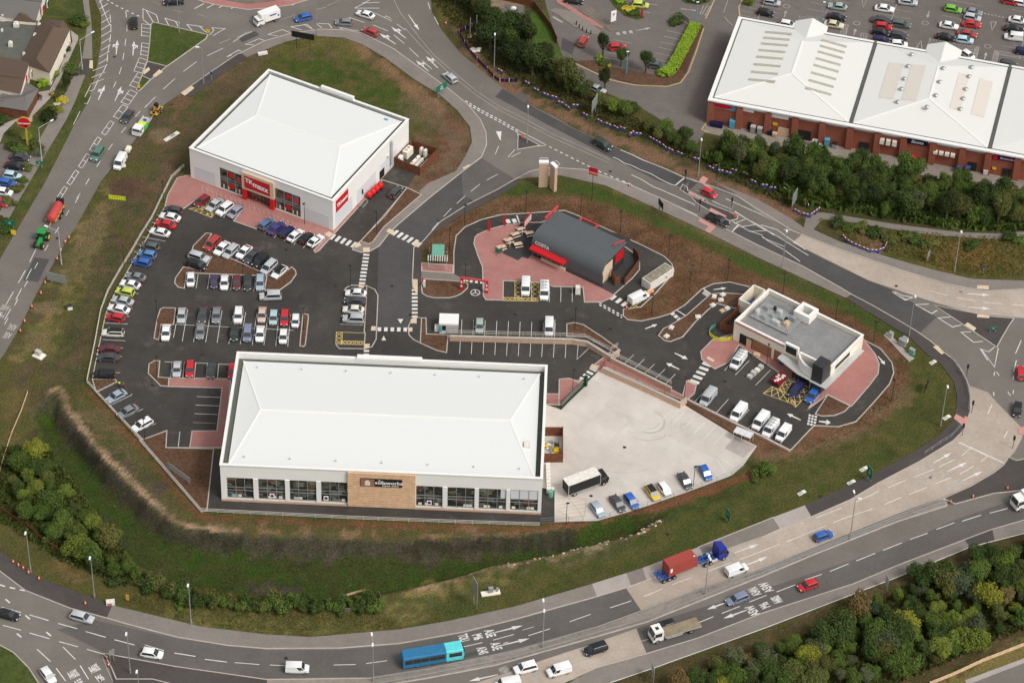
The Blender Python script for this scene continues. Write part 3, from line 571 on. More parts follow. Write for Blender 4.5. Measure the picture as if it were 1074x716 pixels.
for q in([(94,64),(97.5,64),(97.5,73),(93.5,72)],[(150,75),(156,71),(157.5,74),(151,79)],[(160,80),(167,73.5),(171,76),(163,81.5)],[(190,98.5),(201,90.5),(204,93),(194,101)],[(485,176.5),(492,173),(494,174),(486,178)],[(1011.5,341),(1015,338.5),(1024,344.5),(1021.5,347.5)],[(1025,330),(1037.5,331),(1037.5,334),(1024.5,333)],[(1025,299.5),(1037,300),(1037,304),(1024.5,303)],[(978.5,364),(983,362.5),(991,370.5),(987.5,372)],[(405,243),(408,240),(415,243.5),(411.5,247)],[(433,258),(437,253.5),(443,255.5),(439,260)],[(380.5,260),(388,260),(387.5,265),(381,265)],[(371,257),(377,254.5),(379,258),(373,260.5)],[(432.5,293),(438,293.5),(438,309),(434,305)],[(431,335),(437,333.5),(437,339.5),(431,339.5)],[(428.5,343.8),(432.5,343.8),(432.5,348),(428.5,348)],[(389.5,342.5),(394,342.5),(394,347),(389,347)],[(382,361),(388,361),(387,365),(382,366)],[(376.5,299),(382,299.5),(381.5,302.5),(376,302)],[(340,246),(345,243),(349.5,246),(345,249.5)],[(486.5,291.5),(491.5,291.7),(491,296),(486,296)],[(720.5,400.5),(729,404),(730.5,402),(722,398.5)],[(741,376),(748,380),(749.5,378),(742.5,374)],[(618,386),(626,388),(629,384),(621,382)],[(604,400),(608,404),(612,401),(608,398)]):
 sheet('tactile_paving',q,.137,'tactile')
pave('shopfront_paving',[(173,217),(176,205),(186,187),(198,184),(351,241),(392,196),(401.6,189.3),(349,247),(334,263.5),(330.5,265),(329,263),(341,251),(315,244),(274,232),(269,240.5),(245,232),(256,220),(212,205),(192,219.5)],'pink')
pave('pavement',[(384.5,300),(393,303.8),(396.4,310),(394.5,356),(390,363.8),(382,366),(383,349),(382,348.7),(384.5,307)],'asphalt_new',z=.1)
ext=MB().use('kerb');ribbon(ext,GP([(361,305),(363,302),(368.4,299.5),(385,299.8)]),.22,.13,.14)
ribbon(ext,GP([(383,362),(382,366),(356,365.6),(352.5,362.2)]),.2,.13,.14)
ribbon(ext,GP(ESTATE[3:13]),.18,.13,.14);ribbon(ext,GP(ESTATE[0:1]+ESTATE[:-26:-1][:16]),.2,.13,.14)
ribbon(ext,GP([(476,287),(476,264.6),(478.4,247.6),(487.6,238.4),(504.6,230.7),(526,225.4),(555,223.8),(592,221),(605,226),(641.5,243),(675.3,258.4),(696.8,269.2),(704.5,276.9),(706.8,284.6),(703,290.7),(687.6,307.6),(672,322.2),(653.8,324.5),(653.8,331.5),(658.4,335.4),(672.2,336.9),(690.7,333),(703,329.2),(718.3,320),(736,303.5),(747.7,298),(765,296),(786,301)]),.22,.13,.14)
ribbon(ext,GP([(906,356.6),(923.5,366),(935.4,380.5),(937.4,391),(932.8,403),(915.5,423),(897.5,442.3),(879,447.6),(853.7,446.3),(828.5,472.8)]),.22,.13,.14)
PAV.append(ext)
pave('pavement',[(431.4,336),(434,333.8),(439,333.3),(442.2,333.8),(441,360),(433,356),(429,351.5),(428,343.8)],'asphalt_new')
pave('planting_bed',[(442.2,333.8),(446.8,333.8),(447.3,350.7),(470,351.5),(468.3,370),(457.6,367.6),(440.8,360)],'mulch',z=.14)
pave('planting_bed',[(446,293),(481.5,295.4),(490.7,298),(490.5,302),(484.6,307.7),(478,311),(470.7,312.6),(455.4,312.6),(448,311),(443,308),(442,300)],'mulch',z=.14)
pave('planting_bed',[(216,245),(222,245.5),(212.5,260.3),(245.3,272.7),(275,286),(291,292.7),(306,280.4),(310,284),(310.6,288),(305,296),(293.7,304.2),(277.6,304.2),(279.9,289.6),(195.5,286.5),(193.5,302.5),(187,301.5),(183.2,297),(184,292),(192.3,280.4),(214,284.5),(222,270),(201,264),(203,258)],'mulch',z=.14)
pave('planting_bed',[(171.6,323),(184.2,323.4),(182,340.6),(168.9,340.6),(166.3,356.6),(161.6,355),(165,334),(168.2,324.7)],'mulch',z=.14)
pave('planting_bed',[(318.3,329.6),(323,330.3),(323.5,333),(320.2,361.8),(318.3,363.7),(314.5,363),(317.6,331)],'mulch',z=.14)
pave('planting_bed',[(167.6,378.6),(166,395.8),(177.3,396.6),(176.5,405.5),(168.4,404.7),(155.6,391.8),(156.4,382),(162,378.6)],'mulch',z=.14)
pave('planting_bed',[(96.9,398),(121,398.2),(122.6,400.6),(101,411.4)],'mulch',z=.14)
pave('planting_bed',[(150,461),(175,451.5),(174,469.5),(224,471),(217,535.5),(211,536.5),(146,461.5)],'mulch',z=.1)
pave('shop_side_paving',[(177,396.6),(242,397.5),(240,420),(236,470),(199,469.6),(201.5,452.2),(227.5,452),(233,407),(176.5,405.5)],'pink')
pave('costa_paving',[(498.4,249),(497,255.3),(501,268),(506,280),(507,310.7),(509.5,314.6),(527.6,315),(527.9,294.6),(571,296.8),(580,300.7),(611.5,301.5),(613,317.1),(630.7,317.1),(641.5,312.2),(644,309),(640,290),(560,262),(567,236),(546,234.6),(527.6,236.9),(513.8,240.7),(501.5,246)],'pink')
pave('cafe_terrace',[(546,234.6),(567,234.6),(594,226),(660,250),(668,265),(670.7,275),(670.7,283),(663,292.2),(643.8,309.2),(630,302),(557.6,267.6),(553.7,272),(547.6,270),(543,273.5),(526.8,266)],'terrace',z=.128,kerb=False)
ext2=MB().use('kerb');ribbon(ext2,GP([(546,233.6),(567,233.6),(592,226),(640,248),(664,265.3),(670.7,275),(670.7,283),(663,292.2),(643.8,309.2)]),.22,.14,.14);PAV.append(ext2)
pave('shelter_paving',[(442.3,276),(475.3,278.4),(475,286.8),(442.3,284.5)],'pink',z=.125)
pave('planting_bed',[(594.5,340),(603,338.7),(612,341),(632,354),(640,360),(650.5,367.5),(646,371),(616,353.5),(594.5,353)],'mulch',z=.14)
pave('planting_bed',[(690.7,352),(696,345),(704,341),(720,331),(745,309),(758,307.5),(780,309),(790,312),(775,325),(765,322),(752,318.5),(745,323),(730,337),(716,353.5),(703,358.5),(697,357.5)],'mulch',z=.14)
pave('planting_bed',[(616,397),(613.5,402),(590,424),(586,424),(586.5,398),(595,397),(606,399.5)],'pink',z=.125)
pave('shop_side_paving',[(571,413),(586.5,413.5),(586.5,398),(597,397),(608,402),(590,425),(571,424)],'pink',z=.12)
pave('restaurant_paving',[(735,369),(747,357),(770,350),(800,352),(880,395),(905,355),(918,372),(922,382),(921,392),(912,404),(893,426),(868,414),(846,430),(848,428),(862,411),(830,400),(775,362),(764,380),(749.5,387),(736,377)],'pink',z=.124)
pave('planting_bed',[(868,414.5),(891.5,426),(886,431.5),(875,436),(862,436.5),(855,434.5)],'mulch',z=.15)
pave('pavement',[(619,386),(640,369.5),(644,378),(716,415),(720,399.5),(730.5,403),(728,413),(718.5,421),(634,384.5),(629,390)],'pink',z=.12)
pave('planting_bed',[(718,419),(760,440),(769,445.5),(766,452),(720,425)],'mulch',z=.1,kerb=False)
pave('car_park_crossing_tarmac',[(402,189.3),(384,190),(420,150),(447,168),(427,197.3)],'asphalt_new',z=.03,kerb=False)
pave('planting_bed',[(427,197.3),(442,204.5),(403,238),(391,254),(386.3,256.3),(378.5,253.2),(403,226)],'mulch',z=.13)
km=MB()
for mb in PAV:
 b=len(km.v);km.mats=mb.mats;km.v+=mb.v;km.f+=[tuple(i+b for i in f)for f in mb.f];km.mi+=mb.mi
struct(km.build('kerb'))
pave('car_park_planting',[(600,64.5),(606,66),(620,74),(650,85),(672,89.5),(700,90),(713,86),(720,76),(738,28),(733,26),(712,62),(703,80),(690,80),(650,72),(632,70),(622,64)],'mulch',z=.13)
pave('yellow_line_kerb',[(587.7,79),(600,64.3)],'pavement',kerb=False)if False else None
pave('car_park_planting',[(639,0),(655,0),(660,10),(672,15),(676,19),(668,21),(655,17),(645,8)],'verge',z=.13)
pave('car_park_planting',[(706,-5),(740,-5),(745,2),(735,5),(720,4)],'verge',z=.13)
pave('footway_brick',[(577,-8),(585,-8),(592,2),(612,16),(634,27),(632,31),(622,27),(604,15),(585,4)],'pink',z=.12)
pave('footway',[(585,16),(577,12),(582,9),(604,13),(622,27),(630,33),(626,37),(620,36),(603,29)],'pavement',z=.11,kerb=False)
pave('car_park_cobbles',[(590,-8),(600,-5),(628,14),(645,28),(648,33),(640,33),(630,27),(612,15),(592,3)],'cobble',z=.125)
W=MB().use('white_paint');WW=MB().use('worn_paint');YL=MB().use('yellow_paint');OC=MB().use('brown_paint')
ZM=.045
def line(pts,w=.15,mb=None,z=ZM):ribbon(mb or W,GP(pts),w,z)
def dash(pts,on,off,w=.15,mb=None,z=ZM,ph=0.0):
 P=GP(pts);seg=[];L=[0]
 for i in range(len(P)-1):L.append(L[-1]+(P[i+1]-P[i]).length)
 def at(s):
  for i in range(len(P)-1):
   if s<=L[i+1]:return P[i].lerp(P[i+1],(s-L[i])/max(1e-6,L[i+1]-L[i]))
  return P[-1]
 s=ph
 while s<L[-1]:
  e=min(s+on,L[-1]);k=max(1,int((e-s)/3));ribbon(mb or W,[at(s+(e-s)*i/k)for i in range(k+1)],w,z);s+=on+off
def poly(pts,mb=None,z=ZM):(mb or W).prism(GP(pts),None,z)
def arrow(px,py,dx,dy,L=6.0,mb=None,turn=0,both=False,z=ZM,wd=1.0):
 a=ang(px,py,dx,dy);c=G(px,py);f=Vector((math.cos(a),math.sin(a),0));n=Vector((-f.y,f.x,0))
 P=lambda u,v:(c.x+f.x*u+n.x*v,c.y+f.y*u+n.y*v)
 mb=mb or W;h=min(2.2,L*.36)
 mb.prism([P(-L/2,-.09*wd),P(L/2-h,-.16*wd),P(L/2-h,.16*wd),P(-L/2,.09*wd)],None,z)
 mb.prism([P(L/2-h,-.46*wd),P(L/2,0),P(L/2-h,.46*wd)],None,z+.0015)
 if turn:
  s=turn
  mb.prism([P(-L*.12,.08*s),P(L*.1,.62*s),P(L*.16,.5*s),P(-L*.05,.05*s)],None,z)
  mb.prism([P(-L*.02,.95*s),P(L*.22,.95*s),P(L*.2,.3*s)],None,z)
def text_mesh(s,size,bold=.0):
 cu=bpy.data.curves.new('lettering','FONT');cu.body=s;cu.size=size;cu.align_x='CENTER';cu.align_y='CENTER'
 cu.offset=bold*size;cu.resolution_u=3
 o=bpy.data.objects.new('lettering',cu);COL.objects.link(o);bpy.context.view_layer.update()
 dg=bpy.context.evaluated_depsgraph_get();me=bpy.data.meshes.new_from_object(o.evaluated_get(dg))
 bpy.data.objects.remove(o);bpy.data.curves.remove(cu)
 vs=[v.co.copy()for v in me.vertices];fs=[tuple(p.vertices)for p in me.polygons];bpy.data.meshes.remove(me)
 return vs,fs
def add_text(mb,s,size,F,bold=.02,sx=1,sy=1):
 vs,fs=text_mesh(s,size,bold);b=len(mb.v)
 mb.v+=[tuple(F(v.x*sx,v.y*sy))for v in vs];mb.f+=[tuple(i+b for i in f)for f in fs];mb.mi+=[mb.cur]*len(fs)
def roadtext(s,px,py,dx,dy,wid=1.9,hgt=2.6,mb=None):
 """letters stand along the direction of travel (dx, dy)"""
 a=ang(px,py,dx,dy);c=G(px,py);up=Vector((math.cos(a),math.sin(a)));rt=Vector((up.y,-up.x))
 k=wid*.86/(len(s)*.62);hgt*=.84
 add_text(mb or W,s,1.0,lambda u,v:(c.x+rt.x*u*k+up.x*v*hgt*1.35,c.y+rt.y*u*k+up.y*v*hgt*1.35,ZM),.03)
ctr=[(60,214),(78,183),(100,153),(118,124),(136,98),(147,76),(151,56),(153,38)]
def ladder(x,y,dx,dy,L,wd,bars=1,mb=None):
 a=ang(x,y,dx,dy);c=G(x,y);f=Vector((math.cos(a),math.sin(a),0));n=Vector((-f.y,f.x,0))
 P=lambda u,v:(c.x+f.x*u+n.x*v,c.y+f.y*u+n.y*v)
 mb=mb or W;e=L/2;h=wd/2
 for q in([P(-e,h),P(e,h)],[P(-e,-h),P(e,-h)]):ribbon(mb,q,.14,ZM)
 for k in range(bars+2):
  u=-e+L*k/(bars+1);ribbon(mb,[P(u-.25,-h),P(u+.25,h)],.16,ZM)
for(x,y,dx,dy,L,wd,b_)in((145,84.5,-9,14,5.2,2.2,2),(135.5,102.5,-10,14,4.8,2.0,2),(126.5,117.5,-10,13,4.6,1.5,1),(113,134.5,-9,13,4.6,1.1,1),(100,151.5,-9,14,4.6,1.0,1),(88.5,169,-9,14,4.6,1.0,1),(76.5,186.5,-9,14,4.6,.95,1),(64.5,203.5,-9,14,4.6,.9,1),(153,32,0,10,4.5,2.0,2),(152,52,-1,10,4.5,1.7,2),(147.5,69,-4,10,5.0,2.0,2)):ladder(x,y,dx,dy,L,wd,b_)
dash([(50,238),(44,249)],2,2);dash([(44,249),(27,283),(5,322),(-20,365)],4.2,2.8,ph=4)
dash([(88,197),(76,215),(62,238),(44,268),(25,302),(5,340)],2.0,4.0,ph=2);dash([(33,282),(20,308),(8,330),(-5,352)],3.5,3.0)
dash([(132,12),(133.5,30),(131.5,45),(129.5,60),(126.5,75),(119,92)],2.6,2.8)
dash([(134,94),(122,112)],0.1,9)
line([(103,-4),(109,12),(113,22),(115.5,27)],.14)
dash([(115.5,16),(116.5,28),(116,40),(113,56),(112,70),(104,82)],3.0,.8)
for i in range(13):
 t=i/12;y=-2+t*86;xk=101+(5.2 if 10<y<55 else(3 if y<65 else-2))-max(0,(y-60))*.18
 xl=112+min(4,max(0,y*.2))-max(0,(y-50))*.2
 line([(xk,y+5),(xl,y-1)],.16)
line([(95,90),(89,102)],.15);line([(84,117),(77,131)],.14);line([(103,84),(98.5,94.5),(93.5,96)],.15);line([(95,102),(91.5,109),(88.5,109)],.15)
dash([(60,140),(150,20)],.01,900)
arrow(122.5,50,1,-12,5.5,turn=1);arrow(140,51,1,-12,5.5,turn=-1);arrow(106.5,97.5,5,-11,5.5,turn=1);arrow(124,98.5,5,-11,5.5,turn=-1)
dash([(112,0),(118,4),(125,8),(132,11),(139,14.5),(150,19)],.7,.9,.25)
dash([(130,163),(114,187)],.01,90);dash([(147,117),(124,143),(106,168),(92,190),(72,225)],2.2,4.2)
dash([(262,33),(236,50),(209,63),(190,77),(171,94),(147,118)],4.6,3.2,ph=1.0)
line([(150,9),(150,20)],.15)
for q in([(150.5,10),(164,16),(166.5,24.5)],[(153,11),(161,24)],[(173,19.5),(188,24),(187,28)],[(173,19.5),(177,27)],[(184,23),(188.5,31)],[(196,26),(213,28.5)],[(196,26),(202,33)],[(209,28),(217,35)],[(222,29.5),(236,30.5),(223,38)],[(222,29.5),(224.5,32),(220,37)]):line(q,.17)
for q in([(150,21),(159,28)],):line(q,.16)
dash([(160,2),(173,8),(186,12.5),(204,15),(222,19)],2.5,3.5,.1,WW)
for(a,b_,c,d)in(((250,54.5),(248,53),(256,46.5),(262,47.5)),((249,47),(258,47.5),(271,42),(278,43))):pass
for q in([(238,60),(250,53),(254.5,54.5)],[(238,60),(243,58)],[(266,47.5),(257.5,47),(271.5,41),(278,43)],[(281,36.5),(296,31.5),(304,34.5)],[(281,36.5),(291,38)],[(305,28.5),(322,26),(327.5,30.5)],[(305,28.5),(316.5,32)],[(318,26),(328,31)],[(332,25.5),(337.5,29.5)],[(333,25),(345,25.5),(348,30)],[(356,29),(359,32)],[(358,29.5),(369,32),(376,32.5)],[(372,9),(380,5),(388,0)],[(372,9),(398,9)],[(380,3.5),(398,3)]):line(q,.16)
dash([(230,46),(262,33)],3,3.5,.13,WW);dash([(249,39.5),(264,33.5)],4,4,.13);dash([(294,21.5),(310,16)],5,3,.12,WW);dash([(330,11),(342,8)],4,3,.12,WW);dash([(343,6.5),(356,1)],4,3,.12,WW)
for i in range(9):line([(204+i*12.8,9.5+(1.5 if 2<i<6 else 0)+i*-.45),(214+i*12.8,4.2-i*.5)],.22)
dash([(366,18.5),(382,24)],5,2,.15);dash([(391,26.5),(407,33)],5,2,.15);dash([(413,37),(424,46)],5,2,.15);dash([(429,50.5),(439,60)],5,2,.15);dash([(443,64),(453,73)],5,2,.15)
line([(388,12),(396,15.5),(411,22.5)],.14);line([(403,19),(405,17),(410,20)],.14);line([(416,25.5),(425,32)],.14)
arrow(418,34.5,-9,-7,5.5,turn=-1);arrow(406.5,41,-9,-6,5.5,turn=-1);arrow(453,65.5,-8,-8,5.2,turn=-1);arrow(443,69.5,-7,-6,5.0,turn=-1);arrow(434,24,9,13,6.5,turn=0)
line([(413,0),(420,14),(440,40),(455,58),(478,78),(500,96),(524,112),(556,128),(580,141),(610,154),(640,168)],.12,WW);line([(425,30),(440,47),(455,62),(476,81),(498,99),(522,115),(556,132),(580,145),(612,159),(638,171)],.12,WW)
for q in([(449,3),(451,10)],[(455.5,18),(460,26.5)]):line(q,.16)
for k,o_ in((0,0),(1,1.9)):dash([(488-o_*.3,106+o_),(505-o_*.3,116+o_),(525-o_*.3,126.5+o_),(544-o_*.3,137.5+o_)],.8,.45,.28)
line([(544,137.5),(560,145.5),(573,152.5)],.15);dash([(576,154),(600,166),(623,177.5),(645,187),(664,194.5)],.75,.75,.25)
line([(545,156.5),(560,154),(572,153)],.12);line([(543,140),(543,156.5)],.12)
poly([(520,138),(526,138),(525,148)]);OCZ=ZM+.004
line([(523,153.5),(519.5,162)],.14);line([(540,157),(533,165)],.13);line([(546,160),(536,165)],.13)
zz=lambda P,w=.16:line(P,w)
zz([(643,165),(648,167),(655,171.5),(662,173.5),(671,178),(683,182.5),(692,188),(705,194),(708,194.5)]);zz([(651,157.5),(662,162),(674,168),(690,174),(700,178),(716,185.5)])
zz([(662,183.5),(672,188),(684,195.5),(694,199.5),(712,207.5),(727,214),(728.5,215.5)]);zz([(653,190.5),(664,195)]);zz([(664,195),(690,207),(712,217),(731.5,226)])
line([(708.5,194.5),(717.5,187)],.3);line([(766,245),(775,235.5)],.3);line([(800,249.5),(823,259)],.12)
zz([(761,208.5),(780,217),(798,225),(812,232),(829,240.5)]);zz([(747,211),(756,215),(768,220)]);zz([(822,241),(829,242)]);zz([(771,222),(785,231),(797,237),(812,247)]);line([(731,200),(741,205)],.14)
for q in([(770,234.5),(782,230)],[(778,238),(792,236)],[(786,243),(803,242)],[(770,222),(775,225),(800,240),(812,246),(830,257),(848,268)],[(768,232),(785,242),(800,247)]):line(q,.15)
line([(799,248),(806,253),(822,262),(838,273.5),(839,274.5)],.16);line([(798,236),(815,241),(826,249),(845,262)],.18)
zz([(935.5,306),(949,315),(957,312)]);
for q in([(958,312),(946,310),(936,305),(948,313),(952,315)],[(974,319),(960,319.5),(977,329),(983,325.5)],[(997,332.5),(984,333.5),(999,343),(1008,341)],[(1018,348),(1008,348.5),(1021,359),(1031,358)],[(1043,364),(1037,369),(1028,366),(1036,378)]):line(q,.2)
line([(1047,365),(1043,385),(1029,366)],.2);line([(1071,357),(1065,371)],.18);line([(1066,378),(1063,390)],.18);line([(1063,394),(1062.5,398)],.18);line([(1043,390),(1042.5,394)],.18);line([(1045,390),(1048,394)],.18);line([(1042,411),(1042.5,415)],.18);line([(1063,409),(1062.5,413)],.18);line([(1057,411),(1060,415)],.18)
for q in([(975,305),(994,310)],[(1004,312.5),(1023,315.5)],[(1032,317),(1052,319)],[(1061,319.5),(1076,320.5)]):line(q,.15)
arrow(1027,309,18,1.2,4.8);arrow(1027,323,18,1.4,4.8);roadtext('TOLL',996,304,18,2,2.2,1.9,WW);roadtext('M6',1008.5,307,18,2,1.6,1.9,WW);roadtext('A34',995.5,317,18,2,2.1,1.9,WW);roadtext('A5',1008.5,320,18,2,1.7,1.9,WW)
dash([(1025,338),(1035,331)],0.1,50);line([(1014,343),(1025,333)],.1,WW);line([(1026,346.5),(1037,335)],.1,WW)
line([(1006,464),(1053,485.5)],.3)
for q in([(996,476),(1020.5,468.5),(1008,478)],):pass
for q in([(985,489.5),(1001,482)],[(1008.5,478),(1019.5,468.5)],[(1006.5,497),(1021,489)],[(1029,484),(1036,478)],[(958,500.5),(980,492)],[(932,511),(950,503.5)],[(981,507),(997,501)],[(953,518.5),(972,511)],[(927,529),(945,521.5)],[(1036,434),(1040.5,424)],[(1053,459),(1057,452)]):line(q,.16)
dash([(922,515),(898,526.5),(870,537.5),(840,549)],6,3,.15);dash([(920,532),(890,541.5),(860,553.5),(830,566),(788,582),(740,599.5)],9,1.6,.15,ph=1)
arrow(988.5,480,14,-8,5.0);arrow(1004,489.5,15,-7,5.0);arrow(1020,499,15,-7,5.0)
for s,x,y in(('A460',974,487.5),('N',963.5,493.5),('A5E',989,496.5),('M6',977.5,501),('TOLL',966.5,506),('A5E',1005,506),('A34S',994,511)):roadtext(s,x,y,15,-7.5,2.3 if len(s)>2 else 1.5,2.0,WW)
arrow(783,575,18,-6.5,5.5);arrow(792.5,588.5,18,-7,5.5);roadtext('A5E',765,583,18,-7,2.3,2.2,WW)
dash([(675,625.5),(695,617),(712,610),(732,603)],4.2,2.2,.15)
dash([(663,629.5),(610,647),(580,658),(552,667),(528,674.5)],4.4,4.1,.15,ph=0.2);line([(548,660.5),(560,657)],.1)
arrow(533,659.5,20,-5,5.8);arrow(540,673,20,-5,5.8);line([(517,671),(539,665)],.15);line([(484,678.5),(506,673.5)],.15)
for s,x,y in(('TOLL',486,669),('M6',500.5,667.5),('A5E',513.5,664),('A34S',505.5,682),('A5E',520,677.5)):roadtext(s,x,y,18,-4.2,2.4 if len(s)>2 else 1.6,2.2)
dash([(470,681),(420,693)],.1,99);dash([(384,695.5),(406,692.5)],6,3,.15);dash([(350,697),(373,696.5)],6,3,.15);dash([(283,697),(307,698)],9,2,.15);dash([(246,694.5),(272,696.5)],9,1,.15)
for q in([(215,691),(238,694)],[(183,684.5),(205,688)],[(152,676),(172,682)],[(120,670.5),(141,676)],[(90,662),(111,668)],[(61,653.5),(81,659)],[(31,644.5),(51,650.5)],[(2,636.5),(22,642)],[(3,655.5),(22,660.5)],[(31,663.5),(52,669.5)],[(62,672.5),(82,678)],[(91,680.5),(110,686)],[(39,680.5),(53,693.5)],[(66,678),(79,691)],[(59,700.5),(69,714)],[(84,697.5),(93,712)]):line(q,.18)
for x,y in((8,630),(29,647),(51,664.5),(20,666)):line([(x-2.3,y-2),(x+2.3,y+2)],.3)
dash([(0,613),(4,614.5),(16,617),(27,619.5)],1.1,.9,.3)
roadtext('A460S',77,707,-10,-13,2.6,2.2);roadtext('A460S',99,701,-10,-13,2.6,2.2);roadtext('M6',105,711,-10,-13,1.5,2.0);roadtext('A5E',83,716,-10,-13,2.0,2.0)
line([(107,688),(112,700),(118,714)],.12,WW)
dash([(716,656),(748,644),(774,635),(797,627),(813,619),(834,614),(850,606),(864,600),(890,590.5)],.01,99)
for q in([(728,654.5),(748,646.5)],[(757,643),(776,635.5)],[(786,631),(804,624)],[(814.5,620.5),(834,613)],[(844,608),(862,602)],[(870.5,599),(890,591)],[(898,588),(918,580)],[(926,577),(946,569)],[(954.5,565.5),(973,559)],[(982,555),(1001,548)],[(1009,546.5),(1029,540)],[(1038,538),(1057,533)],[(1066,530),(1084,525)]):line(q,.16)
for q in([(605,693.5),(627,687)],[(636,684),(656,677.5)],[(663,675),(680,670)],[(540,711),(566,704)]):line(q,.16,WW)
line([(608,710),(580,718)],.12,WW);line([(640,716),(690,699),(800,659.5),(942,605),(1017,574),(1074,559.5)],.16,z=.14)
arrow(753.5,634.5,-18,6.5,5.0);arrow(772,643.5,-18,6.5,5.4);arrow(507,710.5,-20,4.5,5.6)
for s,x,y in(('A5W',804,615.5),('A34N',792,620),('A460S',815,628.5),('M6',802.5,634.5),('A5W',789.5,640)):roadtext(s,x,y,-18,7,2.5 if len(s)>2 else 1.6,2.2)
roadtext('A460N',529.5,703,-18,5,2.5,2.2,WW);roadtext('A460N',563,710,-18,5,2.5,2.2,WW)
roadtext('A460',5.5,322.5,-9,15,2.3,2.2,WW);roadtext('M6',2,330,-9,15,1.5,2.2,WW);roadtext('A34S',13,343,-9,15,2.3,2.2,WW);roadtext('A5E',8,351.5,-9,15,2.0,2.2,WW)
dash([(522,183),(505,192),(490,204),(474,218),(460,233),(449,246)],3.2,2.0,.12)
line([(430,204),(400,236),(376,256)],.1,WW)
def zebra(p0,p1,n,wid,L=.9,mb=None,z=ZM,skew=0):
 A_,B_=G(*p0),G(*p1);d=(B_-A_);ln=d.length;d.normalize();nn=Vector((-d.y,d.x,0))
 for i in range(n):
  c=A_+(B_-A_)*((i+.5)/n);h=ln/n*.27
  q=[c-d*h-nn*wid/2,c+d*h-nn*wid/2,c+d*h+nn*wid/2,c-d*h+nn*wid/2];(mb or W).prism(q,None,z)
zebra((346,247.5),(374,258),5,1.9);zebra((412,243),(438,255.5),5,1.9);zebra((384.5,265.5),(379.5,299),9,1.3);zebra((435,302.5),(435,334),8,1.2);zebra((394.5,345.3),(428.5,345.7),5,1.2);zebra((384.5,366),(384,374),2,1.1)
zebra((491.5,294.5),(508,296),3,1.0);zebra((640,310.5),(658,320.5),3,1.7);zebra((727,402.5),(743,380),5,2.0);zebra((624,386),(606,402.5),5,1.5)
for dy in(0,2.2):dash([(628.5,317.5+dy),(640,324+dy),(652.5,331+dy)],.65,.5,.3)
dash([(704,328),(715,337)],.8,.3,.9);line([(709,325),(720.5,332)],.22);line([(737,302.5),(748,310)],.22)
poly([(736,308),(739,304.5),(746,309.5),(743,312)],WW)
poly([(417,334.6),(423,334.6),(420.2,339.5)]);poly([(400,357),(405,357),(402.4,352)])
arrow(683,342.5,8,-3,3.0,wd=1.1);arrow(714.5,373.5,8,3.8,3.2,wd=1.3);arrow(705.5,384,-8,-3.8,3.2,wd=1.3);arrow(755,303,8,-1,2.8,wd=1);arrow(832.5,437,-8,-3.8,3.2,wd=1.2);arrow(924.5,378,5,6,2.8,wd=1.1);arrow(865,442.5,9,1.2,2.4,wd=1.8)
for k in range(3):dash([(849.5+k*3.2,434.5+k*.8),(847.5+k*3.2,446+k*.5)],.55,.3,.45)
for k in range(3):zebra((531+k*6.5,228.5-k*.5),(535+k*6.5,236-k*.6),1,.9)if k<2 else line([(542,226),(545,234)],.3)
c0=G(498.5,307);ring=[(c0.x+.95*math.cos(t),c0.y+.95*math.sin(t))for t in np.linspace(0,2*math.pi,19)[:-1]];ribbon(W,ring,.16,ZM,closed=True)
for a_ in(90,210,330):ribbon(W,[(c0.x,c0.y),(c0.x+.9*math.cos(R_(a_)),c0.y+.9*math.sin(R_(a_)))],.16,ZM)
for a_,b_ in(((96,409),(0,0)),):
 pass
for i,(x,y)in enumerate(((184.6,229.2),(179,237),(174.2,245.3),(169.5,252.5),(164.5,260),(160.8,268),(157.5,276),(150.6,291.6),(147,299.6),(143.5,307.5),(139.5,315.5),(137,323),(134,331.5),(132,339.5),(129.5,357),(127,364.5),(126,373.5),(124,390.5))):
 line([(x-20,y-3.8)if y<330 else(x-22,y-.8),(x+4 if y<270 else x+2,y+.6 if y<330 else y+.4)],.1)
for a_,b_ in(((116,425),(137,414.7)),((129.5,439),(150,428.8)),((142.5,453),(163.5,444)),((137,415),(138.5,413))):line([a_,b_],.1)
for a_,b_ in(((206.5,415.8),(231,416.8)),((205,424.8),(229.5,425.6)),((203.8,433.8),(228.2,434.7)),((202.5,443),(227,444))):line([a_,b_],.11,WW if a_[1]>440 else W)
line([(188.7,452.5),(187,468.5)],.11)
for x0_,y0_ in((180.5,379),(193.3,379.7),(205.4,380),(217.5,380.6),(229.5,381.3),(241.6,382)):line([(x0_,y0_),(x0_-1.6,y0_+17)],.1)
for a_,b_ in(((172.5,379.3),(180,379.8)),((205.5,380.5),(216.5,381)),((229.5,381.8),(242.5,382.5))):line([a_,b_],.1)
line([(184.6,340.3),(308.3,346.5)],.1)
for(xa,ya,xb,yb)in((197,324.2,191.2,358),(209,325,203,358.8),(221.2,325.7,215.7,359.1),(233,325.7,227.7,359.5),(245.3,326.5,240,360.6),(257.7,327.2,252,361),(269.5,327.7,264.6,361.8),(281.4,328,276.8,362.1),(293,328.5,289.2,362.9),(304.8,330,301.8,363.4),(185.2,337,182,354),(174.5,352,173,357)):line([(xa,ya),(xb,yb)],.1)
for x,y in((206.5,302.5),(218.6,303),(230.7,303.6),(242.8,304.2),(254.8,304.8),(267,305.3),(279,305.5)):line([(x+1.3,y-14.5),(x-.8,y)],.1)
for(xa,ya,xb,yb)in((229,214,222,224),(242.5,217.5,234.5,228.5),(256,222,248,232),(284,236,277.5,245),(294.5,240,287.5,249.5),(304.5,243.5,298,253),(315,247,308,257),(325,250.5,318,260.5)):line([(xa,ya),(xb,yb)],.1)
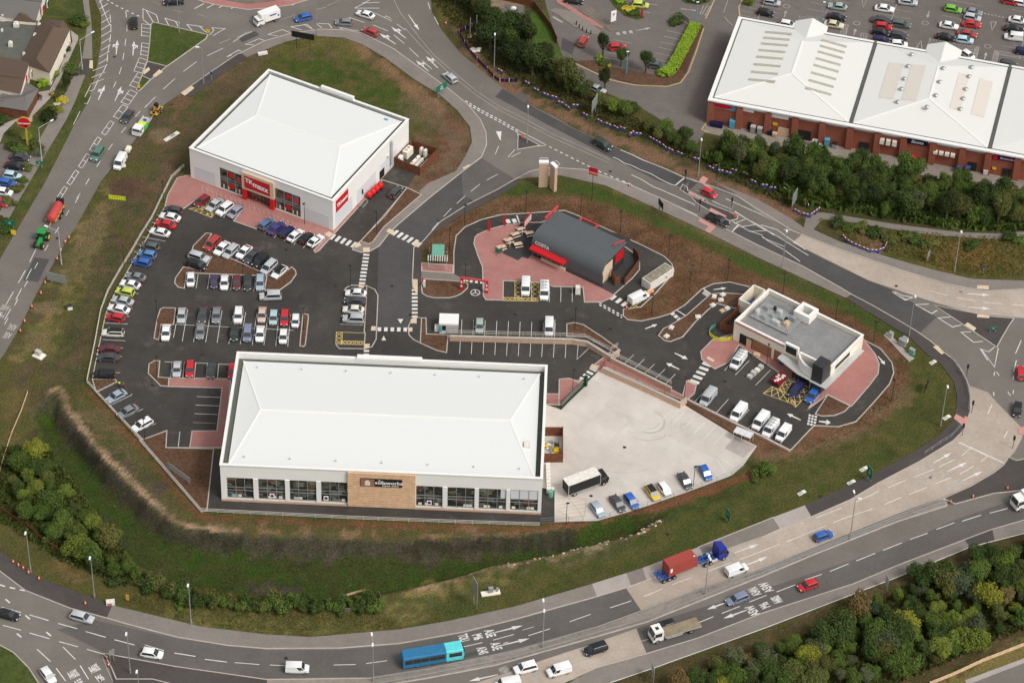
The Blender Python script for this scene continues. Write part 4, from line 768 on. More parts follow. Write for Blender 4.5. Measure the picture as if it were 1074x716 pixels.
for(xa,ya,xb,yb)in((236,252,228,266),(248,258,238,270),(257,263,247,274),(268,269,258,278),(278,274,268,283),(288,279,279,288)):line([(xa,ya),(xb,yb)],.1)
line([(357,340),(381,341)],.1);line([(358,331.5),(363,331.8)],.1);line([(359,315),(363,315)],.1);line([(360,323),(364,323)],.1)
for i in range(10):
 x=484.5+i*12.2 if i<4 else 484.3+i*12.25
 line([(x,335.2+i*.45),(x-.7,351+i*.4)],.1)if i<9 else None
for i in range(10):x=483+i*12.3;line([(x,354.5+i*.45),(x-1,371+i*.5)],.1)
line([(606.5,361),(605,377),(619.5,363.5)],.12);line([(582,335),(581.5,352)],.1)
for x in(576.3,588.3,600.3):line([(x,300.5),(x-.2,317)],.1)
for(xa,ya,xb,yb)in((664.7,372,652.3,384),(675.7,376.7,663.3,388.6),(686.5,381.8,673.9,394),(697.6,387,685,399.2),(708.4,392.3,696,404.7)):line([(xa,ya),(xb,yb)],.1)
for(xa,ya,xb,yb)in((767,379.5,760,388.6),(785.8,378,771,393.4),(808,388,792.5,404),(741,408,729,421),(752.5,413.5,740,427),(764,418.6,751.5,432.6),(775,424,763,438.5),(785.8,429.4,773.5,443.5),(797,436,784,449.5),(808,441,796,455),(818,447,807,460.5),(829,452,818,466)):line([(xa,ya),(xb,yb)],.1)
for i in range(6):
 x0_,y0_=706.5+i*10.9,427.5+i*5.1;line([(x0_,y0_),(x0_-12,y0_+12.3)],.13,W)
for a_,b_ in(((757.5,481.5),(770,490)),((752,481.5),(761,496))):line([a_,b_],.14,W)
line([(573.5,396),(573.2,412.5)],.12)
for i in range(5):line([(584,530+i*3.5),(614,524+i*4)],.1,OC)
for q in([(583,522),(615,523),(613,541),(583,545)],[(584,534),(600,545)],[(596,522),(611,541)]):line(q,.12,OC)
def hatchbox(q,n,m_,mb=YL,w=.13):
 A_,B_,C_,D_=GP(q)
 ribbon(mb,[A_,B_,C_,D_],w,ZM,closed=True)
 for i in range(n):
  for j in range(m_):
   P=lambda u,v:(A_.lerp(B_,u)).lerp(D_.lerp(C_,u),v)
   u0,u1,v0,v1=i/n,(i+1)/n,j/m_,(j+1)/m_
   ribbon(mb,[P(u0,v0),P(u1,v1)],w,ZM+.002);ribbon(mb,[P(u1,v0),P(u0,v1)],w,ZM+.004)
hatchbox([(212,217),(228,222),(221.5,228.3),(198,219)],4,1);hatchbox([(219,204.5),(227,207),(212,220),(207,218)],1,3);hatchbox([(232,213),(234,215),(222,228),(217,225)],1,3)
hatchbox([(352.8,348.5),(359,348.5),(358.6,361),(352.2,361)],1,3);hatchbox([(358,357.5),(382,358),(382,361.5),(358,361)],6,1);line([(359,348.5),(382,349.3)],.13,YL)
hatchbox([(540,295),(547,295.2),(547,313.5),(540,313.3)],1,4);hatchbox([(557.5,296),(565,296.2),(564.8,316),(557.5,315.8)],1,4);hatchbox([(528,312),(564.8,312.8),(564.8,316),(527.8,315.4)],8,1)
hatchbox([(810,405.5),(828,414),(835,425),(800.5,412.5)],4,1);hatchbox([(826,396),(832,398),(824,412),(817,408)],1,3);hatchbox([(842,407),(850,410),(834.5,427),(829,421)],1,3)
for q in([(661,322),(672,317),(669,314)],[(663,323.5),(676,313)],[(656,318),(670,322)]):line(q,.14,YL)
for x,y in((699,32.5),(696.5,38.5),(693.5,44.5),(691,50),(688,56),(685.5,62)):line([(x,y),(x+18,y+4)],.12,WW);
for x,y in((644,42),(636,55),(632,60)):line([(x,y),(x+19,y+4)],.12,WW)
for(xa,ya,xb,yb)in((660,10,682,14),(676,4,690,6),(714,9,730,12),(714,10,730,11),(742,6,736,16),(738,6,734,15.5),(745,7,739,17)):line([(xa,ya),(xb,yb)],.16,WW)
zebra((645,36),(665,33.5),3,1.1,mb=WW);arrow(675,31,10,-2,3.8,mb=WW);line([(580,18),(590,24)],.5,WW);line([(585,15),(596,22),(602.5,28)],.14,WW)
line([(764,-2),(759,14)],.12,WW);line([(760,18),(763,22),(769,27.5)],.14,WW)
cols=[((872,0),(861,27)),((941,3),(932,31)),((1010,12),(1001,46)),((1078,24),(1069,62)),((802,2),(795,20))]
for(xa,ya),(xb,yb)in cols:
 line([(xa,ya),(xb,yb)],.12,WW)
 for k in range(-1,5):
  t=k/4.;x=xa+(xb-xa)*t;y=ya+(yb-ya)*t
  line([(x,y),(x+19,y+3.6)],.09,WW);line([(x,y),(x-19,y-4)],.09,WW)
def chv(q,n):
 A_,B_,C_,D_=GP(q);ribbon(WW,[A_,B_,C_,D_],.1,ZM,closed=True)
 for i in range(n):
  u=i/n;ribbon(WW,[A_.lerp(B_,u),D_.lerp(C_,min(1,u+1.2/n))],.1,ZM+.002)
chv([(975,41),(1027,49.5),(1026,53.5),(974,46)],16);chv([(1023,50),(1027,50),(1024,62),(1019,62)],4);chv([(1043,53),(1074,58),(1074,61),(1043,57)],10);chv([(1043,54),(1048,55),(1045,67),(1040,66)],4);chv([(903,35),(910,36),(908,42),(902,41)],3);chv([(884,26),(890,26.5),(887,38),(881,36)],4);chv([(838,17),(858,20),(857,23),(838,21)],6)
arrow(823.5,15,2,-7,2.8,mb=WW);arrow(896.5,34,2,-7,2.8,mb=WW);arrow(973.5,15.5,-2,7,2.8,mb=WW);arrow(1033.5,59,2,-7,2.8,mb=WW)
for x,y in((825,7),(898.5,24.8),(970.5,24.5),(1036,49)):
 c=G(x,y);ribbon(WW,[(c.x+.75*math.cos(t),c.y+.75*math.sin(t))for t in np.linspace(0,2*math.pi,15)[:-1]],.14,ZM,closed=True)
for q in([(904,0),(909,0),(905.5,8)],[(1039,23.5),(1045,23.5),(1040.5,32.5)],[(961,51),(967,52),(966,43)]):
 P=GP(q);ribbon(WW,P,.2,ZM,closed=True)
dash([(1032,14.5),(1057,19.5)],.45,.4,.3,WW)
for mb,nm in((W,'white_road_markings'),(WW,'worn_road_markings'),(YL,'yellow_bay_markings'),(OC,'ochre_yard_markings')):struct(mb.build(nm))
yk=MB().use('brown_paint')
ribbon(yk,GP([(587,79),(600,65.5),(612,71),(640,84),(665,89.5),(700,91),(714,87),(722,76),(730,55),(738,30)]),.3,.05)
ribbon(yk,GP([(751,-4),(745,10),(740,20)]),.3,.05);ribbon(yk,GP([(780,-4),(775,8),(776,18)]),.3,.05);ribbon(yk,GP([(742,127),(736,136),(744,139)]),.3,.05)
struct(yk.build('yellow_line_markings'))
M['tyre_mark']=surface('tyre_mark',(.44,.395,.35),(.54,.49,.44),.3,2,fine=.1);TM=MB().use('tyre_mark');TN=MB().use('pavement')
def arcpx(cx_,cy_,rx,ry,a0,a1,n=16):return[(cx_+rx*math.cos(R_(a0+(a1-a0)*i/n)),cy_+ry*math.sin(R_(a0+(a1-a0)*i/n)))for i in range(n+1)]
for pts,w_,m_ in((arcpx(682,443,15,11,-70,120),.45,TM),(arcpx(681,443,10,7,10,110),.25,TM),(arcpx(680,446,24,16,40,130),.3,TM),(arcpx(655,468,48,28,60,130),.2,TM)):
 ribbon(m_,GP(pts),w_,.0455)
struct(TM.build('tyre_marks'))
DR=MB().use('dark_steel')
for x,y in((655,469),(300,262),(352,300),(411,300),(212,372),(160,404),(430,330),(540,330),(600,335),(690,350),(640,345),(460,232),(700,560),(860,520),(940,300),(560,640),(300,690),(100,640),(640,180),(760,250),(400,60),(470,110),(180,110),(60,250),(120,60),(760,400),(800,430),(620,520),(583,480)):
 c=G(x,y);DR.box(c.x-.3,c.x+.3,c.y-.3,c.y+.3,.046,.052)
struct(DR.build('drain_covers'))
OP=MB().use('asphalt_mid');OQ=MB().use('asphalt_dark')
for k,(pts,m_)in enumerate((([(250,40),(268,33),(272,37),(254,45)],OQ),([(36,270),(52,272),(40,296),(24,294)],OQ),([(545,96),(556,103),(550,108),(539,101)],OP),([(450,694),(500,682),(502,686),(452,698)],OQ),([(640,60),(665,64),(660,84),(640,80)],OP),([(590,40),(604,46),(600,58),(588,52)],OQ))):
 m_.prism(GP(pts),None,.0385+k*.0003)
struct(OP.build('tarmac_patches'));struct(OQ.build('dark_tarmac_patches'))
def lerp(a,b,t):return a+(b-a)*t
def car_parts(L,Wd,H,hood=.22,boot=.12,ws=.12,rs=.08,hz=.62,bz=.62,rear_wall=False,glass_side=(0,1),roof_in=.80,blunt=False,rack=False,open_back=False,doors=True):
 """returns dict of mesh builders. x forward. hood/boot are fractions of L; ws/rs slope fractions."""
 h=Wd/2;xf,xr=L/2,-L/2;bz_=H*bz;hz_=H*hz
 D={}
 b=MB().use('paint')
 st=[(xr,.62,.86),(xr+.06*L,.97,.97),(xr+.25*L,1,1),(0,1,1),(xf-.22*L,1,.99),(xf-.1*L,.99,.94),(xf-.03*L,.9,.84),(xf,.62,.7)]
 if blunt:st=[(xr,.94,.97),(xr+.03*L,1,1),(xr+.25*L,1,1),(0,1,1),(xf-.2*L,1,.99),(xf-.08*L,.98,.95),(xf-.02*L,.92,.88),(xf,.75,.8)]
 rings=[]
 xw=xf-hood*L;xb=xr+boot*L
 for x,kz,kw in st:
  top=bz_ if x<xw else lerp(bz_,hz_*.86,(x-xw)/(xf-xw))
  top=top*(1 if kz>.95 else lerp(.8,1,(kz-.6)/.4));w_=h*kw
  lo=.2 if abs(x)<L*.42 else .28
  rings.append([(x,-w_*.9,lo),(x,-w_,lo+.14),(x,-w_,top*.72),(x,-w_*.95,top*.96),(x,-w_*.7,top),(x,w_*.7,top),(x,w_*.95,top*.96),(x,w_,top*.72),(x,w_,lo+.14),(x,w_*.9,lo)])
 b.hull(rings)
 x0,x1=xb,xw;t0,t1=xb+rs*L,xw-ws*L;rw=h*roof_in;bw=h*.93;zb=bz_-.02;zt=H
 def cab(m_,g=0.0):
  ring=lambda z,a,c,wd:[(a,-wd,z),(c,-wd,z),(c+.0,wd,z),(a,wd,z)]
  m_.hull([ring(zb,x0,x1,bw),ring(zt-.07,t0,t1,rw),ring(zt,t0+.12,t1-.12,rw*.88)])
 cab(b)
 if rack:
  b.use('black')
  for u in(.25,.5,.75):b.box(lerp(t0,t1,u)-.03,lerp(t0,t1,u)+.03,-rw*.85,rw*.85,zt+.02,zt+.07)
 D['body']=b
 e=.03
 def quad(nm,a,b_,c,d,inset=.08):
  P=[Vector(p)for p in(a,b_,c,d)];cen=sum(P,Vector())/4
  n=(P[1]-P[0]).cross(P[3]-P[0]).normalized()
  if n.dot(cen-Vector((0,0,H*.5)))<0:n=-n
  Q=[cen+(p-cen)*(1-inset)+n*e for p in P]
  m_=MB().use('glass_car');back=[q-n*.02 for q in Q]
  m_.hull([back,Q]);D[nm]=m_
 ztw=zt-.07
 quad('windscreen',(x1,-bw,zb),(x1,bw,zb),(t1,rw,ztw),(t1,-rw,ztw))
 if not rear_wall:quad('rear_window',(x0,bw,zb),(x0,-bw,zb),(t0,-rw,ztw),(t0,rw,ztw),.14)
 for s in(-1,1):
  g0,g1=glass_side
  a0=lerp(x0,x1,g0)+.12;a1=x1-.1;c0=lerp(t0,t1,g0)+.06;c1=t1-.02
  quad('side_window%d'%s,(a0,s*bw,zb+.03),(a1,s*bw,zb+.03),(c1,s*rw,ztw-.02),(c0,s*rw,ztw-.02),.07)
 return D
def wheel_mb(r=.32,w_=.22):
 m_=MB().use('tyre');m_.tube((0,-w_/2,0),(0,w_/2,0),r,n=14)
 return m_
def hub_mb(r=.2,w_=.24):
 m_=MB().use('hub');m_.tube((0,-w_/2,0),(0,w_/2,0),r,n=10);return m_
TEMPL={}
_wm={}
def add_wheel(root,x,y,r=.32,w_=.22):
 key=(round(r,2),round(w_,2))
 if key not in _wm:
  a=wheel_mb(r,w_).build('wheel',root,smooth=30);c=hub_mb(r*.6,w_+.03).build('hub',a,smooth=30);_wm[key]=(a.data,c.data)
 else:
  a=bpy.data.objects.new('wheel',_wm[key][0]);c=bpy.data.objects.new('hub',_wm[key][1]);COL.objects.link(a);COL.objects.link(c);a.parent=root;c.parent=a
 a.location=(x,y,r+.0)
def finish(root,D,L,Wd,H,wr=.32,wx=.3,smooth=35,lamps=True,lz=.62,tz_=.8):
 for nm,m_ in D.items():
  n2='side_window' if nm.startswith('side_window')else nm
  m_.build(n2,root,smooth=smooth if n2=='body' else False)
 for sx in(1,-1):
  for sy in(1,-1):add_wheel(root,sx*L*wx,sy*(Wd/2-.12),wr,.22)
 if lamps:
  for s in(1,-1):
   m_=MB().use('head_lens');m_.box(L/2-.22,L/2-.02,s*Wd*.33-.16,s*Wd*.33+.16,lz-.06,lz+.08);m_.build('headlight',root)
   m_=MB().use('tail_lens');m_.box(-L/2-.02,-L/2+.12,s*Wd*.40-.1,s*Wd*.40+.1,tz_-.12,tz_+.14);m_.build('tail_light',root)
   m_=MB().use('paint');m_.box(L*.18,L*.18+.12,s*(Wd/2+.01),s*(Wd/2+.2),H*.62,H*.62+.13);m_.build('wing_mirror',root)
  m_=MB().use('black');m_.box(L/2-.03,L/2+.035,-Wd*.24,Wd*.24,.36,.56);m_.build('grille',root);MB().use('black').box(-L/2-.04,-L/2+.1,-Wd*.36,Wd*.36,.3,.46).build('rear_bumper',root);MB().use('white_sign').box(L/2+.036,L/2+.045,-.26,.26,.38,.49).build('front_plate',root);MB().use('yellow').box(-L/2-.05,-L/2-.041,-.26,.26,.5,.62).build('rear_plate',root)
SPEC={'hatchback':dict(L=4.05,Wd=1.74,H=1.47,hood=.215,boot=.012,ws=.18,rs=.10,hz=.62,bz=.59),'city car':dict(L=3.6,Wd=1.64,H=1.48,hood=.185,boot=.012,ws=.17,rs=.09,hz=.64,bz=.6),'saloon':dict(L=4.6,Wd=1.8,H=1.44,hood=.235,boot=.12,ws=.16,rs=.15,hz=.62,bz=.6),'coupe':dict(L=4.3,Wd=1.79,H=1.36,hood=.25,boot=.08,ws=.18,rs=.2,hz=.64,bz=.62),'estate':dict(L=4.65,Wd=1.8,H=1.48,hood=.225,boot=.01,ws=.16,rs=.08,hz=.62,bz=.6),'suv':dict(L=4.5,Wd=1.88,H=1.72,hood=.225,boot=.01,ws=.13,rs=.06,hz=.63,bz=.6,blunt=True),'mpv':dict(L=4.4,Wd=1.82,H=1.68,hood=.17,boot=.01,ws=.17,rs=.04,hz=.64,bz=.6),}
LZ={'suv':(.85,1.0),'mpv':(.75,.95)}
def template(kind):
 if kind in TEMPL:return TEMPL[kind]
 nm={'hatchback':'hatchback_car','city car':'small_car','saloon':'saloon_car','coupe':'coupe_car','estate':'estate_car','suv':'off_road_car','mpv':'people_carrier','convertible':'convertible_car','small van':'small_van','panel van':'panel_van','van with roof rack':'roof_rack_van','pickup':'pickup_truck'}[kind]
 root=empty(nm,(0,0,0))
 if kind in SPEC:
  S=SPEC[kind];D=car_parts(**S);l=LZ.get(kind,(.66,.8));finish(root,D,S['L'],S['Wd'],S['H'],.35 if kind=='suv' else .31,.31,lz=l[0],tz_=l[1])
 elif kind=='convertible':
  S=dict(SPEC['coupe']);D=car_parts(**S)
  m_=MB().use('black');m_.box(-1.25,.62,-.62,.62,1.33,1.39);D['fabric_roof']=m_
  finish(root,D,S['L'],S['Wd'],S['H'])
 elif kind in('small van','panel van','van with roof rack'):
  if kind=='small van':S=dict(L=4.4,Wd=1.82,H=1.86,hood=.19,boot=.0,ws=.12,rs=.015,hz=.56,bz=.55,rear_wall=True,glass_side=(.66,1),roof_in=.9,blunt=True)
  else:S=dict(L=4.8,Wd=1.9,H=1.98,hood=.15,boot=.0,ws=.11,rs=.012,hz=.52,bz=.54,rear_wall=True,glass_side=(.72,1),roof_in=.9,blunt=True,rack=(kind!='panel van'))
  D=car_parts(**S)
  m_=MB().use('black');zt=S['H']*.7;m_.box(-S['L']/2-.03,-S['L']/2+.02,-.012,.012,.4,S['H']-.25);D['rear_door_seam']=m_
  if kind=='van with roof rack':
   m_=MB().use('galv')
   for y in(-.6,-.2,.25):m_.rod((-2.2,y,2.14),(1.0,y,2.14),.05)
   for x in np.linspace(-2.1,.9,8):m_.rod((x,-.6,2.15),(x,-.2,2.15),.04)
   D['ladder']=m_
  finish(root,D,S['L'],S['Wd'],S['H'],.33,.31,lz=.8,tz_=1.05)
 elif kind=='pickup':
  S=dict(L=5.1,Wd=1.85,H=1.75,hood=.24,boot=.38,ws=.1,rs=.03,hz=.6,bz=.58,blunt=True);D=car_parts(**S)
  m_=MB().use('black');m_.box(-2.5,-.72,-.78,.78,1.0,1.06);D['load_bed_liner']=m_
  m_=MB().use('paint')
  for q in((-2.55,-.7,.78,.9),(-2.55,-.7,-.9,-.78),(-2.55,-2.43,-.9,.9)):m_.box(q[0],q[1],q[2],q[3],.8,1.25)
  D['load_bed_side']=m_
  finish(root,D,S['L'],S['Wd'],S['H'],.37,.31,lz=.8,tz_=.95)
 TEMPL[kind]=root;root['unused']=1
 return root
CC={'white':(.80,.80,.79),'off-white':(.68,.66,.58),'silver':(.46,.48,.49),'grey':(.22,.23,.24),'dark grey':(.060,.064,.068),'black':(.016,.017,.018),'grey-green':(.10,.12,.11),'red':(.55,.022,.03),'dark red':(.23,.018,.028),'dull red':(.42,.05,.045),'maroon':(.13,.025,.035),'blue':(.03,.12,.42),'dark blue':(.018,.045,.14),'light blue':(.10,.24,.50),'navy blue':(.018,.02,.09),'violet-blue':(.06,.055,.21),'silver-blue':(.33,.40,.47),'blue-grey':(.19,.22,.31),'lilac-grey':(.30,.29,.36),'pale blue':(.42,.62,.68),'lime green':(.55,.62,.10),'bright green':(.18,.50,.05),'green':(.10,.20,.15),'dark green':(.03,.045,.035),'beige':(.60,.46,.38),'pale turquoise':(.40,.55,.58),'yellow':(.72,.48,.03),'pale green':(.33,.42,.39),'dark purple':(.05,.035,.09),'cream':(.66,.6,.42),'steel blue':(.10,.17,.30)}
KW={'hatchback':'hatchback','city car':'small car','saloon':'saloon car','coupe':'coupe','estate':'estate car','suv':'off-road car','mpv':'people carrier','convertible':'car','small van':'small van','panel van':'panel van','van with roof rack':'racked van','pickup':'pickup truck'}
CATS={'small van':'van','panel van':'van','van with roof rack':'van','pickup':'pickup'}
USED=set()
def setcol(o,c):
 for k in KIDS_OF(o):setcol(k,c)
 if o.type=='MESH':o.color=(*c,1)
KH={'suv':1.0,'mpv':1.0,'small van':1.1,'panel van':1.3,'van with roof rack':1.3}
def put_car(px,py,kind,col,dx,dy,label,group=None,cat=None):
 T=template(kind)
 if kind in USED:o=copy_tree(T)
 else:o=T;USED.add(kind)
 c=G(px,py,KH.get(kind,.8));o.location=(c.x,c.y,.046);o.rotation_euler=(0,0,ang(px,py,dx,dy))
 k=random.uniform(.97,1.03)
 if kind!='convertible' or True:o.scale=(k,k,1)
 base=CC[col];j=random.uniform(.94,1.06)
 def sc(q):
  if q.type=='MESH':q.color=(*[min(1,v*j)for v in base],1)
  for w_ in(q.children if q is T else KIDS_OF(q)):sc(w_)
 for q in list(o.children):
  q.color=(*[min(1,v*j)for v in base],1)
 if 'unused' in o:del o['unused']
 tag(o,label,cat or CATS.get(kind,'car'),group)
 return o
def row(desc,fmt,dx,dy,cars,group,along=None):
 for i,(x,y,k,c)in enumerate(cars):
  put_car(x,y,k,c,*((dx,dy)),label=f"{c} {KW[k]}, {ORD[i]} {fmt} {desc}",group=group)
H_,CI,SA,CO,ES,SU,MP,SV,PV='hatchback','city car','saloon','coupe','estate','suv','mpv','small van','panel van'
GPK='cars parked in the retail park'
row('in the row along the western rail fence','from the top',-100,-22,[(181.5,219.8,H_,'dark grey'),(178.2,227.1,SA,'white'),(173.5,234.4,SA,'red'),(167.6,243,SA,'white'),(157,257.9,H_,'grey-green'),(154.3,266.3,H_,'light blue'),(148.5,274.5,H_,'blue'),(142.4,289.5,CO,'grey'),(136.4,297.5,CO,'white'),(131.1,305.5,H_,'lime green'),(128.4,314.8,SA,'silver'),(124.5,323.4,SA,'white'),(121.1,332.3,H_,'red')],GPK)
row('below the gap in the western fence row','down',-100,-4,[(118.5,348.3,ES,'off-white'),(114.1,365.3,SA,'maroon'),(113,374.1,SA,'dark grey'),(109,391.5,MP,'black')],GPK)
row('slanting bay at the lower-left fence corner','in the',-75,42,[(122.1,414.6,SA,'silver-blue'),(133.9,430.7,SA,'grey'),(149.1,444.5,ES,'white')],GPK)
row('on the left of the red sign shop door','parked',-70,55,[(211.8,210.3,H_,'dark red'),(225.1,214.2,SA,'silver'),(235.5,218.2,SU,'white'),(247,221.8,H_,'lilac-grey')],GPK)
row('on the right of the red sign shop door','parked',70,-55,[(279.5,234.1,H_,'steel blue'),(289.9,238.4,SA,'violet-blue'),(301,242.1,H_,'navy blue'),(310,246.3,SA,'white'),(321.3,248.8,H_,'black'),(331,251.7,CO,'white')],GPK)
row('above the wedge-shaped bed','from the left',-62,60,[(222.5,254.3,MP,'dull red'),(232.8,259.6,SA,'white'),(242.1,262.9,ES,'silver'),(255.9,263.3,CO,'white'),(263.9,268.2,SA,'dark grey'),(272.6,272.4,SU,'black'),(281.9,279.1,MP,'silver')],GPK)
put_car(293,284.2,'convertible','white',-62,58,'white car with a black fabric roof at the right tip of the wedge-shaped bed',GPK)
put_car(208.5,268.6,SU,'silver',100,32,'silver off-road car above the black one in the notch of the planted bed',GPK)
put_car(206.5,276.8,SU,'black',100,32,'black off-road car below the silver one in the notch of the planted bed',GPK)
row('in the row under the wedge-shaped bed','from the left',-2,40,[(200,292.7,H_,'white'),(224.6,295,CI,'dark purple'),(235.3,295.4,SA,'white'),(248.4,295.7,H_,'maroon'),(259.9,295.7,ES,'dark green'),(272.7,295.7,ES,'silver-blue')],GPK)
put_car(283.7,309.3,SU,'silver',-100,4,'silver off-road car driving across the aisle below the wedge-shaped bed')
row('in the upper middle double row','from the left',-4,40,[(190.3,329.9,SA,'silver'),(212.7,329.6,SA,'dark grey'),(226.9,329.6,SA,'grey'),(249.9,329.9,SU,'white'),(274.8,329.2,SA,'beige'),(286.8,332.3,H_,'pale turquoise'),(298.4,332.6,ES,'red'),(309.9,336,CI,'white')],GPK)
row('in the lower middle double row','from the left',-4,40,[(174,347.9,SA,'white'),(210,346.5,SA,'grey'),(245.8,348,SA,'dark green'),(259.6,348.5,MP,'blue-grey'),(272.7,349.2,SA,'white'),(297.1,352.3,H_,'white')],GPK)
row('in the short row above the pink path','from the left',-5,60,[(185.6,386.2,SA,'silver'),(199.3,386.2,ES,'red'),(221.5,388.3,H_,'dark grey'),(243.5,388.3,H_,'red')],GPK)
row('beside the narrow tarmac island','down',-80,-4,[(373.3,306.9,SA,'white'),(372.3,314.9,SA,'dark grey'),(370.7,324.1,SA,'off-white'),(371,333.3,SU,'silver')],GPK)
put_car(414.8,201.2,H_,'dark grey',50,-52,'dark grey hatchback alone in the service lane beside the white store',GPK)
put_car(551.4,299,PV,'white',-2,40,'white panel van on the yellow hatched bays of the coffee shop',GPK)
put_car(571,303.5,'van with roof rack','white',-2,40,'white van with a ladder rack beside the yellow hatched bays',GPK)
put_car(503,341,H_,'pale green',-1,40,'pale green hatchback behind the railings of the low buff wall',GPK)
put_car(576,341.5,PV,'white',-1,40,'white van parked behind the low buff wall railings',GPK)
put_car(670,310,PV,'white',60,-29,'white panel van pulled up to the open white container')
put_car(774.5,376.1,'van with roof rack','white',-42,55,'white van carrying ladders at the top of the restaurant car park',GPK)
put_car(835,408,MP,'navy blue',-42,52,'navy blue people carrier on the yellow hatching at the restaurant',GPK)
put_car(852.5,413.5,ES,'blue',-42,56,'blue car beside the pink paving at the restaurant front',GPK)
for i,(x,y,k)in enumerate(((743,414.6,PV),(774.8,430.7,PV),(797.9,439.6,PV),(808.4,447.3,'van with roof rack'),(821.7,453,SV))):
 put_car(x,y,k,'silver' if i==0 else 'white',-45,58,f"{'silver' if i == 0 else 'white'} {KW[k]}, {ORD[i]} from the left along the wall above the concrete yard",'vans parked above the yard')
row('along the lower edge of the concrete yard','from the left',50,68,[(627,533.6,H_,'silver-blue'),(647.9,527,SA,'dark grey'),(662.4,524.6,H_,'blue')],'cars parked in the concrete yard')
put_car(684.4,515.9,H_,'yellow',50,68,'yellow car with a black roof in the concrete yard','cars parked in the concrete yard')
put_car(696.9,511.8,CI,'white',50,68,'small white car beside the yellow car in the yard','cars parked in the concrete yard')
put_car(718.7,503.2,SA,'dark grey',42,68,'dark grey saloon beside the lamp post in the yard','cars parked in the concrete yard')
put_car(740,494.8,H_,'blue',42,68,'bright blue hatchback nearest the right end of the yard','cars parked in the concrete yard')
GR='vehicles driving on the public roads'
for a in((140.4,23,MP,'black',-1,-30,'black people carrier waiting at the give-way line of the top-left roundabout'),(133.8,121.5,SA,'dark grey',-38,52,'dark saloon driving beside the parked tipper truck'),(102.2,160.6,SU,'green',-32,50,'green off-road car driving down the left road past the parked van'),(182,1.5,SA,'black',-40,2,'black car cut off by the top edge by the brick roundabout apron'),(318.2,18.2,H_,'blue',-50,12,'blue hatchback following the white box truck on the top road'),(360.7,23.2,H_,'grey',-40,-2,'grey hatchback crossing the hatched lines on the top road'),(383.2,14.9,SA,'white',-40,-12,'white car beside the triangular hatching of the top road'),(388.5,32.9,H_,'dull red',-40,-16,'red hatchback queueing above the billboard verge on the top road'),(472,81,H_,'silver',-36,-30,'silver hatchback by the green direction sign on the top road'),(632.3,150.4,SU,'dark green',50,28,'dark green off-road car on the resurfaced lane by the barriers'),(743.8,202.1,CI,'red',40,20,'small red car at the pedestrian crossing'),(753,231,'pickup','black',44,20,'black pickup at the stop line by the pedestrian crossing'),(1070.7,390.2,H_,'red',-2,-30,'red car leaving the frame on the right-hand roundabout'),(1067.3,428.7,H_,'black',-6,40,'black hatchback circling the right-hand roundabout'),(863.5,560.9,H_,'blue',46,-17,'blue hatchback alone on the pale concrete carriageway'),(772.8,595.8,SV,'white',46,-17,'small white van beside the blue lorry cab'),(773.5,627,ES,'blue-grey',-46,18,'blue-grey estate car on the painted lane arrow'),(847.6,613,H_,'red',-46,17,'bright red hatchback on the lower carriageway above the wood'),(698.2,655,H_,'black',-46,15,'black hatchback overtaking the flatbed lorry'),(624.7,679,MP,'black',-46,15,'black people carrier ahead of the flatbed lorry'),(551.1,699,SU,'white',-46,12,'white off-road car with a spare wheel on the lower concrete lanes'),(586.3,701,SV,'white',-46,13,'small white van following the white off-road car'),(532.5,715,PV,'white',-46,8,'white van cut off by the bottom edge'),(311.8,699,SV,'white',50,1,'white van driving behind the blue bus'),(159.2,684.4,H_,'white',50,8,'white hatchback on the lower dual carriageway by the splitter island'),(85.8,646.2,ES,'silver',50,14,'silver estate car beside the kerb cone at lower left'),(8,643.5,SA,'black',50,14,'black saloon at the left edge on the lower road'),(50.3,707.2,H_,'white',26,34,'white hatchback turning right at the bottom left junction')):
 put_car(*a,GR)
put_car(21,164.6,SA,'dark grey',50,8,'uppermost of two dark cars in the pub car park','cars in the pub car park');put_car(15.7,173.5,SA,'black',50,8,'black car between the grey and pale blue cars at the pub','cars in the pub car park')
put_car(12.6,183.5,H_,'pale blue',50,8,'pale blue hatchback in the pub car park','cars in the pub car park');put_car(7.3,191.3,H_,'blue',50,8,'blue hatchback below the pale blue one at the pub','cars in the pub car park')
put_car(3.7,200.8,H_,'white',50,8,'white car below the blue one in the pub car park','cars in the pub car park');put_car(-1,212,H_,'red',50,8,'red car at the left edge in the pub car park','cars in the pub car park')
GS='cars in the shopping park'
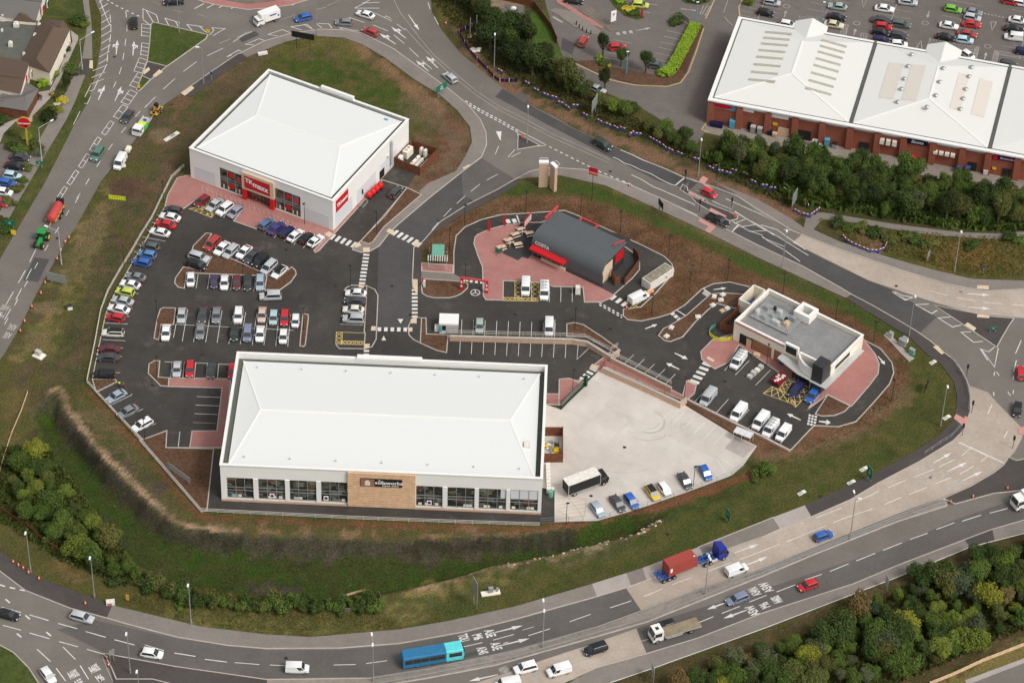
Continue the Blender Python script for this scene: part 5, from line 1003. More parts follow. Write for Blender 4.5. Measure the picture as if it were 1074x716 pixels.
for a in((611.8,43.1,H_,'dull red',22,-36,'dark pink car driving beside the bollards'),(647.6,49.1,H_,'red',50,0,'red car parked between the two slim trees'),(688.7,68.3,H_,'grey-green',50,8,'grey-green car beside the end of the clipped hedge'),(671.5,4.6,H_,'lime green',50,5,'lime green car parked above the yellow shrub bed'),(601.8,0.5,SA,'black',50,8,'black car at the top edge by the cobbled strip'),(626,92.6,SA,'silver',40,18,'pale car half hidden under the roadside trees'),(809.6,2,H_,'silver',50,8,'silver car at the top edge beside the hedge'),(803,13,H_,'black',50,10,'black car behind the corner of the long white roof'),(826.5,25.2,H_,'white',50,10,'white car half hidden by the first roof gable'),(878.7,6.5,SA,'pale green',-50,-7,'pale green saloon topmost in the second bay column'),(877.4,17.6,SA,'black',50,9,'black saloon in the second bay column'),(874.7,25.4,SA,'cream',50,9,'cream saloon nearest the roof in the second column'),(927.9,8.6,SA,'white',50,7,'large white saloon in the third bay column'),(924.3,20.8,SA,'dark grey',50,6,'dark car above the red one in the third column'),(926.5,27.2,H_,'red',50,6,'red car in the third bay column'),(923.6,33.7,H_,'black',50,9,'black car below the red one in the third column'),(924.3,41.6,H_,'navy blue',50,6,'navy car nearest the roof in the third column'),(952.3,1.7,SA,'silver',50,6,'silver saloon at the top edge in the fourth column'),(945,25,ES,'grey-green',50,9,'long grey estate in the fourth bay column'),(942.9,37,H_,'dark grey',50,10,'dark grey car below the long grey estate'),(942.9,45.9,H_,'white',50,4,'white car half hidden by the roof edge in the fourth column'),(999.6,9.3,H_,'bright green',50,9,'bright green hatchback in the shopping car park'),(995.3,26.5,SA,'white',50,9,'white saloon below the bright green car'),(991.7,38.7,SA,'black',50,10,'black saloon beside the white chevrons'),(1020.4,12.2,SA,'grey',50,10,'grey saloon uppermost of the packed trio'),(1019.9,18,H_,'silver',50,10,'silver car in the middle of the packed trio'),(1018.9,25,SA,'red',50,7,'red saloon lowest of the packed trio'),(1014.6,35.1,SA,'dull red',50,9,'red saloon directly above the pale blue car'),(1011.8,41.6,H_,'pale blue',50,7,'pale blue hatchback in the shopping car park'),(1015.4,57.4,CI,'white',30,20,'tiny white car beside the second roof gable'),(1059.8,1,H_,'red',50,9,'red car at the top right edge'),(1071,2.6,H_,'white',50,9,'white car at the top right corner'),(1067.7,20.8,SA,'white',50,9,'white saloon at the right edge above the black one'),(1063.4,30,SA,'black',50,9,'black saloon between the white car and white van'),(1063.4,37.6,SV,'white',-50,-6,'small white van in the shopping car park'),(1074,53.8,H_,'navy blue',50,8,'navy car cut off by the right edge'),(1057.6,66.9,H_,'dark grey',50,9,'dark car half hidden behind the far right roof')):
 put_car(*a,GS)
for a in(((815.5,-10),SA,'grey'),((890,-6),H_,'red'),((938,-8),SA,'blue'),((1035,-10),H_,'white')):put_car(a[0][0],a[0][1],a[1],a[2],50,8,f"{a[2]} car parked just beyond the top edge of the shopping car park",GS)
def roofpatch(label,mat,H=1.48,x0=-1.5,x1=.55,w_=.62):
 for o in COL.objects:
  if o.get('label')==label:
   MB().use(mat).box(x0,x1,-w_,w_,H,H+.03).build('black_roof',o)
roofpatch('yellow car with a black roof in the concrete yard','black');roofpatch('off-white estate car, first down below the gap in the western fence row','black',1.49,-1.9)
def big(name,px,py,dx,dy,label,cat,z=1.2):
 c=G(px,py,z);r=empty(name,(c.x,c.y,.046),ang(px,py,dx,dy));tag(r,label,cat);return r
def lorry_cab(root,x0,x1,wd,z0,z1,mat,roof_fairing=False):
 b=MB().use(mat);h=wd/2
 b.hull([[(x0,-h,z0),(x1,-h,z0),(x1,h,z0),(x0,h,z0)],[(x0,-h,z0+1.1),(x1,-h,z0+1.1),(x1,h,z0+1.1),(x0,h,z0+1.1)],[(x0,-h*.95,z1),(x1-.35,-h*.93,z1),(x1-.35,h*.93,z1),(x0,h*.95,z1)]])
 if roof_fairing:b.hull([[(x0,-h*.9,z1),(x1-.6,-h*.85,z1),(x1-.6,h*.85,z1),(x0,h*.9,z1)],[(x0,-h*.85,z1+.75),(x0+.5,-h*.7,z1+.75),(x0+.5,h*.7,z1+.75),(x0,h*.85,z1+.75)]])
 o=b.build('cab',root)
 g=MB().use('glass_car');g.hull([[(x1+.03,-h*.9,z0+1.15),(x1+.03,h*.9,z0+1.15),(x1+.01,h*.9,z0+1.15),(x1+.01,-h*.9,z0+1.15)],[(x1-.29,-h*.85,z1-.12),(x1-.29,h*.85,z1-.12),(x1-.33,h*.85,z1-.12),(x1-.33,-h*.85,z1-.12)]]);g.build('windscreen',o)
 for s in(-1,1):
  g=MB().use('glass_car');g.box(x0+.35,x1-.35,s*h-.01 if s>0 else s*h-.02,s*h+.02 if s>0 else s*h+.01,z0+1.15,z1-.3);g.build('side_window',o)
  g=MB().use('head_lens');g.box(x1-.02,x1+.04,s*h*.75-.18,s*h*.75+.18,z0+.1,z0+.3);g.build('headlight',o)
  g=MB().use('black');g.box(x1-.2,x1-.05,s*(h+.05),s*(h+.3),z0+1.0,z0+1.6);g.build('wing_mirror',o)
 return o
t=big('box_truck',279,17.2,-50,17,'white box truck with blue lettering on the top road','truck',1.8)
MB().use('white_clad').box(-3.2,.8,-1.05,1.05,.9,3.1).box(.8,1.7,-1.0,1.0,2.2,3.05).build('box_body',t)
lorry_cab(t,.85,2.9,1.95,.45,2.1,'white_clad')
lg=MB().use('blue');
for s in(1,):
 add_text(lg,'REMOVALS',.5,lambda u,v:(-1.2+u,-1.065,2.3+v))if False else lg.box(-2.2,-.4,1.055,1.07,2.15,2.5).box(-2.9,-2.5,1.055,1.07,1.5,2.0)
lg.box(-2.2,-.4,-1.07,-1.055,2.15,2.45).build('lettering_panel',t)
for x in(-2.0,2.0):
 for y in(-.9,.9):add_wheel(t,x,y,.38,.26)
t=big('curtain_sided_lorry',612.5,504.5,60,-22,'black-sided lorry with a white roof parked in the concrete yard','lorry',2.0)
MB().use('black').box(-4.1,3.0,-1.2,1.2,1.0,3.5).build('box_body',t);MB().use('bag_white').box(-4.12,3.02,-1.22,1.22,3.5,3.56).build('roof',t)
fr=MB().use('pale_metal')
for s in(-1,1):
 fr.rod((-4.1,s*1.22,1.0),(3,s*1.22,1.0),.08);fr.rod((3.0,s*1.22,1),(3.0,s*1.22,3.5),.08);fr.rod((-4.1,s*1.22,1),(-4.1,s*1.22,3.5),.08);fr.rod((-2,s*1.18,.6),(1.5,s*1.18,.6),.06)
fr.build('frame',t);lorry_cab(t,3.1,4.9,2.2,.5,2.6,'black')
for x in(-2.6,3.9):
 for y in(-1,1):add_wheel(t,x,y,.45,.3)
t=big('single_deck_bus',453.5,686,60,-10,'turquoise and blue single-deck bus on the lower dual carriageway','bus',1.6)
bm=MB().use('sky_blue');Lb=11.4;h=1.22
M['bus_blue']=flat('bus_blue',(.03,.17,.33),.35);M['bus_turq']=flat('bus_turquoise',(.12,.62,.66),.35)
bm.use('bus_blue').hull([[(-5.7,-h,.35),(2.4,-h,.35),(2.4,h,.35),(-5.7,h,.35)],[(-5.7,-h,2.75),(2.4,-h,2.75),(2.4,h,2.75),(-5.7,h,2.75)],[(-5.5,-h*.88,2.95),(2.4,-h*.88,2.95),(2.4,h*.88,2.95),(-5.5,h*.88,2.95)]]).build('body',t)
fb=MB().use('bus_turq').hull([[(2.4,-h,.35),(5.5,-h,.35),(5.5,h,.35),(2.4,h,.35)],[(2.4,-h,2.0),(5.75,-h,1.6),(5.75,h,1.6),(2.4,h,2.0)],[(2.4,-h,2.76),(5.55,-h,2.76),(5.55,h,2.76),(2.4,h,2.76)],[(2.4,-h*.88,2.96),(5.3,-h*.88,2.96),(5.3,h*.88,2.96),(2.4,h*.88,2.96)]]).build('front_body',t)
for s in(-1,1):
 for k in range(5):
  MB().use('glass_car').box(-5.35+k*1.52,-3.9+k*1.52,s*h-.02,s*h+.025,1.25,2.4).build('window',t)
 MB().use('glass_car').box(2.9,5.3,s*h-.02,s*h+.025,1.35,2.35).build('window',t)
MB().use('glass_car').box(5.58,5.8,-1.05,1.05,1.3,2.6).build('windscreen',t)
for x in(-3.0,3.4):
 for y in(-1.05,1.05):add_wheel(t,x,y,.46,.3)
t=big('container_lorry',722,591.5,62,-24,'blue articulated lorry carrying one red shipping container','lorry',1.3)
ch=MB().use('blue_chassis')
for s in(-1,1):ch.rod((-6.9,s*.5,1.15),(5.2,s*.5,1.15),.14,.3)
for x in(-6.9,-6.0,-5.1,-4.2,1.2,2.2,3.2,4.2,5.2):ch.rod((x,-1.2 if x in(-6.9,1.2,5.2)else-.9,1.2),(x,1.2 if x in(-6.9,1.2,5.2)else .9,1.2),.16)
for s in(-1,1):ch.rod((-6.9,s*1.2,1.2),(-4.6,s*1.2,1.2),.12)
ch.build('trailer_chassis',t)
co=MB().use('container').box(-5.0,1.05,-1.22,1.22,1.32,3.9)
co.use('dull_red')
for x in(-5.0,1.05):
 for y in(-1.2,1.2):co.rod((x,y,1.35),(x,y,3.9),.14)
o=co.build('shipping_container',t)
lo=MB().use('white_sign').box(-4.75,-4.3,-1.24,-1.225,2.3,3.3);lo.box(.5,.8,-.9,-.6,3.905,3.915);lo.build('container_number',o)
cb=MB();M['lorry_blue']=flat('lorry_blue',(.02,.035,.28),.35);M['roof_blue']=flat('roof_blue',(.15,.25,.5),.4)
lorry_cab(t,6.0,8.1,2.4,.7,3.0,'lorry_blue',True)
MB().use('dark_steel').box(3.6,6.4,-.45,.45,.75,1.0).build('tractor_chassis',t);MB().use('pale_metal').tube((4.6,-1.0,.75),(5.8,-1.0,.75),.3).tube((4.6,1.0,.75),(5.8,1.0,.75),.3).build('fuel_tank',t)
for x in(-5.9,-4.8,-3.7,3.3,4.4,7.2):
 for y in(-1.05,1.05):add_wheel(t,x,y,.48,.32)
t=big('flatbed_lorry',706,660.5,-62,19,'white flatbed lorry with a bare timber deck','lorry',1.1)
MB().use('wood_deck').box(-5.3,2.3,-1.22,1.22,1.18,1.3).build('deck',t)
sr=MB().use('pale_metal');
for s in(-1,1):sr.rod((-5.3,s*1.24,1.15),(2.3,s*1.24,1.15),.1);sr.rod((-1.5,s*1.1,.6),(1.8,s*1.1,.6),.08,.3)
sr.build('side_rail',t);lorry_cab(t,2.5,4.6,2.35,.6,2.95,'white_clad');MB().use('black').box(3.1,3.7,-.35,.35,2.96,3.02).build('roof_hatch',t)
for x in(-3.2,3.7):
 for y in(-1.05,1.05):add_wheel(t,x,y,.48,.32)
t=big('white_lorry',1077,524,-62,22,'white lorry cab entering at the right edge','lorry',1.3)
lorry_cab(t,1.0,3.1,2.35,.6,2.9,'white_clad');MB().use('white_clad').box(-5,.9,-1.22,1.22,1.0,3.4).build('box_body',t)
for x in(-3.2,2.1):
 for y in(-1.05,1.05):add_wheel(t,x,y,.46,.3)
t=big('farm_tractor',43.5,250,-27,50,'green farm tractor with yellow wheels towing a red tanker','tractor',1.2)
M['tractor_green']=flat('tractor_green',(.03,.28,.06),.35);M['tractor_yellow']=flat('tractor_yellow',(.75,.5,.02),.4)
MB().use('tractor_green').hull([[(.2,-.42,.8),(2.3,-.36,.8),(2.3,.36,.8),(.2,.42,.8)],[(.2,-.42,1.6),(2.25,-.33,1.45),(2.25,.33,1.45),(.2,.42,1.6)]]).build('bonnet',t)
MB().use('glass_car').hull([[(-1.5,-.8,1.2),(.2,-.8,1.2),(.2,.8,1.2),(-1.5,.8,1.2)],[(-1.4,-.75,2.6),(.1,-.75,2.6),(.1,.75,2.6),(-1.4,.75,2.6)]]).build('cab',t)
MB().use('tractor_green').box(-1.6,.3,-.88,.88,2.6,2.8).build('cab_roof',t);MB().use('tractor_green').box(-1.9,.1,-1.2,-.8,1.45,1.6).box(-1.9,.1,.8,1.2,1.45,1.6).build('mudguard',t)
for x,y,r,w_ in((-1.1,-1.0,.95,.55),(-1.1,1.0,.95,.55),(1.8,-.85,.7,.42),(1.8,.85,.7,.42)):
 a=MB().use('tyre').tube((x,y-w_/2,r),(x,y+w_/2,r),r,n=18).build('wheel',t,smooth=30);MB().use('tractor_yellow').tube((x,y-w_/2-.03,r),(x,y+w_/2+.03,r),r*.55,n=14).build('rim',a,smooth=30)
t=big('tanker_trailer',57.3,223,-27,50,'red slurry tanker towed behind the green tractor','trailer',1.6)
rr=[]
for x,r in((-3,.4),(-2.8,.85),(-2.4,1.0),(2.2,1.0),(2.6,.85),(2.8,.4)):rr.append([(x,r*math.cos(a),1.75+r*math.sin(a))for a in np.linspace(0,2*math.pi,15)[:-1]])
MB().use('dull_red').hull(rr).build('tank',t,smooth=40)
f=MB().use('ochre')
for s in(-1,1):f.rod((-3.2,s*1.05,1.5),(2.8,s*1.05,1.5),.1);f.rod((-3.2,s*1.05,1.1),(2.2,s*1.05,1.1),.12)
for x in(-3.2,-1.6,0,1.6):f.rod((x,-1.05,1.5),(x,-1.05,2.2),.06);f.rod((x,1.05,1.5),(x,1.05,2.2),.06)
f.rod((2.6,0,.8),(4.0,0,.7),.15);f.build('frame',t);MB().use('black').box(-3.9,-3.1,-.8,.8,.9,2.6).build('rear_hose_reel',t)
for x in(-1.9,-.3):
 for y in(-1.15,1.15):add_wheel(t,x,y,.62,.4)
t=big('tipper_truck',148.5,132,-36,50,'white tipper truck with green sides and lime load on the verge','truck',1.1)
lorry_cab(t,.9,3.0,2.0,.45,2.2,'white_clad')
bb=MB().use('pale_metal').box(-3.3,.7,-1.0,1.0,.85,.95);
for q in((-3.3,.7,-1.05,-.97),(-3.3,.7,.97,1.05)):bb.box(q[0],q[1],q[2],q[3],.95,1.4)
bb.box(.62,.7,-1,1,.95,1.9).build('tipper_body',t);M['panel_green']=flat('panel_green',(.06,.5,.1),.5)
MB().use('panel_green').box(-.9,.9,1.06,1.25,.7,1.7).build('tool_locker',t);MB().use('limeyellow').box(-.9,.5,-.85,.85,.95,1.5).build('load',t);MB().use('blue').box(-2.3,-1.9,-.5,.2,.95,1.3).build('tool_box',t)
for x in(-2.0,2.1):
 for y in(-.85,.85):add_wheel(t,x,y,.38,.25)
t=big('plant_trailer',164,116,-36,50,'low trailer behind the tipper truck','trailer',.5);MB().use('ochre').box(-1.8,1.6,-.9,.9,.4,.5).rod((1.6,0,.45),(2.9,0,.45),.1).build('deck',t)
for y in(-1,1):add_wheel(t,-.2,y,.3,.2)
t=big('mini_excavator',164.5,112,-36,50,'small dark excavator standing on the plant trailer','excavator',1.5);t.location.z=.55
MB().use('black').box(-.9,.9,-.7,-.45,0,.4).box(-.9,.9,.45,.7,0,.4).build('track',t);MB().use('ochre').box(-.7,.6,-.55,.55,.42,.8).build('body',t)
MB().use('black').box(-.3,.5,-.5,.3,.8,1.9).build('cab',t);MB().use('ochre').rod((.5,.1,.8),(1.3,.1,1.9),.16).rod((1.3,.1,1.9),(1.9,.1,1.0),.13).build('boom',t);MB().use('dark_steel').box(1.7,2.1,-.15,.35,.5,1.0).build('bucket',t)
t=put_car(125.8,168,PV,'white',-28,50,'white panel van on the grass verge with its door open');MB().use('white_clad').box(.7,1.6,1.0,1.06,.5,1.5,F=lambda p:Vector((p.x+(p.y-1)*0,p.y,p.z))).rod((1.55,1.0,1.0),(1.1,1.75,1.0),.05,.9).build('open_door',t)
t=big('towed_generator',134.5,157,-28,50,'small cream generator trailer behind the verge van','trailer',.6)
MB().use('cream').hull([[(-.8,-.55,.35),(.8,-.55,.35),(.8,.55,.35),(-.8,.55,.35)],[(-.8,-.55,.95),(.8,-.55,.95),(.8,.55,.95),(-.8,.55,.95)],[(-.6,-.4,1.25),(.6,-.4,1.25),(.6,.4,1.25),(-.6,.4,1.25)]]).rod((.8,0,.4),(1.8,0,.4),.07).build('body',t)
for y in(-.6,.6):add_wheel(t,0,y,.28,.15)
def person(px,py,top,legs,label,rz=0,hair='black'):
 c=G(px,py,0);g=c;bm_=bmesh.new();me=bpy.data.meshes.new('person')
 J=[(0,0,.98),(0,0,1.2),(0,0,1.42),(0,0,1.52),(0,0,1.66),(.1,0,.92),(.13,.06,.5),(.13,.0,.06),(.13,.14,.03),(-.1,0,.92),(-.12,-.04,.5),(-.14,-.1,.06),(-.14,.04,.03),(.19,0,1.4),(.27,.02,1.12),(.25,.16,.92),(-.19,0,1.4),(-.27,0,1.12),(-.25,.12,.9)]
 Ed=[(0,1),(1,2),(2,3),(3,4),(0,5),(5,6),(6,7),(7,8),(0,9),(9,10),(10,11),(11,12),(2,13),(13,14),(14,15),(2,16),(16,17),(17,18)]
 Rd=[.15,.14,.15,.07,.11,.1,.075,.055,.05,.1,.075,.055,.05,.075,.05,.04,.075,.05,.04]
 me.from_pydata(J,Ed,[]);o=bpy.data.objects.new('person',me);COL.objects.link(o)
 sk=o.modifiers.new('s','SKIN');
 for i,r in enumerate(Rd):me.skin_vertices[0].data[i].radius=(r,r*.8)
 me.skin_vertices[0].data[0].use_root=True
 o.modifiers.new('d','SUBSURF').levels=1
 bpy.context.view_layer.update();dg=bpy.context.evaluated_depsgraph_get();m2=bpy.data.meshes.new_from_object(o.evaluated_get(dg));o.modifiers.clear();o.data=m2
 m2.materials.clear();
 for n_ in('skin',top,legs):m2.materials.append(M[n_])
 for p in m2.polygons:
  z=p.center.z;m2.polygons[p.index].material_index=2 if z<.98 else(1 if z<1.5 and not(abs(p.center.x)>.2 and z<1.0)else 0)
  p.use_smooth=True
 MB().use(hair).blob((0,-.02,1.70),(.1,.11,.1),8,5).build('hair',o,smooth=60)
 o.location=(g.x,g.y,.13);o.rotation_euler=(0,0,R_(rz));tag(o,label,'person');return o
person(132.2,170,'hivis','navy','person in a yellow hi-vis jacket at the open van door',40)
person(318.5,250.5,'dull_red','black','person in a dull red top between the parked cars',160)
person(323.5,251.5,'black','dark_steel','person in black beside the black car near the shop corner',20)
person(125.5,406.5,'limeyellow','black','person in a yellow top by the silver-blue car',0);person(129.8,407.3,'bright_red','navy','person in a red top by the silver-blue car',90)
person(41.5,105,'black','dark_steel','person in dark clothes on the pub path, nearest the wall',30);person(43.5,106,'navy','black','person in navy beside another walker on the pub path',200)
person(55.5,101.5,'sand','black','person in a pale coat walking up the pub path',120)
def frame2(a,b,z=0.0):
 """local frame: x along a->b (world points), y to the left (inwards), origin a"""
 d=(b-a);L=Vector((d.x,d.y)).length;ax=Vector((d.x,d.y,0)).normalized();ay=Vector((-ax.y,ax.x,0))
 return L,ax,ay
def bempty(name,px0,px1,zt,label,cat):
 """empty at the corner found under a roof corner px0 seen at height zt; x towards px1"""
 a=G(*px0,zt);b=G(*px1,zt);L,ax,ay=frame2(a,b)
 r=empty(name,(a.x,a.y,0),math.atan2(ax.y,ax.x));tag(r,label,cat)
 def toloc(px,py,z):
  p=G(px,py,z)-Vector((a.x,a.y,0));return Vector((p.dot(ax),p.dot(ay),z))
 return r,L,toloc
def wallpanel(mb,x0,x1,z0,z1,y=0,t=.2):mb.box(x0,x1,y,y+t,z0,z1)
def hip_roof(mb,x0,x1,y0,y1,z,dz,e0,e1):
 ym=(y0+y1)/2
 A_,B_,C_,D_=(x0,y0,z),(x1,y0,z),(x1,y1,z),(x0,y1,z);P,Q=(x0+e0,ym,z+dz),(x1-e1,ym,z+dz)
 mb.face([A_,B_,Q,P]);mb.face([B_,C_,Q]);mb.face([C_,D_,P,Q]);mb.face([D_,A_,P])
 return P,Q
def signtext(name,parent,s,size,x,z,y,mat,bold=.02,sx=1,tilt=0,face='-y',depth=.04):
 mb=MB().use(mat)
 if face=='-y':F=lambda u,v:(x+u*math.cos(tilt)-v*math.sin(tilt),y,z+u*math.sin(tilt)+v*math.cos(tilt))
 elif face=='+x':F=lambda u,v:(y,x+u*math.cos(tilt)-v*math.sin(tilt),z+u*math.sin(tilt)+v*math.cos(tilt))
 add_text(mb,s,size,F,bold,sx);return mb.build(name,parent)
HT=8.3
b,L,loc=bempty('retail_store',(198.5,155.4),(348.9,211),HT,'white clad store with a red shop sign over its entrance','store')
D_=loc(282,73,HT).y*.5+loc(429.4,125.8,HT).y*.5
wl=MB().use('white_clad')
wx=lambda px:(px-198.5)/(348.9-198.5)*L
a0,a1,a2,a3=wx(230.2),wx(255),wx(288.5),wx(315.2)
zw0,zw1=.5,6.1
wl.box(0,a0,0,.3,0,HT);wl.box(a0,a1,0,.3,zw1,HT).box(a0,a1,0,.3,0,zw0);wl.box(a2,a3,0,.3,zw1,HT).box(a2,a3,0,.3,0,zw0);wl.box(a3,L,0,.3,0,HT);wl.box(a1,a2,0,.3,6.8,HT)
wl.box(0,.3,.3,D_,0,HT).box(L-.3,L,.3,D_,0,HT).box(.3,L-.3,D_-.3,D_,0,HT);wl.box(.3,L-.3,2.6,2.8,0,7);wl.build('wall',b)
MB().use('white_clad').box(-.1,L+.1,-.1,.45,HT+.002,HT+.12).box(-.1,L+.1,D_-.45,D_+.1,HT+.002,HT+.12).box(-.1,.45,.45,D_-.45,HT+.002,HT+.12).box(L-.45,L+.1,.45,D_-.45,HT+.002,HT+.12).build('parapet',b)
MB().use('gutter').box(.3,L-.3,.3,D_-.3,7.5,7.6).build('gutter',b)
rf=MB().use('roof_white');P_,Q_=hip_roof(rf,1.1,L-1.1,1.1,D_-1.1,8.05,.85,loc(270.2,118,9.4).x-1.1,L-1.1-loc(357.9,150,9.4).x);ro=rf.build('roof',b)
rd=MB().use('white_clad')
for p,q in((P_,Q_),(P_,(1.1,1.1,8.05)),(P_,(1.1,D_-1.1,8.05)),(Q_,(L-1.1,1.1,8.05)),(Q_,(L-1.1,D_-1.1,8.05))):rd.rod(Vector(p)+Vector((0,0,.03)),Vector(q)+Vector((0,0,.03)),.3,.08)
rd.build('ridge_capping',ro);MB().use('sky_blue').box(L-4.8,L-3.9,D_-2.6,D_-2.1,8.12,8.3).build('rooflight',ro)
bx0,bx1=wx(198.5)+L*.395,L*.62
MB().use('white_clad').box(L*.385,L*.615,D_-.5,D_+.12,HT+.13,HT+1.0).build('raised_parapet',b)
for q in((1.0,a0-1.2,-.03,-.005,3.9),(a3+.9,L-1,-.03,-.005,3.7),(L+.005,L+.03,1,8,4.2),(L+.005,L+.03,10,18,4),(L+.005,L+.03,20,27,4)):MB().use('grey_clad').box(*q[:4],.4,q[4]).build('pale_wall_panel',b)
MB().use('brick_buff').box(-.02,a1,-.08,-.001,0,.3).box(a2,L+.02,-.08,-.001,0,.3).box(L+.001,L+.08,0,D_-6,0,.3).build('plinth',b)
for(p,q)in((a0,a1-.2),(a2+.2,a3)):
 g=MB().use('glass_shop').box(p,q,.12,.16,zw0,zw1);g=g.build('window',b)
 f=MB().use('window_frame')
 for k in range(4):u=lerp(p,q,k/3);f.box(u-.06,u+.06,.05,.12,zw0,zw1)
 for z in(2.9,3.5,zw0+.05,zw1-.05):f.box(p,q,.04,.115,z-.06,z+.06)
 f.build('mullion',g)
 cx_=lerp(p,q,.5)
 for z,s in((4.9,.7),(1.9,.7)):
  c=MB().use('red_sign');c.tube((cx_,.1,z),(cx_,.035,z),s,n=18);c.build('round_poster',g)
 d=MB().use('bag_white')
 for k,zz in((.15,1.1),(.36,1.0),(.68,1.0),(.85,1.2)):u=lerp(p,q,k);d.box(u-.15,u+.15,.075,.115,.7,zz+.6)
 d.use('dull_red').box(lerp(p,q,.75),lerp(p,q,.92),.07,.115,3.8,5.2);d.build('display_board',g)
pn=MB().use('beige').box(a1,a2,-.55,.3,3.1,7.6);pn.build('sign_surround',b)
sg=MB().use('red_sign').box(a1+.7,a2-.9,-.62,-.551,3.7,6.9).build('shop_sign',b)
sl_=MB().use('white_sign')
xm=(a1+a2)/2-.1
add_text(sl_,'TK',1.5,lambda u,v:(xm-2.0+u,-.66,5.75+v-u*.1),.04,1.0);add_text(sl_,'maxx',1.9,lambda u,v:(xm+.85+u,-.66,5.25+v-u*.1),.04,.9);sl_.build('lettering',sg)
for x in(a1+.1,a2-1.0):MB().use('bright_red').box(x,x+.9,-.6,.2,0,3.1).build('entrance_column',b)
e=MB().use('glass_shop').box(a1+1.2,a2-1.2,.3,.36,0,3.0).build('entrance_doors',b);f=MB().use('dull_red')
for k in range(7):u=lerp(a1+1.2,a2-1.2,k/6);f.box(u-.05,u+.05,.2,.29,0,3.0)
f.box(a1+1.2,a2-1.2,.18,.29,2.5,3.0);f.build('door_frame',e)
ss=MB().use('red_sign').box(L+.02,L+.12,1.2,6.2,4.3,7.4).build('side_sign',b)
st_=MB().use('white_sign');add_text(st_,'TKmaxx',1.35,lambda u,v:(L+.15,3.7+u,5.85+v),.04,.95);st_.build('lettering',ss)
bo=MB().use('white_sign')
bl=MB().use('pale_metal');bl.tube((L+.45,24.2,1.5),(L+.45,24.2,8.0),.28).box(L+.02,L+.5,22.7,23.3,4.4,4.8);bl.build('flue',b)
MB().use('black').box(L+.01,L+.06,19.6,21.6,0,2.5).box(L+.01,L+.3,12,12.2,1.8,3.0).build('service_door',b)
bp0=G(212,199.5);bp1=G(307,236)
bol=None
for i in range(20):
 p=bp0.lerp(bp1,i/19)
 if bol is None:o=MB().use('pale_metal').tube((0,0,0),(0,0,.85),.06,n=8).build('bollard');bol=o
 else:o=bol.copy();COL.objects.link(o)
 o.location=(p.x,p.y,.12);tag(o,'steel bollard in the line on pink paving before the red sign shop','bollard','bollards before the red sign shop')
HB=9.4
b,L,loc=bempty('retail_store',(230.6,487.2),(569,501.9),HB,'largest white store with a long hipped roof and timber-clad front panel','store')
D_=(loc(247.2,369.6,HB).y+loc(571.9,382.6,HB).y)/2
wl=MB().use('white_clad');wx=lambda px:(px-231)/(566.5-231)*L
wins=[(237.2,265),(270.1,298.2),(302.9,330.9),(335.8,363.6),(435.2,463),(468,496.5),(500.8,529.6),(533.7,562.8)]
za,zb_=.6,6.1;last=0
wl.box(0,L,0,.35,zb_,HB);wl.box(0,L,.0,.35,0,za-.05)
for p,q in wins:
 x0_,x1_=wx(p),wx(q);wl.box(last,x0_,-.12 if last else 0,.35,za-.05,zb_);last=x1_
wl.box(last,L,0,.35,za-.05,zb_);wl.box(0,.35,.35,D_,0,HB).box(L-.35,L,.35,D_,0,HB).box(.35,L-.35,D_-.35,D_,0,HB).box(.35,L-.35,6.8,7,0,7.4)
wl.build('wall',b)
MB().use('white_clad').box(-.1,L+.1,-.2,.4,HB+.002,HB+.14).box(-.1,L+.1,D_-.45,D_+.1,HB+.002,HB+.14).box(-.1,.45,.4,D_-.45,HB+.002,HB+.14).box(L-.45,L+.1,.4,D_-.45,HB+.002,HB+.14).build('parapet',b)
MB().use('gutter').box(.35,L-.35,.35,D_-.35,7.9,8.0).build('gutter',b)
rf=MB().use('roof_white');P_,Q_=hip_roof(rf,1.4,L-1.4,1.0,D_-1.4,8.35,1.0,loc(273.3,428.2,9.9).x-1.4,L-1.4-loc(535,438.4,9.9).x);ro=rf.build('roof',b)
rd=MB().use('white_clad')
for p,q in((P_,Q_),(P_,(1.4,1.0,8.35)),(P_,(1.4,D_-1.4,8.35)),(Q_,(L-1.4,1.0,8.35)),(Q_,(L-1.4,D_-1.4,8.35))):rd.rod(Vector(p)+Vector((0,0,.03)),Vector(q)+Vector((0,0,.03)),.35,.08)
rd.build('ridge_capping',ro);MB().use('bag_white').box(loc(553,466,9).x-.6,loc(553,466,9).x+.6,loc(553,466,9).y-.7,loc(553,466,9).y+.7,8.6,9.3).build('rooflight',ro)
pk=MB().use('pale_metal')
for k in range(7):
 for yy in(3.2,D_-3.4):pk.box(L*(.07+k*.143)-.12,L*(.07+k*.143)+.12,yy-.12,yy+.12,8.5,8.95)
pk.build('roof_anchor',ro)
MB().use('white_clad').box(loc(375,372,HB).x,loc(443,375,HB).x,D_-.7,D_+.2,HB+.15,HB+.65).build('raised_parapet',b)
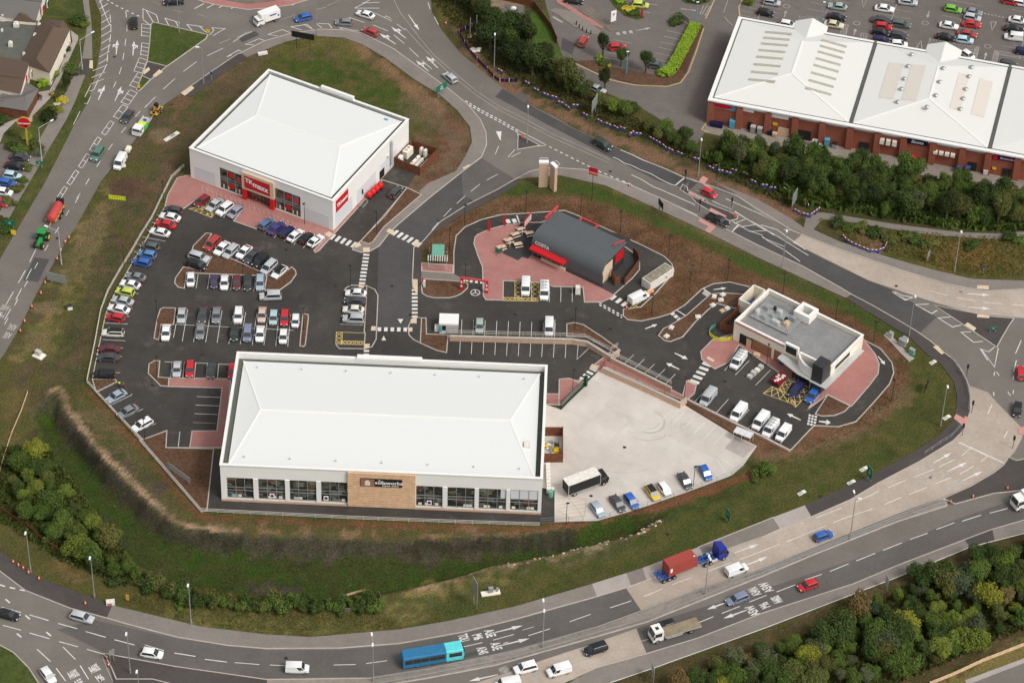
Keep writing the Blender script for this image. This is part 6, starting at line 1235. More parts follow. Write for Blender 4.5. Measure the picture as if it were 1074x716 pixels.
for i,(p,q)in enumerate(wins):
 x0_,x1_=wx(p),wx(q);g=MB().use('glass_shop').box(x0_,x1_,.16,.2,za,zb_).build('window',b);f=MB().use('window_frame')
 for k in range(4):u=lerp(x0_,x1_,k/3);f.box(u-.06,u+.06,.09,.16,za,zb_)
 for z in(za+.2,2.7,3.5,zb_-.05):f.box(x0_,x1_,.08,.155,z-.07,z+.07)
 f.build('mullion',g)
 d=MB()
 if i in(1,3,4):
  cx_=x0_+(x1_-x0_)*(.5 if i!=3 else .18);d.use('white_sign').box(cx_-.45,cx_+.45,.1,.15,1.0,2.1);d.use('plum').tube((cx_,.1,1.55),(cx_,.06,1.55),.33,n=12)
  d.build('window_poster',g)
 d=MB().use('bag_white' if i<6 else 'cream')
 for k in range(3):u=x0_+(x1_-x0_)*random.uniform(.1,.85);d.box(u-.3,u+.35,.12,.15,.9,1.5)
 if i==7:d.use('grey_clad').box(x0_+.1,x1_-.1,.14,.158,3.6,5.9);d.use('timber').box(x0_+2.6,x0_+4.6,.12,.15,2.2,3.4)
 if i==6:d.use('grey_clad').box(x0_+4.2,x1_-.1,.14,.158,3.6,5.9)
 if i==0:d.use('sky_blue').box(x0_+.8,x0_+2.0,.12,.15,.8,1.6)
 d.build('display',g)
MB().use('brick_buff').box(0,L,-.35,-.13,0,.42).build('plinth',b)
p0,p1=wx(364),wx(434.5)
pn=MB().use('oak_panel').box(p0,p1,-.5,-.13,.3,9.25).build('timber_panel',b)
sg=MB().use('black').box(wx(377.3),wx(421),-.62,-.501,6.0,8.0).build('shop_sign',b)
MB().use('brick_orange').box(wx(377.8),wx(392),-.65,-.621,6.1,7.9).build('picture_ground',sg);MB().use('bag_white').box(wx(382),wx(387.5),-.68,-.651,6.3,7.3).box(wx(383.2),wx(386.2),-.68,-.651,7.3,7.6).build('picture_sofa',sg)
lt=MB().use('white_sign');xx=wx(407)
add_text(lt,'sofaworks',1.15,lambda u,v:(xx+u,-.66,7.05+v),.025,1.12);add_text(lt,'the',.5,lambda u,v:(wx(397.5)+u,-.66,7.6+v),.02);add_text(lt,'home sofas',.5,lambda u,v:(xx+.3+u,-.66,6.35+v),.02,1.4);lt.build('lettering',sg)
HC=5.7;a=G(557.6,266.5);c=G(631,301);L,ax,ay=frame2(a,c)
b=empty('coffee_shop',(a.x,a.y,0),math.atan2(ax.y,ax.x));tag(b,'dark grey coffee shop with a curved roof and a red canopy','cafe');Dp=9.2
prof=[(0,0),(0,3.0),(.25,4.1),(.8,4.9),(1.5,5.35),(2.4,5.55),(Dp,5.9),(Dp,0)]
def xprism(mb,prof,x0,x1):
 mb.hull([[(x0,y,z)for y,z in prof],[(x1,y,z)for y,z in prof]])
bd=MB().use('dark_clad');xprism(bd,[(y*.97+.12,z*.975)for y,z in prof],.5,L-.5);bd.build('wall',b)
sh=MB().use('roof_seam');n=24
oprof=[(0,0),(0,2.2),(0,3.3),(.12,4.1),(.5,4.9),(1.15,5.4),(2.0,5.68),(4,5.78),(6.5,5.86),(Dp,5.95)]
oprof=[(0,0),(0,1.6),(0,3.0)]+[(2.4-2.4*math.cos(R_(a)),3.0+2.62*math.sin(R_(a)))for a in range(8,90,8)]+[(2.6,5.63),(4.5,5.74),(6.8,5.85),(Dp,5.95)]
sh.hull([[(x,y-.1,z+.1)for y,z in oprof]+[(x,y,z-.02)for y,z in reversed(oprof)]for x in(0,L)])
ro=sh.build('roof',b,smooth=45)
sm=MB().use('dark_clad')
for k in range(1,34):
 x=L*k/34
 for(y0_,z0_),(y1_,z1_)in zip(oprof[1:],oprof[2:]):sm.rod((x,y0_-.1,z0_+.11),(x,y1_-.1,z1_+.11),.035,.04)
sm.build('standing_seam',ro)
MB().use('dark_clad').box(-.12,0,-.1,.6,0,3.4).rod((L+.03,2.4,5.5),(L+.03,Dp,5.85),.12,.25).rod((L+.03,0.05,0),(L+.03,0.05,3.2),.12,.25).build('gable_trim',ro)
MB().use('red_sign').hull([[(.3,-1.5,2.35),(9.0,-1.5,2.35),(9.0,-.1,2.5),(.3,-.1,2.5)],[(.3,-1.5,2.75),(9.0,-1.5,2.75),(9.0,-.1,3.0),(.3,-.1,3.0)]]).build('canopy',b)
g=MB().use('glass_shop').box(.4,8.8,-.14,-.085,.2,2.3).build('window',b);f=MB().use('window_frame')
for k in range(8):f.box(.4+k*1.2-.05,.4+k*1.2+.05,-.18,-.145,.2,2.3)
f.build('mullion',g);MB().use('beige').box(2.7,8.8,-.6,-.2,.12,.7).build('window_seat',b)
lt=MB().use('white_sign');add_text(lt,'COSTA',1.15,lambda u,v:(2.6+u,-.16+max(0,(v+.6))*.12,3.72+v),.03,.95);lt.build('lettering',b)
MB().use('red_sign').box(L-.48,L-.38,5.5,Dp-.6,2.2,4.9).build('red_end_panel',b);MB().use('beige').box(L-.48,L-.36,.7,4.4,.1,4.4).build('end_wall_panel',b)
rs=MB().use('dull_red').box(5.2,5.5,Dp+.05,Dp+1.7,5.1,5.5).box(5.5,9.2,Dp+1.4,Dp+1.7,5.1,5.5).box(9.2,9.5,Dp+.05,Dp+1.7,5.1,5.5);rs.build('drive_through_canopy',b)
fr=MB().use('dull_red')
for x,y in((.4,6.0),):fr.rod((.1,4.5,5.9),(.1,9.4,6.1),.08).rod((.1,4.5,6.8),(.1,9.4,7.0),.35,.5).rod((.1,4.5,5.9),(.1,4.5,6.8),.1).rod((.1,9.2,5.9),(.1,9.2,7),.1)
fr.rod((L-1.5,Dp-3,6.5),(L-.4,Dp-.4,6.6),.18).rod((L-1.8,Dp-2.4,6.3),(L-.6,Dp-.2,6.5),.1)
fr.build('rooftop_sign_rail',b)
cp=[(641,291),(647,301),(655,293),(664,280),(668,272),(662,264)]
def fence(name,pts,h,mat,label,cat='fence',t=.08,posts=True,z=.03,group=None,pm=None,gap=0):
 P=GP(pts);o=empty(name,tuple(P[0][:2])+(z,));tag(o,label,cat,group);org=P[0]
 mb=MB().use(mat)
 for p,q in zip(P,P[1:]):mb.rod(p-org+Vector((0,0,h/2)),q-org+Vector((0,0,h/2)),t,h)
 mb.build('board_panel',o)
 if posts:
  for p in P:MB().use(pm or mat).rod(p-org,p-org+Vector((0,0,h+.1)),.14).build('post',o)
 return o
fence('timber_fence',[(655,299.5),(664,288),(670,279),(669,273),(664,267)],2.0,'timber','curved brown timber fence behind the coffee shop')
fence('timber_fence',[(641,291),(645,300),(650,298)],2.2,'timber','short brown timber screen at the coffee shop gable end')
fence('timber_compound',[(571,457),(590,457),(590,484.7),(571,484.7)],2.4,'timber','brown timber bin compound against the large store side wall')
fence('timber_compound',[(432,156),(459.2,164.3),(440.3,184.4),(413.8,174),(432,156)],2.3,'timber','brown timber plant compound behind the red sign store')
HR=5.2;b,L,loc=bempty('restaurant',(770.9,336.4),(871,386),HR,'cream flat-roofed restaurant with a black tower at its corner','restaurant')
D_=(loc(804.8,302,HR).y+loc(905.4,351.5,HR).y)/2
wl=MB().use('cream');xt0,xt1=loc(826.5,361,HR).x,loc(846.8,361,HR).x
tt=.3
wl.box(0,L*.93,0,tt,0,HR).box(0,tt,tt,D_,0,HR).box(tt,L,D_-tt,D_,0,HR).box(L-tt,L,tt,D_-tt,0,HR)
wl.box(-.1,tt+.1,-.1,tt,0,HR);wl.build('wall',b)
MB().use('cream_cap').box(-.08,xt0-.2,-.08,tt+.1,HR+.002,HR+.15).box(xt1+.2,L-1.5,-.08,tt+.1,HR+.002,HR+.15).box(-.08,tt+.1,tt+.1,D_+.08,HR+.002,HR+.13).box(tt+.1,L+.08,D_-tt-.1,D_+.08,HR+.002,HR+.15).box(L-tt-.1,L+.08,.5,D_-tt-.1,HR+.002,HR+.15).build('parapet',b)
MB().use('bright_red').box(.2,xt0-.3,-.1,-.085,HR-.45,HR-.25).build('orange_band',b)
ro=MB().use('roof_grey').box(tt,L-tt,tt,D_-tt,HR-1.1,HR-1.0).build('roof',b)
MB().use('cream_cap').box(xt0,xt1,-.5,.1,HR-.6,HR+1.3).build('raised_fascia',b);MB().use('black').box(xt0+.3,xt1-.3,-.56,-.501,HR-.9,HR+.9).build('blank_sign',b)
fx,fy=loc(848,323,HR+.8).x,D_-1.6
c=MB().use('cream_cap');
for q in((fx-1.9,fx+1.9,fy+1.0,fy+1.8),(fx-1.9,fx+1.9,fy-1.8,fy-1.0),(fx-1.9,fx-1.2,fy-1.0,fy+1.0),(fx+1.2,fx+1.9,fy-1.0,fy+1.0)):c.box(q[0],q[1],q[2],q[3],HR-.9,HR+.9)
c.build('roof_lantern',b)
pd=loc(818,331,HR);pl=MB().use('galv').box(pd.x-5.2,pd.x+4.0,pd.y-3.2,pd.y+2.6,HR-.8,HR-.7)
for x,y in((-5.2,-3.2),(4.0,-3.2),(-5.2,2.6),(4.0,2.6)):pl.rod((pd.x+x,pd.y+y,HR-1),(pd.x+x,pd.y+y,HR+.5),.08)
for z in(HR,HR+.45):
 pl.rod((pd.x-5.2,pd.y-3.2,z),(pd.x+4,pd.y-3.2,z),.06).rod((pd.x-5.2,pd.y+2.6,z),(pd.x+4,pd.y+2.6,z),.06).rod((pd.x+4,pd.y-3.2,z),(pd.x+4,pd.y+2.6,z),.06).rod((pd.x-5.2,pd.y-3.2,z),(pd.x-5.2,pd.y+2.6,z),.06)
pl.build('plant_deck',ro)
for x,y,w1,w2,h1,mm in((-3.6,.6,1.0,.8,1.0,'galv'),(-.8,1.2,1.0,.9,.9,'pale_metal'),(-2.6,-2.0,1.1,.7,.7,'galv'),(.3,-1.9,1.6,.8,.8,'pale_metal'),(-1.6,-.6,.7,.5,.5,'galv'),(1.4,.3,.6,.5,.6,'dark_steel'),(-2.2,1.6,.5,.5,.7,'dark_steel'),(2.2,-.9,.9,1.2,.8,'sand'),(2.6,1.2,1.0,.9,.9,'galv'),(-4.4,-1.6,.6,1.2,1.0,'pale_metal'),(.6,-.2,1.0,.7,.6,'galv')):
 MB().use(mm).box(pd.x+x-w1/2,pd.x+x+w1/2,pd.y+y-w2/2,pd.y+y+w2/2,HR-.68,HR-.68+h1).tube((pd.x+x,pd.y+y,HR-.68+h1),(pd.x+x,pd.y+y,HR-.55+h1),.28).build('roof_unit',ro)
cv=MB().use('cream_cap')
pts=[(xt1+.3,-.3),(xt1+1.2,-1.3),(xt1+2.6,-2.2),(xt1+4.2,-2.6),(L-2.2,-2.6)]
for(xa,ya),(xb,yb)in zip(pts,pts[1:]):cv.rod((xa,ya,HR-1.2),(xb,yb,HR-1.2),.35,2.6)
cv.build('curved_fascia',b)
MB().use('roof_grey').prism([(xt1,0),(xt1+1.2,-1.2),(xt1+2.6,-2.1),(xt1+4.2,-2.5),(L-.5,-2.5),(L-.5,.5),(xt1,.5)],HR-1.3,HR-1.02).build('corner_roof',b)
MB().use('dark_clad').box(L-2.4,L+.05,-3.2,-.2,.4,HR+2.2).build('tower',b);MB().use('pale_metal').box(L-2.45,L+.1,-3.25,-.15,HR+2.21,HR+2.26).build('tower_cap',b)if False else None
g=MB().use('glass_shop').box(xt1+.5,L-2.5,-2.4,-2.3,.2,2.6).box(L-.4,L-.3,-2.2,0,.2,2.4).build('window',b)
f=MB().use('black')
for k in range(6):u=lerp(xt1+.5,L-2.5,k/5);f.box(u-.08,u+.08,-2.55,-2.41,0,2.7)
f.box(xt1+.4,L-2.5,-2.55,-2.41,2.6,2.8);f.build('mullion',g)
MB().use('pale_metal').prism([(xt0-.6,-2.0),(xt1+2.0,-3.5),(xt1+4.5,-3.6),(L-2.5,-3.6),(L-2.5,-2.65),(xt1+4.2,-2.65),(xt1+2.6,-2.25),(xt1+1,-1.2),(xt0-.6,-.1)],2.95,3.1).prism([(L-2.4,-3.8),(L+1.5,-3.8),(L+1.5,D_*.86),(L+.02,D_*.86),(L+.02,-3.3),(L-2.4,-3.3)],2.96,3.11).build('canopy',b)
for x,y in((L+1.3,-3.6),(L-2.3,-3.5)):MB().use('galv').tube((x,y,.1),(x,y,2.95),.08).build('canopy_post',b)
MB().use('brick_orange').box(xt0-8.2,xt0-3.2,-.06,-.001,.1,2.9).box(xt0-2.6,xt0,-.06,-.001,.1,2.9).build('brick_panel',b);MB().use('black').box(1.5,4.6,-.07,-.001,.1,2.7).build('doorway',b);MB().use('oak_panel').box(3.2,4.4,-.11,-.075,.1,2.3).build('door',b)
MB().use('black').box(L+.001,L+.05,2,7.5,3.4,4.3).build('high_window',b)
b2,L2,loc2=bempty('store_annex',(775.8,313.2),(787,307),3.4,'open-topped cream store beside the restaurant back corner','outbuilding')
an=MB().use('cream');q0,q1,q2,q3=[loc2(x,y,3.4)for x,y in((775.5,313.5),(790.8,298.8),(802.5,304),(788,319))]
for p,q in((q0,q1),(q1,q2),(q2,q3),(q3,q0)):
 p=Vector((p.x,p.y,1.7));q=Vector((q.x,q.y,1.7));an.rod(p,q,.3,3.4)
an.build('wall',b2);mm=(q0+q2)/2;MB().use('blue').box(mm.x-1.0,mm.x+1.0,mm.y-1,mm.y+.6,.1,1.3).build('blue_crate',b2);MB().use('bag_white').box(mm.x-1.6,mm.x-.6,mm.y-1.8,mm.y-1.1,.1,1.6).build('white_sack',b2)
fence('timber_fence',[(769,350.5),(755,346),(768,335),(776,326),(779,322)],2.0,'timber','brown timber bin screen at the restaurant left end')
HS=6.6;b,L,loc=bempty('shopping_terrace',(742.2,105.6),(1036.4,159.7),HS,'long red brick shopping terrace with pale sheet roofs','shops')
yb=loc(774.9,18.6,HS).y;e=1.0
MB().use('brick_red').box(.5,L+60,e,yb-.5,0,HS-1.2).build('wall',b)
MB().use('grey_clad').box(.4,L+60,e-.1,yb-.4,HS-1.2,HS-.12).build('upper_wall_panel',b)
MB().use('white_clad').box(0,L+60,0,e+.2,HS-.1,HS+.25).box(0,.9,e+.2,yb,HS-.1,HS+.3).box(.9,L+60,yb-.8,yb,HS-.1,HS+.3).build('eaves',b)
def secroof(xa,xb,mat,lean,dz):
 r=MB().use(mat);ym=None;y0_,y1_=1.0,yb-1.0;z=HS+.35;hx=(xa+xb)/2
 A_,B_,C_,D2=(xa,y0_,z),(xb,y0_,z),(xb,y1_,z),(xa,y1_,z);P,Q=(hx,y0_+(xb-xa)*.38,z+dz),(hx,y1_-6.5,z+dz)
 r.face([A_,B_,P]);r.face([B_,C_,Q,P]);r.face([D2,A_,P,Q]);r.face([C_,D2,Q]);o=r.build('roof',b)
 return o,P,Q,hx
x1_,x2_=loc(890.5,133,HS).x,loc(1036.4,159.7,HS).x
def strips(o,xs_,ylist,P,hx,xa,xb,dz,mat='roof_pink',w_=.9,t=.06):
 hw=(xb-xa)/2
 for(u0,u1)in xs_:
  m_=MB().use(mat)
  for y in ylist:
   zz=lambda x:HS+.35+dz*(1-abs(x-hx)/hw)
   p=Vector((u0,y,zz(u0)+t));q=Vector((u1,y,zz(u1)+t));m_.rod(p,q,w_,.08)
  m_.build('rooflight_strip',o)
o,P,Q,hx=secroof(1.2,x1_-.3,'roof_cream',0,1.8);w_=x1_-1.5
M['sky_strip']=flat('rooflight_strip',(.42,.39,.31),.4)
strips(o,[(1.2+w_*.20,1.2+w_*.40),(1.2+w_*.63,1.2+w_*.82)],[yb*f for f in(.27,.36,.45,.54,.62,.70,.77,.84)],P,hx,1.2,x1_-.3,1.8,'sky_strip',.75)
rl=MB().use('white_clad');rl.rod(Vector(P)+Vector((0,0,.05)),Vector(Q)+Vector((0,0,.05)),.5,.08);rl.rod(Vector(P)+Vector((0,0,.05)),(1.3,1.1,HS+.4),.4,.08);rl.rod(Vector(P)+Vector((0,0,.05)),(x1_-.4,1.1,HS+.4),.4,.08);rl.build('ridge_capping',o)
o,P,Q,hx=secroof(x1_+.6,x2_-.3,'roof_cream',0,1.8);w_=x2_-x1_-.9;xa=x1_+.6
ps=MB().use('roof_pink')
for u0,u1 in((.13,.24),(.3,.41),(.66,.74),(.82,.92)):
 for k in range(2):
  z0_=lambda x:HS+.42+1.8*(1-abs(x-hx)/(w_/2));x0q,x1q=xa+w_*u0,xa+w_*u1;ya,yc=yb*.34,yb-8
  ps.face([(x0q,ya,z0_(x0q)),(x1q,ya,z0_(x1q)),(x1q,yc,z0_(x1q)),(x0q,yc,z0_(x0q))])if k==0 else None
ps.build('stained_roof_sheet',o)
for u,ys_ in((.28,(.3,.45,.57,.72,.86)),(.54,(.42,.58,.74)),(.5,(.27,)),(.74,(.35,.47,.58,.73,.84))):
 for f in ys_:x=xa+w_*u;z0_=HS+.35+1.8*(1-abs(x-hx)/(w_/2));MB().use('galv').tube((x,yb*f,z0_-.1),(x,yb*f,z0_+.5),.4,.4,12).tube((x,yb*f,z0_+.5),(x,yb*f,z0_+.7),.55,.3,12).build('roof_cowl',o)
rl=MB().use('white_clad');rl.rod(Vector(P)+Vector((0,0,.05)),Vector(Q)+Vector((0,0,.05)),.4,.08);rl.rod(Vector(P)+Vector((0,0,.05)),(xa+.2,1.1,HS+.4),.35,.08);rl.rod(Vector(P)+Vector((0,0,.05)),(x2_-.4,1.1,HS+.4),.35,.08);rl.build('ridge_capping',o)
o,P,Q,hx=secroof(x2_+.6,L+59,'roof_cream',0,1.8)
MB().use('gutter').box(x1_-.1,x1_+.4,1,yb,HS+.05,HS+.5).box(x2_-.1,x2_+.4,1,yb,HS+.05,HS+.5).box(.95,1.2,1,yb-1,HS+.2,HS+.36).box(1,L+58,.95,1.15,HS+.26,HS+.36).box(1,L+58,yb-1.1,yb-.9,HS+.31,HS+.45).build('gutter',b)
for gx0,gx1 in((loc(834,24,HS).x,loc(868,31,HS).x),(loc(972,50,HS).x,loc(1008,58,HS).x)):
 gm=MB().use('roof_cream');gmx=(gx0+gx1)/2
 gm.hull([[(gx0,yb-9,HS+.3),(gx1,yb-9,HS+.3),(gx1,yb+2.2,HS+.3),(gx0,yb+2.2,HS+.3)],[(gmx-.05,yb-9,HS+1.6),(gmx+.05,yb-9,HS+1.6),(gmx+.05,yb+2.6,HS+1.6),(gmx-.05,yb+2.6,HS+1.6)]]);gm.build('roof_gable',b)
 MB().use('brick_red').box(gx0+.4,gx1-.4,yb-.6,yb+1.8,0,HS+.2).build('gable_wall',b)
for px in(744,774,804,832.5,861,890,919,946,977,1008,1035,1066,1096):
 x=loc(px,105.6+(px-742.2)*.184+14,HS-3).x+.0
 MB().use('brick_red').box(x-.7,x+.7,e-.75,e-.001,0,HS-.5).build('pier',b)
def terr(px):return(px-742.2)/(1036.4-742.2)*L
for(pa,pb,z0_,z1_,mat,nm)in((749,772,4.4,5.9,'sky_blue','shop_sign'),(778,791,4.9,5.7,'white_clad','louvre'),(807,828,4.7,5.5,'white_clad','louvre'),(951.5,974,4.4,5.9,'navy','shop_sign'),(1042,1068,4.4,5.7,'plum','shop_sign'),(835,853,.1,2.6,'black','loading_doorway'),(818,830,.1,2.3,'sand','roller_door'),(904,914,.1,2.4,'dark_steel','steel_door'),(1018,1027,.1,2.4,'dark_steel','steel_door'),(1054,1062,.1,2.4,'dark_steel','steel_door'),(812,817,2.6,3.2,'yellow','warning_sign'),(1043,1047,1.6,2.2,'yellow','warning_sign'),(786,790,.1,2.2,'black','doorway')):
 o=MB().use(mat).box(terr(pa),terr(pb),e-.22,e-.1,z0_,z1_).build(nm,b)
 if mat=='sky_blue':MB().use('bright_red').hull([[(terr(757)+.3*math.cos(t)+(2.2*math.cos(t)),e-.26,5.2+.6*math.sin(t))for t in np.linspace(0,6.28,17)[:-1]],[(terr(757)+2.5*math.cos(t),e-.32,5.2+.6*math.sin(t))for t in np.linspace(0,6.28,17)[:-1]]]).build('sign_oval',o)
 if mat=='navy':
  m_=MB().use('white_sign');add_text(m_,'Boots',1.15,lambda u,v:(terr(963.5)+u+v*.2,e-.26,5.12+v),.02);m_.build('lettering',o)
 if mat=='plum':
  m_=MB().use('bright_red').box(terr(1042.3),terr(1046),e-.25,e-.221,4.5,5.6);m_.use('white_sign');m_.box(terr(1049),terr(1066),e-.26,e-.23,4.9,5.15)if False else add_text(m_,'Bensons Beds',.62,lambda u,v:(terr(1057.5)+u,e-.26,5.05+v),.02);m_.build('lettering',o)
for pa in(925,931.5,938,981,987,993,999):
 MB().use('cream').box(terr(pa),terr(pa)+.95,e-.9,e-.1,3.3,4.6 if pa<950 else 4.0).build('wall_air_unit',b)
def thing_box(name,px,py,sx,sy,h,mat,label,cat,rz=None,z=.03,lid=None,group=None,extra=None):
 c=G(px,py,h/2 if False else 0);o=empty(name,(c.x,c.y,z),rz if rz is not None else math.atan2(ax.y,ax.x));tag(o,label,cat,group)
 m_=MB().use(mat).hull([[(-sx/2*.9,-sy/2*.9,.12),(sx/2*.9,-sy/2*.9,.12),(sx/2*.9,sy/2*.9,.12),(-sx/2*.9,sy/2*.9,.12)],[(-sx/2,-sy/2,h),(sx/2,-sy/2,h),(sx/2,sy/2,h),(-sx/2,sy/2,h)]]);m_.build('body',o)
 if lid:MB().use(lid).box(-sx/2-.04,sx/2+.04,-sy/2-.04,sy/2+.04,h,h+.1).build('lid',o)
 w2=MB().use('black')
 for a_ in(-1,1):
  for c_ in(-1,1):w2.box(a_*sx*.36-.06,a_*sx*.36+.06,c_*sy*.36-.05,c_*sy*.36+.05,0,.14)
 w2.build('castor',o);return o
th=math.atan2((G(1036,160,0)-G(742,106,0)).y,(G(1036,160,0)-G(742,106,0)).x)
for px,py,sx,sy,h,mat,lid,lb in((767.8,134,1.2,1.1,2.0,'sky_blue','sky_blue','tall pale blue bin below the blue shop sign'),(751.5,133,3.0,1.2,1.0,'navy','navy','low dark skip beside the tall pale blue bin'),(789.5,139,1.1,1.0,1.7,'galv','pale_metal','grey wheeled bin, left of the pair by the louvres'),(796.5,140.5,1.1,1.0,1.7,'galv','pale_metal','grey wheeled bin, right of the pair by the louvres'),(807,141.5,1.0,.9,1.1,'navy','navy','low navy bin by the pale crate'),(854,154.5,1.1,1.0,1.8,'galv','pale_metal','grey bin beside the dark loading doorway'),(860,157.5,1.1,1.0,1.3,'galv','white_clad','grey bin with a white lid nearest the trees'),(867,152.5,1.1,1.0,1.7,'sky_blue','sky_blue','pale blue bin right of the loading doorway'),(875,155,1.0,.9,1.2,'steel' if 'steel' in M else 'galv','black','grey bin under the white wall lamp'),(958,169,.9,.9,1.2,'bright_red','bright_red','small bright red bin below the navy shop sign'),(1005,181,1.0,1.0,1.5,'blue','blue','left blue bin of the pair by the brick pier'),(1014.5,181,1.0,1.0,1.5,'blue','blue','right blue bin of the pair by the brick pier'),(1009.5,186,1.2,.9,.8,'blue','black','low blue tub in front of the two blue bins'),(1029,179,.8,.8,1.6,'sky_blue','sky_blue','slim pale blue bin right of the steel door'),(1033.5,183,1.0,.9,1.3,'bag_white','white_clad','white bagged bin near the plum shop sign'),(835.5,148,.6,.5,1.0,'yellow','yellow','small yellow bin at the brick pier'),(812.5,143,1.0,1.0,.8,'sand','sand','pale crate right of the low navy bin')):
 thing_box('wheeled_bin' if 'crate' not in lb else 'crate',px,py,sx,sy,h,mat,lb,'bin' if 'crate' not in lb else 'crate',th,lid=lid)
def house(name,label,pts_ground,h,roofmat,wallmat,ridge,eave=.5,dz=3.0,cat='building',gable=False):
 P=[G(*p,h)for p in pts_ground];org=Vector((P[0].x,P[0].y,0));o=empty(name,tuple(org));tag(o,label,cat)
 MB().use(wallmat).prism([(p-org)for p in P],0,h).build('wall',o)
 cen=sum(P,Vector())/len(P);Q=[cen+(p-cen)*1.04 for p in P];r0,r1=G(*ridge[0],h+dz),G(*ridge[1],h+dz)
 Q=[Vector((q.x-org.x,q.y-org.y,h+.02))for q in Q];a=Vector((r0.x-org.x,r0.y-org.y,h+dz));c=Vector((r1.x-org.x,r1.y-org.y,h+dz))
 m_=MB().use(roofmat)
 m_.face([Q[0],Q[1],c,a]);m_.face([Q[1],Q[2],c]);m_.face([Q[2],Q[3],a,c]);m_.face([Q[3],Q[0],a]);m_.face([Q[3],Q[2],Q[1],Q[0]])
 rf=m_.build('roof',o);MB().use(roofmat).rod(a+Vector((0,0,.05)),c+Vector((0,0,.05)),.25,.12).build('ridge_tile',rf)
 return o,org
o,og=house('pub_building','brown tiled pub wing running down to the garden path',[(22,66),(42,22),(73,31),(52,76)],3.8,'tile_roof','cream',((38,62),(56,28)),dz=2.2,cat='pub')
def wallwin(o,og,px,py,z,sx,sz,dx,dy,mat='glass_shop',nm='window'):
 p=G(px,py,z)-og;a=ang(px,py,dx,dy);f=Vector((math.cos(a),math.sin(a),0));n=Vector((-f.y,f.x,0))
 MB().use('white_clad').hull([[p+f*u+n*v*.1+Vector((0,0,w))for u,w in((-sx/2-.1,-sz/2-.1),(sx/2+.1,-sz/2-.1),(sx/2+.1,sz/2+.1),(-sx/2-.1,sz/2+.1))]for v in(-1,1)]).build('window_frame',o)
 MB().use(mat).hull([[p+f*u+n*v*.14+Vector((0,0,w))for u,w in((-sx/2,-sz/2),(sx/2,-sz/2),(sx/2,sz/2),(-sx/2,sz/2))]for v in(-1,1)]).build(nm,o)
wallwin(o,og,64,44,2.0,1.6,1.6,10,-12);wallwin(o,og,59,54,2.0,1.4,1.6,10,-20);wallwin(o,og,54.5,68,2.0,1.4,1.6,8,-14)
o,og=house('pub_building','rounded tiled bay end of the pub above the pink flowers',[(44,30),(48,20),(66,22),(73,32)],3.6,'tile_roof','cream',((54,27),(62,28)),dz=1.8,cat='pub');wallwin(o,og,68,40,1.9,1.5,1.5,12,-8)
o,og=house('pub_building','grey roofed pub block at the top left corner',[(-14,16),(37,21),(46,-16),(-10,-22)],4.6,'slate_roof','cream',((-8,-4),(44,2)),dz=2.4,cat='pub')
wallwin(o,og,45,10,2.6,1.2,2.2,6,-14,'red_sign');wallwin(o,og,50,4,2.4,1.0,1.4,6,-14)
o,og=house('pub_building','brown gabled pub block beside the red wall lettering',[(-10,92),(21,98),(30,66),(-10,58)],4.6,'tile_roof','cream',((-12,78),(26,82)),dz=2.6,cat='pub')
wallwin(o,og,27.5,84,2.8,.9,2.6,6,-12,'red_sign','red_wall_sign');wallwin(o,og,33,78,2.6,.9,1.6,6,-12);MB().use('brick_orange').prism([G(-10,98,0)-og,G(20,105,0)-og,G(20.5,104,0)-og,G(-10,97,0)-og],2,4.2).build('brick_band',o)
o,og=house('pub_veranda','grey lean-to roof at the near side of the pub',[(-10,110),(28,116),(40,94),(26,86)],2.6,'slate_roof','timber',((-6,103),(27,100)),dz=1.5,cat='pub')
c=G(8,42);o=empty('flat_roof_block',(c.x,c.y,0));tag(o,'flat green-grey roofed centre of the pub with vents','pub');P=[G(*p,3.4)for p in((-14,64),(22,68),(43,28),(38,20),(-14,16))]
MB().use('cream').prism([p-c for p in P],0,3.39).build('wall',o);rf=MB().use('felt_roof').prism([p-c for p in P],3.39,3.45).build('roof',o)
for px,py,s,h in((11,46.5,.9,1.1),(3,19,1.2,1.2),(17,25.5,1.2,.9),(2,31,.5,.5),(6,64,.8,.8),(25,56,.6,.6),(37,36.5,.9,.6),(41,26,.7,.8)):
 p=G(px,py,4)-c;MB().use('bag_white').box(p.x-s/2,p.x+s/2,p.y-s/2,p.y+s/2,3.45,3.45+h).tube((p.x,p.y,3.4+h),(p.x,p.y,3.75+h),s*.3).build('roof_vent',rf)
o,og=house('pub_dormer','small pyramid-roofed dormer on the flat pub roof',[(14,22),(38,24),(36,16),(20,14)],4.2,'tile_roof','cream',((21,14),(22,14.5)),dz=1.8,cat='roof')
sheet('garden_path',[(74,32),(82,38),(82,42),(70,68),(60,90),(52,104),(34,122),(34,128),(16,128),(4,140),(0,150),(-10,150),(-10,144),(4,130),(20,124),(34,104),(40,97),(52,95),(60,80),(66,64),(76,44)],.05,'pavement_light')
sheet('pub_car_park',[(-20,150),(16,152),(28,160),(32,167),(22,185),(14,200),(4,215),(-20,240)],.052,'asphalt_shop')
sheet('garden_paving',[(72,84),(84,84),(80,92),(76,90)],.053,'pink')
